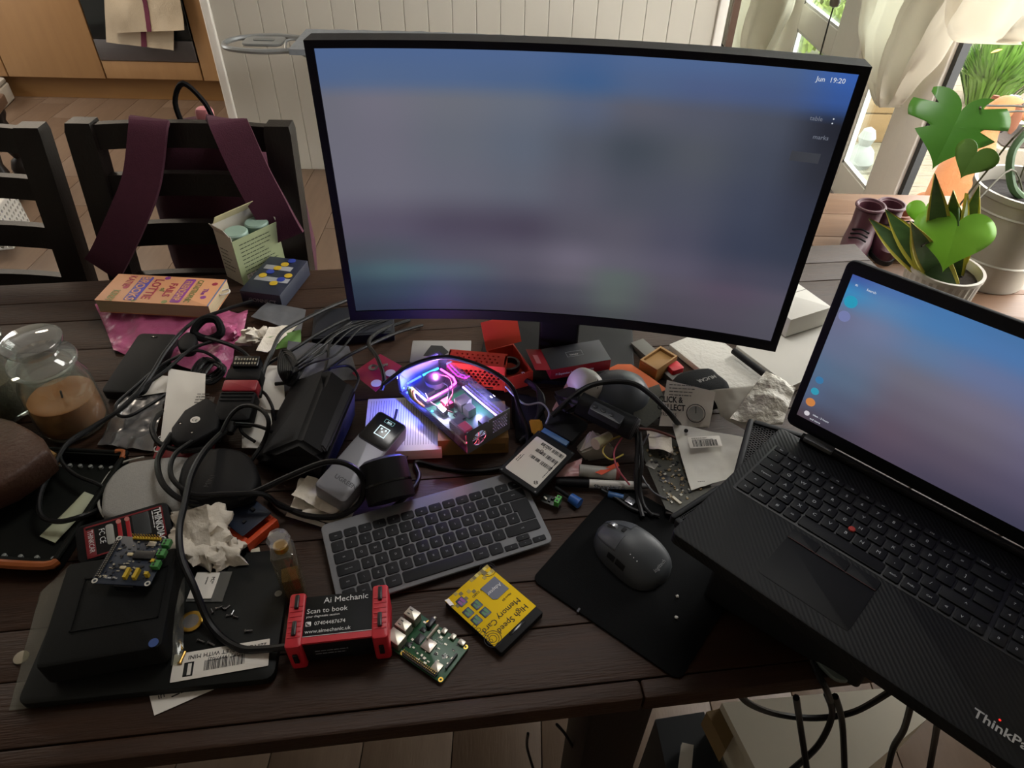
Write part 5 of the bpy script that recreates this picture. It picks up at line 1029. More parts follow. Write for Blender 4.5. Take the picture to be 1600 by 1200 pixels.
# blue board in orange printed case
mw, a, c = F((386, 852, .016), (434, 812, .016), (338, 806, .016)); t = thing('orange_case_board', 'dark blue circuit board in an orange printed holder', 'circuit board', mw)
for x0, x1, y0, y1 in ((0, a, 0, .008), (0, .008, .008, c), (a-.008, a, .008, c)): MB().rbox(x0, x1, y0, y1, -.016, 0, .001, .0008).build('holder_wall', ORANGE, t)
MB().box(.008, a-.008, .008, c, -.016, -.012).build('holder_floor', ORANGE, t)
b = MB().at(T(.004, .012, .006, 0, R(4))).rbox(0, a*.95, 0, c*1.2, -.0016, 0, .002, .0003).build('board', M('deep_blue_board', '17243a', .4, var=.3, scale=200), t)
rn = random.Random(4)
for i in range(10): x, y = rn.uniform(.1, .8)*a, rn.uniform(.1, 1.0)*c; MB().at(T(.004, .012, .006, 0, R(4))).box(x, x+rn.uniform(.003, .008), y, y+rn.uniform(.003, .008), 0, .0025).build('component', rn.choice((CHIP, SILV, CHIP)), b)
# glass bottle with faceted stopper
q = P(463, 926, 0); t = thing('glass_bottle', 'small square glass bottle with a faceted crystal stopper', 'bottle', T(q.x, q.y, TZ, .3)); hb = UY(456, 858, q.y).z-TZ
CG_ = clear('crystal', 'f4f0e0', .5, .02, .05)
MB().rbox(-.014, .014, -.014, .014, 0, hb, .004, .003).build('glass', CG_, t); MB().rbox(-.011, .011, -.011, .011, .003, hb*.45, .003, .002).build('perfume', clear('amber_liquid', 'a08040', .2, .05, .25), t); MB().cyl((0, 0), .0085, hb, hb+.008, 20).build('neck_ring', GOLD, t)
MB().lathe([(.006, hb+.008), (.012, hb+.013), (.0145, hb+.019), (.011, hb+.027), (.004, hb+.030)], 8).build('stopper', clear('facet_glass', 'ffffff', .9, .02, .12), t, ang=5)
# red-ended diagnostic dongle with business sticker
t, a, c = slabthing('diagnostic_box', 'black dongle with red rubber ends and a business sticker', 'dongle', (463, 1006, .047), (589, 992, .047), (461, 934, .047), .043, BLK, .004, .002)
RB = REDP
for x0, x1 in ((-.013, .006), (a-.006, a+.013)):
    o = MB().rbox(x0, x1, -.006, c+.004, -.047, .003, .004, .002).build('rubber_end', RB, t)
    for i in range(7): MB().box(x0+.002, x1-.002, (.1+.11*i)*c, (.1+.11*i)*c+.002, .003, .0036).build('rib', RB, o)
    for y in (.02, c-.006): MB().rbox((x0+x1)/2-.0025, (x0+x1)/2+.0025, y-.012, y+.006, .0031, .0065, .001, .0008).build('bolt', CHIP, o)
    MB().rbox((x0+x1)/2-.003, (x0+x1)/2+.003, -.0085, -.0061, -.03, -.012, .001, .0008).build('bolt', CHIP, o)
on(t, a, c, 'sticker', M('sticker_black', '131517', .6, spec=.2), .06, .94, .10, .96, .0004); MB().box(.06*a, .94*a, .115*c, .125*c, .0004, .0006).build('sticker_line', WINK, t); MB().box(.06*a, .94*a, -.0016, .006, -.002, .0012).build('red_strip', RB, t)
txt(t, 'Ai Mechanic', .0108, .30*a, .80*c, R(1)); txt(t, 'Scan to book', .0090, .09*a, .60*c); txt(t, 'your diagnostic session', .0042, .09*a, .51*c); txt(t, '07404487674', .0066, .20*a, .34*c); txt(t, 'www.aimechanic.uk', .0066, .09*a, .18*c)
o = on(t, a, c, 'phone_icon', WINK, .09, .16, .33, .43, .0007); MB().tube([(.105*a, .40*c, .0009), (.115*a, .36*c, .0009), (.145*a, .35*c, .0009)], .0007, 5, 3).build('handset', INK, o); textlines(a*.5, 2, .006, .0012, GREYINK, t, T(.2*a, -.0024, -.018, 0, R(90)), 5)
# ---------------------------------------------------------------- single-board computer
t = thing('single_board_computer', 'green single-board computer with silver ports beside the yellow pack', 'circuit board', T(-.0955, .4239, TZ+.0045, -.57257) @ Matrix.Translation((-.0425, -.028, 0)))
MB().rbox(0, .085, 0, .056, -.0015, 0, .003, .0003).build('board', PCBG, t)
for y0, y1, nm in ((.0025, .0185, 'ethernet_port'), (.0205, .0335, 'usb_port'), (.038, .051, 'usb_port')):
    o = MB().rbox(-.003, .018 if nm[0] == 'e' else .0145, y0, y1, 0, .0135 if nm[0] == 'e' else .016, .001, .0005).build(nm, SILV, t); m = MB()
    if nm[0] == 'u': m.box(-.0032, -.0029, y0+.0015, y1-.0015, .002, .0065).box(-.0032, -.0029, y0+.0015, y1-.0015, .009, .0135).box(.0, .004, y0+.003, y0+.0045, .016, .0162).box(.0, .004, y1-.0045, y1-.003, .016, .0162)
    else: m.box(-.0032, -.0029, y0+.002, y1-.002, .002, .010)
    m.build('port_opening', CHIP, o)
header(t, .024, .0012, 20, 2, .00254, CHIP, GOLD, h=.0024, up=.0055)
MB().rbox(.036, .051, .021, .036, 0, .0024, .001, .0004).build('processor', M('heat_spreader', 'b5a9a0', .35, .8), t); MB().rbox(.0385, .0485, .0235, .0335, .0024, .0026, .001, .0001).build('processor_lid', M('heat_spreader_light', 'c6bab2', .3, .8), t); MB().rbox(.024, .0335, .0225, .0355, 0, .0012, .0005, .0002).build('memory_chip', CHIP, t)
MB().rbox(.063, .0745, .007, .0185, 0, .0022, .0006, .0004).build('radio_shield', SILV, t); MB().rbox(.0215, .0285, .038, .044, 0, .001, .0004, .0002).build('chip', CHIP, t); MB().rbox(.019, .026, .0125, .0185, 0, .001, .0004, .0002).build('chip', CHIP, t)
for x in (.045, .0585): o = MB().rbox(x, x+.0065, .050, .0575, 0, .0035, .001, .0005).build('hdmi_port', SILV, t); MB().box(x+.001, x+.0055, .0575, .0577, .0008, .0028).build('port_opening', CHIP, o)
o = MB().rbox(.0705, .0795, .050, .0572, 0, .0033, .0015, .0006).build('power_port', SILV, t); MB().box(.072, .078, .0572, .0574, .001, .0025).build('port_opening', CHIP, o)
MB().rbox(.0245, .0312, .0455, .0585, 0, .006, .001, .0005).build('audio_jack', CHIP, t); MB().at(T(.0278, .0585, .003, 0, R(90))).lathe([(.0026, -.003), (.003, .0), (.0015, 0)], 14).build('jack_ring', SILV, t)
MB().box(.0365, .0385, .033, .055, 0, .0055).build('ribbon_connector', M('connector_cream', 'b8ad9a', .5), t); MB().box(.0785, .0805, .016, .038, 0, .0055).build('ribbon_connector', CHIP, t)
for x, y in ((.0815, .0035), (.0815, .0525), (.0235, .0035), (.0235, .0525)): MB().at(T(x, y, 0)).lathe([(.003, -.0004), (.003, .0002), (.0014, .0002), (.0014, -.0004)], 16, cap=False).build('mounting_ring', GOLD, t)
lg = MB(); cxl, cyl_ = .0675, .0285
for dx, dy, r_ in ((0, 0, .0011), (-.0012, .0014, .001), (.0012, .0014, .001), (-.0019, -.0002, .001), (.0019, -.0002, .001), (-.0011, -.0017, .001), (.0011, -.0017, .001), (0, -.0029, .0009), (-.0012, .0032, .0008), (.0012, .0032, .0008)): lg.at(T(cxl+dx, cyl_+dy, .0001)).lathe([(r_, 0), (r_, .0002), (r_*.6, .0002), (r_*.6, 0)], 12, cap=False)
lg.build('berry_mark', WINK, t); txt(t, 'CE FC', .0028, .053, .0445, R(180), z=.0001); txt(t, 'Pi 4 Model B', .0022, .056, .040, R(180), z=.0001); pcb_parts(t, .085, .056, 70, 9, .0014)
# ---------------------------------------------------------------- yellow memory card pack
mw, a, c = F((761, 882, .012), (695, 939, .012), (843, 962, .012)); t = thing('memory_card_pack', 'yellow retail pack printed with memory cards', 'package', mw); YEL = M('yellow_print', 'e6bf08', .6, var=.05, spec=.15)
MB().rbox(0, a, 0, c, -.0115, -.0006, .002, .001).build('box', BLK, t); on(t, a, c, 'yellow_face', YEL, 0, 1, 0, .88, .0003, .001, -.0005); on(t, a, c, 'hang_slot', BLKG, .32, .68, .885, .93, .0006, .002, -.0006)
rn = random.Random(8); DY = [M('pixel_olive', 'a8901c', .5), M('pixel_dark', '6e6020', .5), M('pixel_pale', 'd9c75a', .5)]
for k in range(3):
    m = MB()
    for i in range(16):
        for j in range(4):
            if rn.random() < .42-.08*j and (i*5+j*3) % 3 == k: m.box(i/16*a, (i+1)/16*a, j*a/16, (j+1)*a/16, -.0002, .00002)
    m.build('pixel_print', DY[k], t)
txt(t, 'SD MEMORY CARD', .0045, .12*a, .20*c, 0, INK, z=.0000); txt(t, 'High Speed', .0112, .10*a, .75*c, 0, INK, z=0); txt(t, 'Memory Card', .0112, .10*a, .62*c, 0, INK, z=0); txt(t, 'Micro SD', .004, .12*a, .51*c, 0, INK, z=0)
NAV = M('card_navy', '2b3350', .4); m = MB(); o = MB().prism([(.08*a, .20*c), (.42*a, .20*c), (.42*a, .42*c), (.36*a, .46*c), (.08*a, .46*c)], -.0003, .0004).build('adapter_print', NAV, t); lettering('Adapter', .007, WINK, o, T(.11*a, .31*c, .0005))
for i, (x, y) in enumerate(((.74, .10), (.60, .27), (.80, .27), (.60, .42), (.80, .42))): o = on(t, a, c, 'card_print', NAV, x, x+.15, y, y+.12, .0006, .001, -.0002); MB().box((x+.02)*a, (x+.07)*a, (y+.015)*c, (y+.10)*c, .0005, .0006).box((x+.09)*a, (x+.13)*a, (y+.03)*c, (y+.10)*c, .0005, .0006).build('card_stripe', M('card_green', '3f7a4a', .5) if i else PU, o)
for i in range(5): MB().at(T(a*.97, c*(.52+.07*i), -.0002)).lathe([(.0028, 0), (.0028, .0002), (.0022, .0002), (.0022, 0)], 12, cap=False).build('icon', INK, t)
for cx_, cy_ in ((.06, .06), (.92, .80)):
    for r_ in (.005, .008, .011): MB().at(T(cx_*a, cy_*c, -.0002)).lathe([(r_, 0), (r_, .0002), (r_-.0007, .0002), (r_-.0007, 0)], 24, cap=False).build('ring_print', INK, t)
patch([(a*.93, c*.02, .002), (a*1.02, c*.02, .006), (a*1.02, c*.12, .005), (a*.94, c*.12, .0005)], 5, 5, .001, 200, .0004, 3).build('torn_corner', WHITEP, t)
# ---------------------------------------------------------------- solid state drive and its adapter
t, a, c = slabthing('solid_state_drive', 'black solid state drive with a white barcode label', 'drive', (838, 773, .030), (905, 702, .034), (787, 735, .036), .007, M('drive_black', '18191b', .6, spec=.2), .003, .001, 'body', .1, .07)
on(t, a, c, 'label', WHITEP, .08, .88, .10, .92, .0004, .003)
for i in range(3): barcode(.02, .007, INK, t, T((.42+.15*i)*a+.012, .14*c, .0005, R(90)), 16, i); barcode(.018, .006, INK, t, T((.42+.15*i)*a+.012, .46*c, .0005, R(90)), 12, i+7)
txt(t, 'FC CE', .008, .84*a, .62*c, R(180), INK, z=.0005); textlines(.02, 2, .003, .001, INK, t, T(.3*a, .86*c, .0005), 3); textlines(.05, 1, .003, .0012, INK, t, T(.3*a, .15*c, .0005), 4); m = MB()
for i in range(4):
    for j in range(4):
        if (i*7+j*5) % 3: m.box(.13*a+i*.0017, .13*a+i*.0017+.0016, .14*c+j*.0017, .14*c+j*.0017+.0016, .0004, .0005)
m.build('data_mark', INKG, t)
for x, y in ((.03, .06), (.97, .06), (.03, .94), (.97, .94)): MB().at(T(x*a, y*c, 0)).lathe([(.0014, 0), (.0014, .0002), (.0002, .0002)], 10).build('screw', CHIP, t)
t, a, c = slabthing('drive_adapter', 'square black drive adapter with a blue connector strip', 'adapter', (894, 690, .040), (920, 661, .042), (858, 653, .044), .012, M('adapter_black', '121314', .7, spec=.2), .003, .0015)
MB().at(T(-.010, .004, -.003)).rbox(0, .010, 0, c-.008, -.006, 0, .001, .0006).build('blue_connector', M('connector_blue', '3f6d9e', .5), t)
# ---------------------------------------------------------------- lit computer in a clear case
mw, a, c = F((729, 676, .082), (796, 637, .082), (592, 594, .082)); HC = .044; t = thing('clear_case_computer', 'clear acrylic computer case glowing with coloured lights', 'computer', mw)
ACR = clear('acrylic', 'eef0ff', .25, .04, .02); FT = .003
MB().box(0, a, 0, c, -FT, 0).build('lid', ACR, t); MB().box(0, FT, 0, c, -HC, -FT).build('side_panel', ACR, t); MB().box(a-FT, a, 0, c, -HC, -FT).build('side_panel', ACR, t); MB().box(FT, a-FT, c-FT, c, -HC, -FT).build('back_panel', clear('frosted_acrylic', 'c8d0ee', .3, .3, .25), t); MB().box(0, a, 0, c, -HC-.002, -HC).build('base_plate', M('case_base', '3c3c44', .4, .5), t)
# end plate with fan cut-out and vent holes: flat plate built of strips around the openings
END = M('end_plate_metal', '8e8e92', .45, .4, var=.1); ep = MB(); fx, fz, fr_ = .27*a, -.55*HC, .30*HC
n = 32; inner = [(fx+fr_*cos(2*pi*i/n), -.0016, fz+fr_*sin(2*pi*i/n)) for i in range(n)]; sq = []
for i in range(n):
    dx, dz = cos(2*pi*i/n), sin(2*pi*i/n); k_ = min((fx-.001)/max(-dx, 1e-6) if dx < 0 else (.5*a-fx)/max(dx, 1e-6), (-fz-.001)/max(dz, 1e-6) if dz > 0 else (HC+fz+.0)/max(-dz, 1e-6)); sq.append((fx+dx*k_, -.0016, fz+dz*k_))
ep.rings([sq, inner, [(x, 0, z) for x, y, z in inner], [(x, 0, z) for x, y, z in sq]], capb=False, capt=False)
ep.box(.5*a, .58*a, -.0016, 0, -HC, 0).box(.94*a, a, -.0016, 0, -HC, 0).box(.58*a, .94*a, -.0016, 0, -HC, -.72*HC).box(.58*a, .94*a, -.0016, 0, -.14*HC, 0).box(0, .002, -.0016, 0, -HC, 0)
e_ = ep.build('end_plate', END, t); holeplate(.36*a, .58*HC, 8, 7, .0013, .0016).build('vent_grille', END, e_, T(.58*a, -.0016, -.72*HC, 0, R(90)))
for i in range(8): an = 2*pi*i/8; MB().rod((fx+.002*cos(an), -.0008, fz+.002*sin(an)), (fx+fr_*1.02*cos(an), -.0008, fz+fr_*1.02*sin(an)), .0009, 6).build('fan_spoke', END, e_)
MB().at(T(fx, -.0022, fz, 0, R(90))).lathe([(.0032, -.001), (.0032, .001), (.0005, .0012)], 14).build('fan_hub', END, e_)
LW2 = glow('led_white', 'e8d8ff', 14); LBLUE = glow('led_blue', '2038ff', 22); LPINK = glow('led_magenta', 'ff40d0', 14); LRED = glow('led_red', 'ff1030', 10); LYEL = glow('led_yellow', 'ffd860', 8); LCY = glow('led_cyan', '30d0ff', 8)
bo = MB().box(.06*a, .94*a, .06*c, .62*c, -HC+.006, -HC+.0076).build('main_board', PCBG, t)
for x0, x1, y0, y1, h, mt in ((.1, .32, .08, .30, .014, CHIP), (.55, .8, .40, .50, .014, SILV), (.52, .70, .28, .36, .016, SILV), (.52, .70, .38, .44, .016, SILV), (.35, .48, .30, .40, .003, CHIP), (.3, .42, .18, .26, .003, SILV), (.6, .8, .1, .2, .004, CHIP), (.2, .3, .45, .55, .008, SILV), (.35, .5, .48, .58, .01, M('red_chip', 'b0304a', .4)), (.12, .3, .10, .2, .018, M('red_block', 'c03040', .4))): MB().box(x0*a, x1*a, y0*c, y1*c, -HC+.0076, -HC+.0076+h).build('component', mt, bo)
fo = MB(); y0, y1 = .62*c, .93*c; fo.box(.10*a, .90*a, y0, y1, -.030, -.026); fob = fo.build('fan_board', M('fan_board_black', '1a1a22', .4), t)
MB().at(T(.55*a, (y0+y1)/2, -.012)).lathe([(.006, -.012), (.016, -.012), (.018, 0), (.016, .001), (.006, .001)], 28).build('cooler', M('smoked_plastic', '2c2030', .3), fob); MB().box(.16*a, .40*a, y0+.012, y1-.018, -.026, -.020).build('display', CHIP, fob)
for mt, pts in ((LPINK, [(.14, .635), (.86, .66), (.88, .90)]), (LCY, [(.86, .925), (.5, .935)]), (LBLUE, [(.45, .935), (.12, .93)]), (LYEL, [(.11, .86), (.11, .74)]), (LW2, [(.11, .72), (.11, .64)])): MB().tube([(x*a, y*c, -.023) for x, y in pts], .0016, 6, 3).build('led_strip', mt, t)
MB().tube([(.93*a, .12*c, -.03), (.93*a, .35*c, -.03), (.93*a, .6*c, -.028)], .0016, 6, 3).build('led_strip', glow('led_lilac', 'c0a0ff', 6), t)
for x, y, z, mt in ((.07, .03, -.03, LRED), (.10, .05, -.034, LRED), (.03, .94, -.03, LBLUE), (.05, .90, -.036, LBLUE), (.3, .55, -.03, LW2), (.1, .55, -.034, LCY)): MB().at(T(x*a, y*c, z)).lathe([(.0008, -.0015), (.0022, 0), (.0008, .0015)], 10).build('led', mt, t)
for pts, mt in (([(.06*a, .80*c, -.02), (-.02*a, .78*c, -.012), (-.06*a, .72*c, -.02), (.06*a, .66*c, -.034)], M('ribbon_yellow', 'b8b050', .5)), ([(.07*a, .82*c, -.02), (-.03*a, .81*c, -.010), (-.07*a, .74*c, -.020), (.05*a, .67*c, -.034)], M('ribbon_green', '6fae6a', .5)), ([(.08*a, .78*c, -.02), (-.01*a, .75*c, -.014), (-.04*a, .70*c, -.022), (.06*a, .64*c, -.034)], M('ribbon_orange', 'd08a4a', .5))): MB().tube(pts, .0022, 6).build('ribbon_cable', mt, t)
for pts, mt in (([(.5*a, .86*c, -.016), (.75*a, .70*c, -.010), (.55*a, .52*c, -.014), (.3*a, .5*c, -.03)], M('wire_red', 'c04050', .5)), ([(.45*a, .84*c, -.016), (.6*a, .62*c, -.012), (.4*a, .5*c, -.018), (.35*a, .44*c, -.03)], M('wire_black', '201820', .5)), ([(.2*a, .7*c, -.02), (.1*a, .55*c, -.016), (.2*a, .44*c, -.02), (.35*a, .4*c, -.03)], M('wire_salmon', 'd08a80', .5))): MB().tube(pts, .0011, 6).build('wire', mt, t)
for (x, y, z), col, en in (((.08, .92, -.026), (.12, .15, 1), .035), ((.10, .74, -.02), (.12, .16, 1), .06), ((.6, .8, -.008), (1, .35, .9), .035), ((.35, .55, -.012), (.95, .8, 1), .04), ((.08, .05, -.03), (1, .08, .12), .008), ((.8, .3, -.02), (.6, .5, 1), .02)):
    l = bpy.data.lights.new('case_led', 'POINT'); l.energy = en*11; l.color = col; l.shadow_soft_size = .003; o = bpy.data.objects.new('case_led_light', l); COL.objects.link(o); o.parent = t; o.location = (x*a, y*c, z)
t, a, c = slabthing('small_cardboard_box', 'small brown cardboard box holding up the glowing clear case', 'box', (684, 689, .034), (795, 684, .034), (700, 630, .034), .034, CARD, .001, .0008); MB().box(a*.62, a*.95, -.0005, 0, -.026, -.012).build('box_tape', M('box_tape2', '7a5c34', .5), t)
mw, a, c = F((566, 708, .022), (690, 702, .022), (610, 622, .022)); t = thing('ruled_notepad', 'ruled white notepad catching blue light beside the clear case', 'notepad', mw); MB().rbox(0, a, 0, c, -.020, 0, .001, .0005).build('pages', WHITEP, t); m = MB()
for i in range(26): m.box((.05+.034*i)*a, (.05+.034*i)*a+.0006, .1*c, .95*c, 0, .0001)
m.build('ruled_lines', INKG, t); lettering('x', .008, INK, t, T(.42*a, .08*c, .0002))
# ---------------------------------------------------------------- back row: orange cases, red box
mw, a, c = F((697, 566, .066), (789, 574, .066), (698, 545, .066)); HH = .052; t = thing('honeycomb_case', 'orange printed case with a honeycomb vent', 'case', mw)
OR2 = M('orange_red_print', 'd23a22', .5, var=.12, scale=80, bump=.2, bscale=500)
MB().box(0, a, c-.003, c, -HH, 0).box(0, .003, 0, c-.003, -HH, 0).box(a-.003, a, 0, c-.003, -HH, 0).box(.003, a-.003, 0, c-.003, -HH, -HH+.003).build('shell', OR2, t)
holeplate(a*.86, HH*.62, 11, 5, .0030, .003).build('honeycomb_front', OR2, t, T(.07*a, 0, -.84*HH, 0, R(90))); m = MB(); m.box(.003, .07*a, 0, .003, -HH+.003, -.003).box(.93*a, a-.003, 0, .003, -HH+.003, -.003).box(.07*a, .93*a, 0, .003, -HH+.003, -.84*HH).box(.07*a, .93*a, 0, .003, -.22*HH, -.003); m.build('front_frame', OR2, t)
m = MB(); m.box(0, a, 0, .15*c, -.003, 0).box(0, a, .85*c, c-.003, -.003, 0).box(0, .1*a, .15*c, .85*c, -.003, 0).box(.9*a, a, .15*c, .85*c, -.003, 0); m.build('top_frame', OR2, t); holeplate(.8*a, .7*c, 9, 3, .0022, .003).build('honeycomb_top', OR2, t, T(.1*a, .15*c, 0)); MB().rbox(.66*a, .80*a, -.0008, 0, -.94*HH, -.89*HH, .001, .0002).build('slot', CHIP, t); MB().box(.01*a, .99*a, .006, c-.006, -HH+.004, -.006).build('interior_shade', BLKM, t)  # black inner block stands in for the shade behind the holes
mw, a, c = F((789, 592, .048), (833, 580, .048), (775, 545, .048)); t = thing('orange_open_box', 'open orange-red box with a small black fan inside', 'box', mw); OB = M('orange_card', 'c03a22', .5)
MB().box(0, a, 0, .002, -.03, 0).build('front_wall', OB, t); MB().box(0, .002, .002, c, -.03, 0).build('side_wall', OB, t); MB().box(a-.002, a, .002, c, -.03, 0).build('side_wall', OB, t); MB().box(0, a, c, c+.002, -.03, 0).build('back_wall', OB, t); MB().box(.002, a-.002, .002, c, -.03, -.028).build('floor_panel', OB, t); MB().at(T(a*.5, c*.5, -.004)).lathe([(.014, -.012), (.018, -.012), (.018, 0), (.014, 0)], 24, cap=False).build('fan_ring', CHIP, t); MB().at(T(0, c+.002, 0, 0, R(60))).box(0, a*1.3, 0, .05, -.0015, 0).build('lid', OB, t)
txt(t, 'Pi', .008, .6*a, -.0006, 0, WINK)
t, a, c = slabthing('red_product_box', 'dark red product box with grey top and white lettering', 'box', (861, 578, .052), (955, 562, .052), (850, 545, .052), .022, M('box_red', '9c1f2c', .4), .001, .0006); c = max(c, .045)
on(t, a, c, 'top_panel', M('box_grey_top', '3c3e44', .45), .0, 1, .0, 1, .0005); ringframe(t, .35*a, .62*a, .42*c, .66*c, .0008, GREYINK, .0006, 'print_frame'); txt(t, 'kimoo', .006, .40*a, .48*c, 0, WINK); lettering('Pi Expansion for Microelectronics', .0065, WINK, t, T(.08*a, -.0006, -.014, 0, R(90)), 'LEFT', .0001, .78)
MB().at(T(0, 0, 0, 0, 0, R(12))).box(-.028, 0, 0, c, -.001, 0).build('side_flap', M('box_red', ''), t); MB().at(T(0, 0, 0, 0, 0, R(12))).box(-.021, -.012, .3*c, .7*c, .0, .0004).build('flap_print', M('flap_pink', 'c07078', .5), t)
# small gadgets between drive and camera
t = thing('white_dotted_speaker', 'small white rounded gadget with a dotted grille', 'speaker'); q = P(914, 602, .050); MB().at(T(q.x, q.y, q.z, .4, R(70))).lathe([(.002, -.028), (.018, -.026), (.026, -.016), (.028, 0), (.026, .016), (.018, .026), (.002, .028)], 28).build('shell', WHITEPL, t, ang=60)
for i in range(5):
    for j in range(4): qq = P(918+4*i, 590+4*j+1*i, .075-.0035*j-abs(i-2)*.001); MB().at(T(*qq)).lathe([(.0008, -.001), (.0008, .001), (.0002, .001)], 6).build('grille_dot', CHIP, t)
tag(hull([P(862, 641, .03), P(885, 598, .05), P(908, 612, .05), P(890, 652, .03), P(862, 641, .025), P(885, 598, .045), P(908, 612, .045), P(890, 652, .025)], 'wooden_block', M('beech_block', 'b08e72', .6, var=.1), None, .001), 'pale wooden block leaning behind the drive adapter', 'block')
t = thing('dome_cup', 'slate grey dome cup lying under the curved cable', 'cup'); q = P(966, 628, .014); MB().at(T(q.x, q.y, TZ+.012, .2, R(-12))).lathe([(.052, 0), (.053, .01), (.05, .026), (.04, .042), (.022, .052), (.002, .055)], 36).build('dome', M('slate_plastic', '4a5058', .4), t, ang=60); MB().at(T(q.x, q.y, TZ+.012, .2, R(-12))).lathe([(.05, -.004), (.056, 0), (.056, .006), (.052, .006)], 36).build('rim', BLK, t)
p0, p1 = P(905, 630, .075), P(990, 670, .062); d = (p1-p0).normalized(); t = thing('handheld_camera', 'black barrel camera with three buttons and a round lens', 'camera'); MB().rod(p0, p1, .0185, 30).build('barrel', BLK, t); MB().rod(p1-d*.002, p1+d*.004, .0187, 30, .017).build('lens_ring', M('lens_ring', '3a3a3c', .3, .5), t); MB().rod(p1+d*.0035, p1+d*.005, .011, 24).build('lens', M('lens_glass', '6a675f', .1), t); MB().rod(p1+d*.0035, p1+d*.0055, .0135, 24, .0125).build('lens_bezel', CHIP, t)
mw, a, c = F((922, 636, .094), (968, 660, .086), (932, 620, .094)); pn = MB().at(mw).rbox(0, a*1.05, -.004, .016, -.012, .0006, .003, .001).build('button_panel', M('panel_grey', '2b2d31', .4), t)
for i in range(3): MB().at(mw @ T(a*(.12+.28*i), .006, .0006)).lathe([(.0042, 0), (.0042, .001), (.0034, .0013), (.0002, .001)], 16).build('button', CHIP, pn)
hull([P(862, 612, .05), P(900, 600, .05), P(915, 640, .06), P(880, 650, .055), P(870, 620, .075), P(905, 618, .085), P(908, 632, .085)], 'grip', BLK, t, .004, 2)
tag(MB().at(Matrix.Identity(4)).rings([[tuple(P(x, y, h)) for x, y in ((950, 576), (965, 569), (986, 569), (1015, 588), (1042, 608), (1026, 616), (1000, 604), (968, 596))] for h in (.018, .030)]).build('orange_strip', M('flat_orange', 'd2601f', .5, var=.08)), 'flat orange plastic strip behind the grey dome', 'strip')
t = thing('black_hard_case', 'black zip case printed with a brand name near the white bag', 'case'); blob('body', [(1048, 606), (1052, 588), (1070, 577), (1108, 572), (1124, 582), (1142, 600), (1120, 615), (1080, 618)], .008, .052, M('hard_case_black', '1a1b1d', .8, bump=.2, bscale=500, spec=.15), t, .010, 3)
mw, a, c = F((1116, 585, .0523), (1072, 598, .0523), (1120, 597, .0523)); lettering('MUCAR', .0105, M('case_print', 'a8a8a4', .5), t, mw @ T(0, .001, 0), 'LEFT', .0002)
# papers and bags at the right
t = sheet('printed_paper_bag', 'white paper bag printed with collection instructions', 'bag', [(1030, 665, .030), (1108, 668, .032), (1118, 612, .072), (1042, 594, .072)], WHITEP, .003, 30, .001, 4, 18, 14, part='paper')
mw, a, c = F((1032, 663, .036), (1108, 668, .038), (1044, 596, .078)); lettering('CLICK &', .0135, INK, t, mw @ T(-.004, c*.52, 0), 'LEFT', .0004, .75); lettering('COLLECT', .0135, INK, t, mw @ T(-.006, c*.34, 0), 'LEFT', .0004, .75); lettering('FROM AS', .008, INK, t, mw @ T(.0, c*.2, 0), 'LEFT', 0, .75); textlines(.06, 4, .0055, .0014, INKG, t, mw @ T(.012, c*.92, 0), 3)
MB().at(mw @ T(a*.72, c*.30, .0005)).lathe([(.0150, 0), (.0150, .0004), (.0138, .0004), (.0138, 0)], 30, cap=False).build('timer_print', INK, t); MB().at(mw @ T(a*.72, c*.30, 0)).lathe([(.012, 0), (.012, .0004), (.0002, .0004)], 26).build('timer_fill', M('print_grey', '8f8f8c', .8), t); MB().at(mw @ T(a*.72, c*.30, .0005)).box(-.0007, .0007, 0, .011, 0, .0002).build('timer_hand', INK, t)
FOAM = M('foam_wrap', 'dcd8cc', .5, var=.08, scale=60, bump=.8, bscale=140)
sheet('foam_wrap_bag', 'crinkled white foam wrap bag lit by the garden doors', 'bag', [(1140, 655, .050), (1222, 664, .052), (1243, 606, .072), (1198, 576, .075)], FOAM, .006, 40, .0015, 3, 30, 26, .008)
sheet('thin_plastic_bag', 'thin translucent white bag draped left of the foam wrap', 'bag', [(1128, 650, .035), (1196, 692, .034), (1206, 600, .068), (1106, 610, .060)], M('milky_plastic', 'c6c2b6', .35, var=.1, scale=10, bump=.2, bscale=40), .006, 24, .0008, 7, 24, 24, .008)
t = sheet('zip_pouch', 'white zip pouch with a barcode label and punched hole', 'pouch', [(1080, 766, .020), (1144, 746, .022), (1166, 684, .042), (1050, 662, .040)], M('pouch_white', 'cfccc2', .4, var=.06, bump=.15, bscale=40), .003, 28, .001, 2, 20, 20, part='pouch'); mw, a, c = F((1080, 766, .025), (1146, 762, .027), (1070, 662, .047))
lb_ = MB().at(mw @ T(.014, c*.60, .002)).rbox(0, .05, 0, .02, 0, .0004, .002, .0001).build('label', WHITEP, t); barcode(.038, .011, INK, t, mw @ T(.020, c*.60+.002, .0026), 26, 5); textlines(.036, 2, .003, .001, INKG, t, mw @ T(.020, c*.60+.0165, .0026), 4); qh = P(1072, 673, .0425); MB().at(T(*qh)).lathe([(.0032, -.001), (.0032, .0012), (.0002, .0012)], 14).build('punched_hole', BLKM, t)
for px, py, s_ in ((1098, 750, 1),): textlines(.015, 1, .003, .0008, INKG, t, mw @ T(.012, c*.1, .0022), 7)
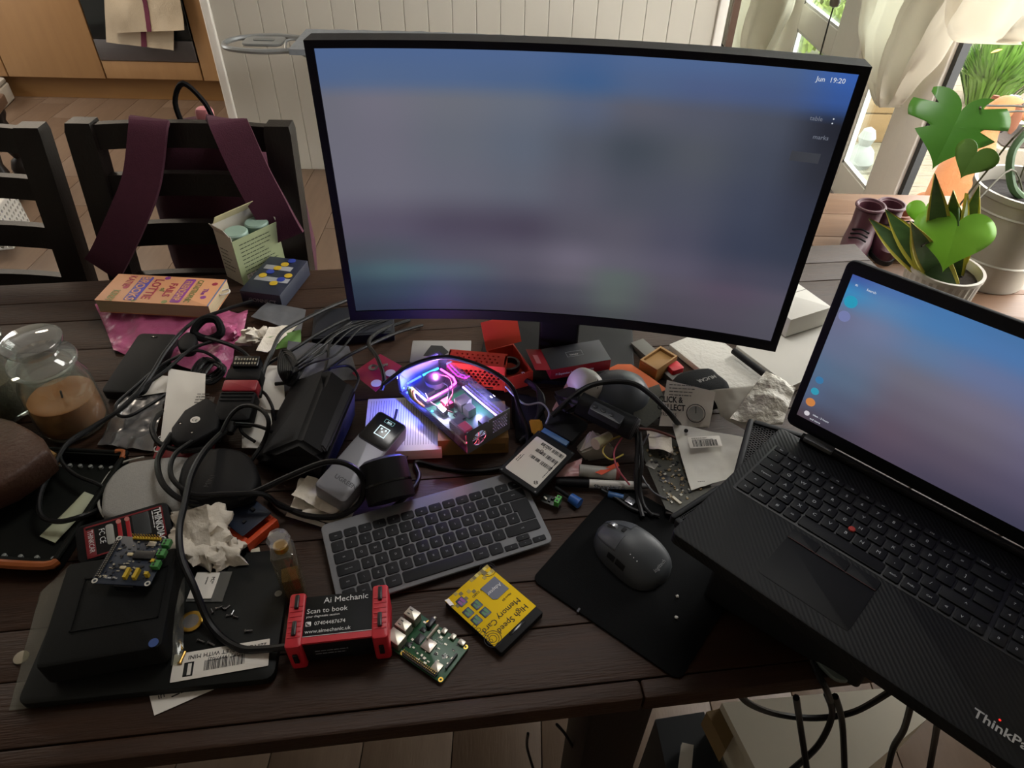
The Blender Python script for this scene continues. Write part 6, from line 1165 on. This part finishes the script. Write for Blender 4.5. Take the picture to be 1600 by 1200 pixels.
# bare circuit boards
t = thing('bare_motherboard', 'bare dark circuit board beneath the white zip pouch', 'circuit board'); pts = [(1000, 700), (1046, 676), (1078, 690), (1112, 762), (1062, 806), (1040, 795), (1016, 740)]
MB().rings([[tuple(P(x, y, h)) for x, y in pts] for h in (.014, .0165)]).build('board', PCBK, t); rn = random.Random(11); m = MB(); m2 = MB(); m3 = MB()
for i in range(150):
    u_, v_ = rn.random(), rn.random(); b0_, b1_ = (1005+70*u_, 705-18*u_), (1050+50*u_, 795-30*u_); q = P(b0_[0]+(b1_[0]-b0_[0])*v_, b0_[1]+(b1_[1]-b0_[1])*v_, .0165); rn.choice((m, m2, m3)).at(T(*q, .5)).box(0, rn.uniform(.0015, .005), 0, rn.uniform(.0015, .004), 0, rn.uniform(.0006, .002))
m.build('small_component', SILV, t, kind='stuff'); m2.build('small_component', CHIP, t, kind='stuff'); m3.build('small_component', M('tan_component', '8f7a52', .5), t, kind='stuff')
q = P(1018, 727, .0165); MB().at(T(*q, -.6)).rbox(-.008, .008, -.006, .006, 0, .0012, .0006, .0003).build('chip_shield', M('shield_dull', '7d7a72', .4, .6), t); q = P(1057, 783, .0165); MB().at(T(*q, -.9)).box(-.008, .008, -.002, .002, 0, .003).build('connector', CREAM, t); q = P(1038, 748, .0165); MB().at(T(*q, -.3)).rbox(-.007, .007, -.007, .007, 0, .001, .0005, .0002).build('chip', CHIP, t)
t = thing('cracked_phone_board', 'dark broken board with torn white insulation behind the pouch', 'circuit board'); MB().rings([[tuple(P(x, y, h)) for x, y in ((996, 612), (1030, 600), (1044, 640), (1010, 668), (988, 655))] for h in (.03, .034)]).build('board', PCBK, t); patch([P(1015, 700, .03), P(1052, 708, .03), P(1048, 680, .034), P(1010, 670, .034)], 12, 8, .005, 70, .001, 4).build('insulation', TISSUE, t, ang=75)
# plugs and markers
t = thing('white_plug_adapter', 'grey white mains plug adapter below the drive adapter', 'plug'); hull([P(898, 700, .010), P(926, 668, .052), P(946, 692, .046), P(962, 700, .03), P(958, 716, .005), P(918, 722, .005), P(905, 708, .03)], 'body', M('plug_grey_white', '9d998f', .5), t, .003, 2); MB().rod(P(930, 694, .048), P(952, 682, .044), .0095, 16, .008).build('clear_tip', M('yellowed_plastic', 'b3ac8a', .35), t)
def marker(name, label, a, b, r, cols):
    t = thing(name, label, 'marker'); a, b = P(*a), P(*b); x = 0
    for nm, f0, f1, mt, r0, r1 in cols: MB().rod(a.lerp(b, f0), a.lerp(b, f1), r*r0, 18, r*r1).build(nm, mt, t)
    return t
t = marker('permanent_marker', 'white permanent marker with black cap lying on the table', (868, 753, .010), (1014, 760, .010), .0065, (('cap', 0, .36, BLK, .95, 1.02), ('barrel', .36, .86, WHITEPL, 1, 1), ('end_taper', .86, 1.0, M('marker_grey', '6a6a6a', .5), .9, .5)))
mw, a, c = F((928, 762, .0172), (995, 765, .0172), (928, 754, .0172)); lettering('Sharpie', .0105, INK, t, mw @ T(.0, -.001, 0), 'LEFT', .0002); textlines(.014, 2, .003, .001, INK, t, mw @ T(.036, .004, 0), 3)
marker('glue_tube', 'frosted white plastic tube lying above the marker', (905, 735, .016), (968, 741, .014), .0095, (('tube', 0, .9, M('frosted_tube', 'a8a6a0', .5), 1, 1), ('cap', .9, 1, M('tube_cap', '7a2a2a', .5), 1, .9)))
sheet('red_wrapper', 'red and white wrapper beside the solid state drive', 'wrapper', [(868, 745, .010), (905, 744, .012), (910, 715, .02), (880, 728, .02)], M('red_wrapper', 'a83040', .4, col2='c9b8b4', scale=30), .004, 50, .0008, 3)
tag(MB().rings([[tuple(P(x, y, h)) for x, y in ((930, 738), (965, 722), (968, 728), (940, 742))] for h in (.020, .024)]).build('orange_clip', ORANGE), 'small orange plastic clip above the marker', 'clip')
t = thing('relay_module', 'tiny green terminal circuit module right of the keyboard', 'circuit board', T(*P(862, 782, .009), -.45)); MB().rbox(-.016, .014, -.008, .008, -.0015, 0, .001, .0003).build('board', M('module_black', '1a201c', .4), t); MB().box(.006, .013, -.007, .007, 0, .009).build('terminal_block', M('bright_terminal', '4fae45', .5), t)
for y in (-.0035, .0035): MB().box(.008, .011, y-.0015, y+.0015, .009, .0093).build('terminal_screw', CHIP, t)
rn = random.Random(2)
for i in range(8): x, y = rn.uniform(-.014, .003), rn.uniform(-.006, .004); MB().box(x, x+.003, y, y+.003, 0, .003).build('component', rn.choice((SILV, CHIP)), t)
t = marker('test_probe', 'black probe with a bright blue end cap', (868, 762, .008), (906, 787, .008), .0042, (('shaft', 0, .7, BLK, .8, .8), ('blue_cap', .62, 1, M('cap_blue', '2a5fb0', .4), 1.7, 1.9)))
t = thing('usb_receiver', 'small silver usb plug at the top of the mouse pad', 'usb plug', T(*P(984, 783, .006), -.7)); MB().rbox(-.006, .008, -.006, .006, -.0022, .0022, .0005, .0004).build('metal_shell', STEEL, t); MB().rbox(-.014, -.006, -.007, .007, -.003, .003, .002, .001).build('body', BLK, t)
for y in (-.003, .003): MB().box(.001, .004, y-.001, y+.001, .0022, .0024).build('contact_window', CHIP, t)
tag(MB().rod(P(950, 772, .006), P(974, 778, .006), .005, 12).build('blue_pen_cap', M('pen_blue', '35639c', .4)), 'light blue pen cap below the marker', 'pen cap')
t = marker('silver_key_fob', 'grey metal stub lying above the mouse pad near the laptop', (1040, 800, .006), (1072, 803, .006), .005, (('stub', 0, .6, STEEL, .7, 1), ('cap', .6, 1, CHROME, 1.1, .9)))
# magenta card with keys, wood and grey pieces behind
t = sheet('magenta_card', 'bright magenta card behind the clear case', 'card', [(587, 612, .030), (628, 572, .036), (594, 553, .036), (550, 583, .030)], M('magenta_card', 'b01848', .5, var=.06), .0012, 20, .0008, 3, part='card')
for px, py in ((588, 599), (610, 583)): q = P(px, py, .037); MB().at(T(*q)).lathe([(.009, 0), (.009, .0006), (.0002, .0006)], 20).build('white_spot', WHITEP, t)
t = thing('small_key', 'small steel key lying on the magenta card', 'key', T(*P(583, 575, .038), .4)); MB().lathe([(.008, 0), (.008, .0018), (.0035, .0018), (.0035, 0)], 20, cap=False).build('bow', STEEL, t); MB().box(.007, .026, -.002, .002, 0, .0018).box(.017, .020, -.0045, -.002, 0, .0018).box(.022, .025, -.004, -.002, 0, .0018).build('blade', STEEL, t)
t, a, c = slabthing('sketch_print', 'grey printed sheet with a black silhouette behind the clear case', 'paper', (640, 566, .028), (735, 566, .028), (640, 532, .028), .002, M('grey_sheet', '8d8b88', .8), .001, .0005); MB().at(T(a*.4, c*.45, .0001)).prism([(-.02, -.01), (.01, -.015), (.025, 0), (.012, .018), (-.008, .02), (-.014, .006)], 0, .0003).build('silhouette', INK, t)
t, a, c = slabthing('grey_metal_ruler', 'long grey metal bar lying diagonally under the monitor', 'bar', (1062, 604, .016), (1082, 596, .016), (950, 548, .016), .014, M('bar_grey', '6d6d68', .5, .3), .001, .001)
t, a, c = slabthing('wooden_tray', 'small tan wooden tray under the monitor', 'tray', (1026, 582, .030), (1058, 560, .030), (1008, 560, .030), .026, M('tan_wood', '8f6a38', .6, col2='a07a44', scale=12), .001, .001)
for x0, x1, y0, y1 in ((0, 1, 0, .08), (0, 1, .92, 1), (0, .08, .08, .92), (.92, 1, .08, .92)): on(t, a, c, 'rim', M('tan_wood', ''), x0, x1, y0, y1, .006, .0005)
t, a, c = slabthing('red_tin', 'small red tin beside the wooden tray', 'tin', (1052, 580, .026), (1070, 574, .026), (1046, 566, .026), .024, REDP, .004, .002)
t, a, c = slabthing('flat_dark_box', 'flat dark grey box under the left end of the monitor', 'box', (486, 530, .020), (616, 520, .020), (512, 482, .020), .019, M('dark_slate_box', '1e2026', .6, spec=.2), .003, .0015); on(t, a, c, 'lid_panel', M('dark_slate_panel', '24262d', .6, spec=.2), .04, .96, .06, .94, .0006)
# white boards at the right end of the table
WB = M('white_board', 'd2d0c8', .55, var=.04)
t, a, c = slabthing('white_foam_sheet', 'white textured foam sheet lying under the monitor corner', 'sheet', (1146, 618, .014), (1206, 590, .014), (1060, 532, .014), .012, M('foam_sheet', 'd0cec6', .7, var=.06, bump=.5, bscale=120), .002, .001)
t, a, c = slabthing('white_shelf_board', 'large white board on the table between monitor and laptop', 'board', (1236, 604, .020), (1330, 560, .020), (1150, 540, .020), .018, WB, .002, .001, 'board', .42, None)
tag(MB().rod(P(1146, 548, .024), P(1204, 592, .024), .006, 10).build('black_rod', BLK), 'black rod lying along the edge of the white board', 'rod')
t, a, c = slabthing('white_box', 'white cardboard box at the back right of the table', 'box', (1236, 500, .062), (1300, 480, .062), (1250, 410, .062), .040, WB, .002, .001); MB().box(0, a, .45*c, .455*c, 0, .0004).build('lid_seam', INKG, t)
# silver puck beneath the laptop corner
q = P(1332, 992, .004); t = thing('silver_phone', 'silver rounded device glowing with one white light under the laptop', 'device', T(q.x, q.y, TZ+.001, .6)); MB().rbox(-.07, .07, -.035, .035, 0, .009, .016, .003).build('shell', M('silver_grey', '77807c', .35, .5), t); q2 = t.matrix_basis.inverted() @ P(1275, 1002, .0105); MB().at(T(q2.x, q2.y, .0088)).lathe([(.0018, 0), (.0018, .0006), (.0002, .0008)], 12).build('white_light', glow('white_led', 'ffffff', 2), t)
tag(MB().at(T(*P(902, 958, .001), 1)).rod((0, 0, .002), (.006, 0, .002), .0018, 8).build('metal_pin', STEEL), 'tiny metal pin at the left edge of the mouse pad', 'pin')

# ================================================================ CABLES
cable('thick black cable running down over the tissue into the red-ended dongle', [(352, 672, .05), (322, 702, .07), (300, 740, .075), (288, 790, .075), (280, 830, .075), (284, 872, .065), (302, 915, .05), (330, 978, .022), (372, 1012, .019), (415, 1014, .021), (452, 1010, .026)], .0046)
cable('black cable looping around the adapter puck', [(258, 696, .036), (246, 722, .05), (256, 758, .055), (292, 784, .05), (345, 786, .04), (400, 768, .055), (450, 745, .07), (510, 722, .095), (548, 728, .090), (568, 752, .06), (562, 785, .03), (530, 806, .02), (480, 806, .014), (440, 790, .012), (415, 775, .006)], .0042)
cable('black cable loop inside the looped pair on the adapter puck', [(300, 690, .05), (272, 712, .06), (268, 745, .062), (300, 772, .06), (350, 772, .058), (410, 772, .055), (436, 790, .03), (470, 800, .008), (500, 800, .004)], .0036)
cable('black cable arching over the white leaflet beside the brick', [(340, 690, .05), (360, 650, .07), (382, 634, .08), (408, 640, .085), (420, 660, .08), (412, 690, .05), (396, 715, .04), (384, 735, .03)], .0034)
cable('thin black cable curling on the white leaflet', [(398, 690, .03), (376, 672, .03), (378, 640, .035), (388, 612, .04), (410, 612, .04), (424, 632, .045), (430, 655, .03), (440, 670, .015)], .0026)
cable('black cable across the lower part of the white leaflet', [(366, 662, .06), (395, 664, .04), (420, 672, .04), (438, 684, .02), (452, 690, .01)], .003)
cable('long black cable sweeping from the book down past the candle jar', [(395, 470, .05), (352, 484, .05), (300, 505, .05), (262, 545, .045), (232, 592, .045), (196, 634, .035), (150, 664, .03), (106, 692, .03), (84, 730, .032), (64, 770, .032), (64, 805, .03), (92, 815, .03), (130, 806, .03), (156, 796, .012), (180, 792, .004)], .0036)
cable('second black cable running beside the candle jar to the tool case', [(340, 532, .05), (300, 545, .05), (258, 580, .045), (222, 606, .042), (186, 640, .034), (140, 672, .03), (100, 700, .03), (96, 720, .03), (118, 742, .028), (150, 755, .03), (172, 768, .012), (190, 775, .004)], .003)
cable('twin black lead curving over the silver bag', [(262, 614, .03), (232, 634, .03), (202, 650, .03), (184, 648, .03), (182, 632, .03), (210, 606, .035), (240, 580, .04), (272, 560, .045), (310, 548, .045), (340, 562, .035), (350, 580, .02)], .0028)
cable('black cable bending round the left of the red booklet', [(290, 632, .012), (262, 640, .022), (244, 652, .032), (238, 672, .034), (252, 695, .034), (290, 704, .034), (330, 700, .04)], .0042)
cable('black cable from the strap down behind the pin block', [(322, 528, .05), (362, 540, .06), (388, 558, .055), (392, 585, .04)], .0036)
cable('black cable falling from the monitor past the green packet', [(560, 462, .006), (515, 480, .03), (470, 502, .05), (440, 520, .06), (425, 550, .055), (412, 580, .045), (406, 620, .04)], .0036)
cable('black cable leaving the packet toward the brick top', [(392, 590, .03), (420, 568, .04), (460, 545, .05), (500, 520, .045), (545, 498, .026), (600, 480, .006)], .003)
for i, (pts, lab) in enumerate((([(430, 600, .03), (462, 596, .035), (500, 585, .045), (540, 558, .05), (575, 540, .04), (620, 520, .022), (660, 508, .005)], 'black cable running along the top edge of the brick'), ([(465, 592, .04), (478, 570, .045), (500, 550, .045), (515, 530, .04), (545, 510, .026), (590, 492, .006)], 'thin black cable rising from the cable bundle'), ([(505, 588, .045), (512, 560, .045), (516, 535, .04), (535, 512, .026), (575, 488, .006)], 'thin straight black cable behind the brick'), ([(515, 575, .05), (545, 572, .04), (560, 590, .03), (552, 612, .03)], 'black cable end tucked behind the brick corner'))): cable(lab, pts, .0024 if i else .0032)
m = MB(); [m.tube([P(440+2*i, 548+3*i, .05), P(436+3*i, 580, .05+.003*i), P(452, 602-2*i, .04), P(466-2*i, 585, .05), P(458, 555+3*i, .055)], .0024, 6, 6, True) for i in range(7)]; tag(m.build('cable_bundle', RUB), 'wound bundle of thin black cable left of the brick', 'cable')
for i, lab in enumerate(('topmost thin cable fanning from the bundle to the monitor', 'second thin cable fanning from the bundle, looping high', 'third thin cable fanning from the bundle, sagging low', 'lowest thin cable fanning from the bundle over the grey bag')): cable(lab, [(455, 572+5*i, .05), (474+4*i, 556+4*i, .055+.008*(i % 2)), (498+9*i, 536+2*i*i, .04+.012*(i % 2)), (520+14*i, 520-2*i, .035), (560+12*i, 503, .024), (620+12*i, 494-i*3, .006)], .0017, None, 'cable', 'thin cables fanning from the bundle')
cable('black cable arching over the clear case to the orange box', [(600, 600, .06), (640, 572, .10), (690, 558, .12), (735, 566, .125), (775, 584, .12), (800, 605, .09), (812, 640, .05), (825, 680, .02), (818, 712, .006)], .0036)
cable('thin black wire dropping in front of the magenta card', [(640, 500, .005), (598, 515, .025), (576, 535, .05), (590, 560, .06), (600, 590, .06), (596, 610, .05)], .0036)
cable('pale grey wire snaking from the honeycomb case to the drive', [(790, 604, .06), (805, 620, .06), (822, 632, .055), (845, 630, .055), (858, 645, .05), (853, 662, .045)], .0016, M('pale_wire', '8a8da0', .5))
cable('thick black cable arching over the grey dome to the paper bag', [(862, 650, .06), (905, 612, .085), (940, 598, .09), (985, 598, .09), (1015, 615, .085), (1043, 642, .075), (1056, 658, .05), (1062, 665, .025)], .0042)
cable('yellow wire loop beside the bare circuit board', [(972, 680, .05), (950, 690, .045), (942, 706, .04), (955, 718, .04), (974, 710, .04)], .0013, M('wire_yellow', 'b8a44a', .5))
cable('pink wire curving down to the marker', [(972, 684, .05), (960, 705, .045), (964, 730, .035), (984, 758, .02)], .0013, M('wire_pink', 'b04a5a', .5))
cable('thin grey wire curving along the bare circuit board', [(1014, 678, .05), (1000, 705, .035), (1002, 740, .03), (1020, 768, .02), (1042, 780, .018)], .0013, GREYC)
cable('black twin cable hanging from the camera onto the mouse pad', [(994, 668, .06), (996, 700, .045), (994, 740, .03), (996, 775, .012), (1004, 808, .008)], .0036)
cable('black lead beside the twin cable by the camera', [(1000, 676, .055), (1003, 720, .04), (1000, 760, .02), (1006, 790, .01), (1020, 806, .008)], .003)
cable('red and black lead behind the camera lens', [(998, 670, .05), (1020, 672, .045), (1050, 682, .035), (1070, 694, .024), (1085, 705, .02)], .0022, M('lead_dark_red', '5c2a24', .5))
cable('black cable lying along the top edge of the mouse pad', [(940, 765, .006), (965, 780, .006), (990, 796, .006), (1030, 806, .006)], .003)
cable('black cable curling under the clear case and the keyboard top', [(812, 700, .004), (790, 728, .004), (740, 736, .004), (690, 730, .004), (650, 722, .006), (655, 745, .008), (640, 770, .01), (610, 796, .008)], .0036)
cable('thin grey wire under the ruled notepad', [(640, 705, .012), (632, 722, .008), (622, 732, .006)], .0012, GREYC)
cable('black cable on the table left of the cardboard box', [(620, 640, .04), (614, 660, .035), (598, 676, .03), (585, 690, .03)], .0022)
for i in range(4): cable(('black cable coil under the drive, outermost turn', 'black cable coil under the drive, second turn', 'black cable coil under the drive, third turn', 'black cable coil under the drive, innermost turn')[i], [(815+6*i, 590+5*i, .03), (838+3*i, 605+4*i, .035), (842+2*i, 640, .03), (832, 670-3*i, .02), (812+4*i, 690-5*i, .012)], .0034)
hull([P(798, 620, .004), P(800, 612, .03), P(848, 618, .03), P(860, 660, .025), P(830, 690, .02), P(800, 690, .004), P(840, 690, .004)], 'dark_pouch', BLKM, None, .006, 2); tag(bpy.data.objects['dark_pouch'], 'dark soft pouch filling the gap right of the clear case', 'pouch')
tag(hull([P(826, 655, .045), P(846, 655, .045), P(850, 672, .03), P(832, 682, .03), P(828, 660, .03), P(846, 660, .03)], 'yellow_connector', M('connector_yellow', 'c48a22', .5), None, .002), 'yellow connector block beside the drive corner', 'connector')
# ================================================================ BELOW THE TABLE
def low(name, label, cat, px, z, h, mat):
    m = MB(); m.rings([[tuple(U(x, y, z)-Vector((0, 0, h-k))) for x, y in px] for k in (0, h)]); return tag(m.build(name, mat), label, cat)
low('storage_chest', 'pale cream topped storage chest below the table edge', 'chest', [(1128, 1098), (1385, 1075), (1450, 1122), (1345, 1210), (1195, 1230)], .40, .395, M('cream_top', 'd8d0bd', .6, var=.06))
low('wood_offcut', 'pale wood offcut leaning beside the cream chest', 'wood', [(1104, 1112), (1128, 1106), (1152, 1140), (1134, 1172)], .38, .05, M('pine_offcut', '8a7148', .7, var=.15))
low('dark_box', 'dark box with white paper label under the table', 'box', [(1024, 1124), (1100, 1112), (1140, 1230), (1050, 1240)], .30, .29, M('dark_box', '1d2024', .6))
low('paper_leaflet', 'white leaflet standing in the dark box', 'paper', [(1066, 1160), (1084, 1164), (1080, 1210), (1060, 1210)], .32, .015, WHITEP)
low('wood_leg_offcut', 'thin brown wooden batten beside the table leg', 'batten', [(946, 1128), (962, 1128), (964, 1240), (948, 1240)], .30, .03, M('brown_batten', '3a2a20', .7))
def hang(label, pts, r=.0045): cable(label, [U(x, y, z) for x, y, z in pts], r)
hang('black cable drooping in a wide curve below the table edge', [(1150, 1078, .70), (1172, 1100, .63), (1215, 1116, .56), (1275, 1122, .54), (1335, 1112, .57), (1392, 1080, .66)])
hang('black cable hanging straight down over the cream chest', [(1244, 1090, .66), (1250, 1130, .55), (1262, 1210, .46)])
hang('black cable curving left over the cream chest', [(1292, 1085, .66), (1300, 1118, .58), (1278, 1165, .50), (1235, 1205, .45)])
hang('black cable hanging down at the right of the curved one', [(1305, 1088, .66), (1316, 1130, .55), (1320, 1210, .45)])
hang('black cable bundle at the right edge of the chest', [(1424, 1098, .66), (1412, 1140, .55), (1395, 1170, .48), (1385, 1215, .42)])
hang('black cable at the far right under the laptop', [(1465, 1130, .62), (1458, 1170, .5), (1450, 1215, .42)])
hang('black cable lying on the table edge up to the laptop', [(1236, 968, .752), (1262, 1012, .753), (1278, 1052, .752), (1290, 1075, .74), (1298, 1095, .66)], .004)
hang('thin wire hanging under the front of the table', [(870, 1132, .62), (885, 1150, .5), (903, 1185, .4), (908, 1215, .3)], .002)
hang('thin dark wire hanging left of the wooden batten', [(825, 1146, .6), (824, 1170, .5), (838, 1215, .4)], .002)
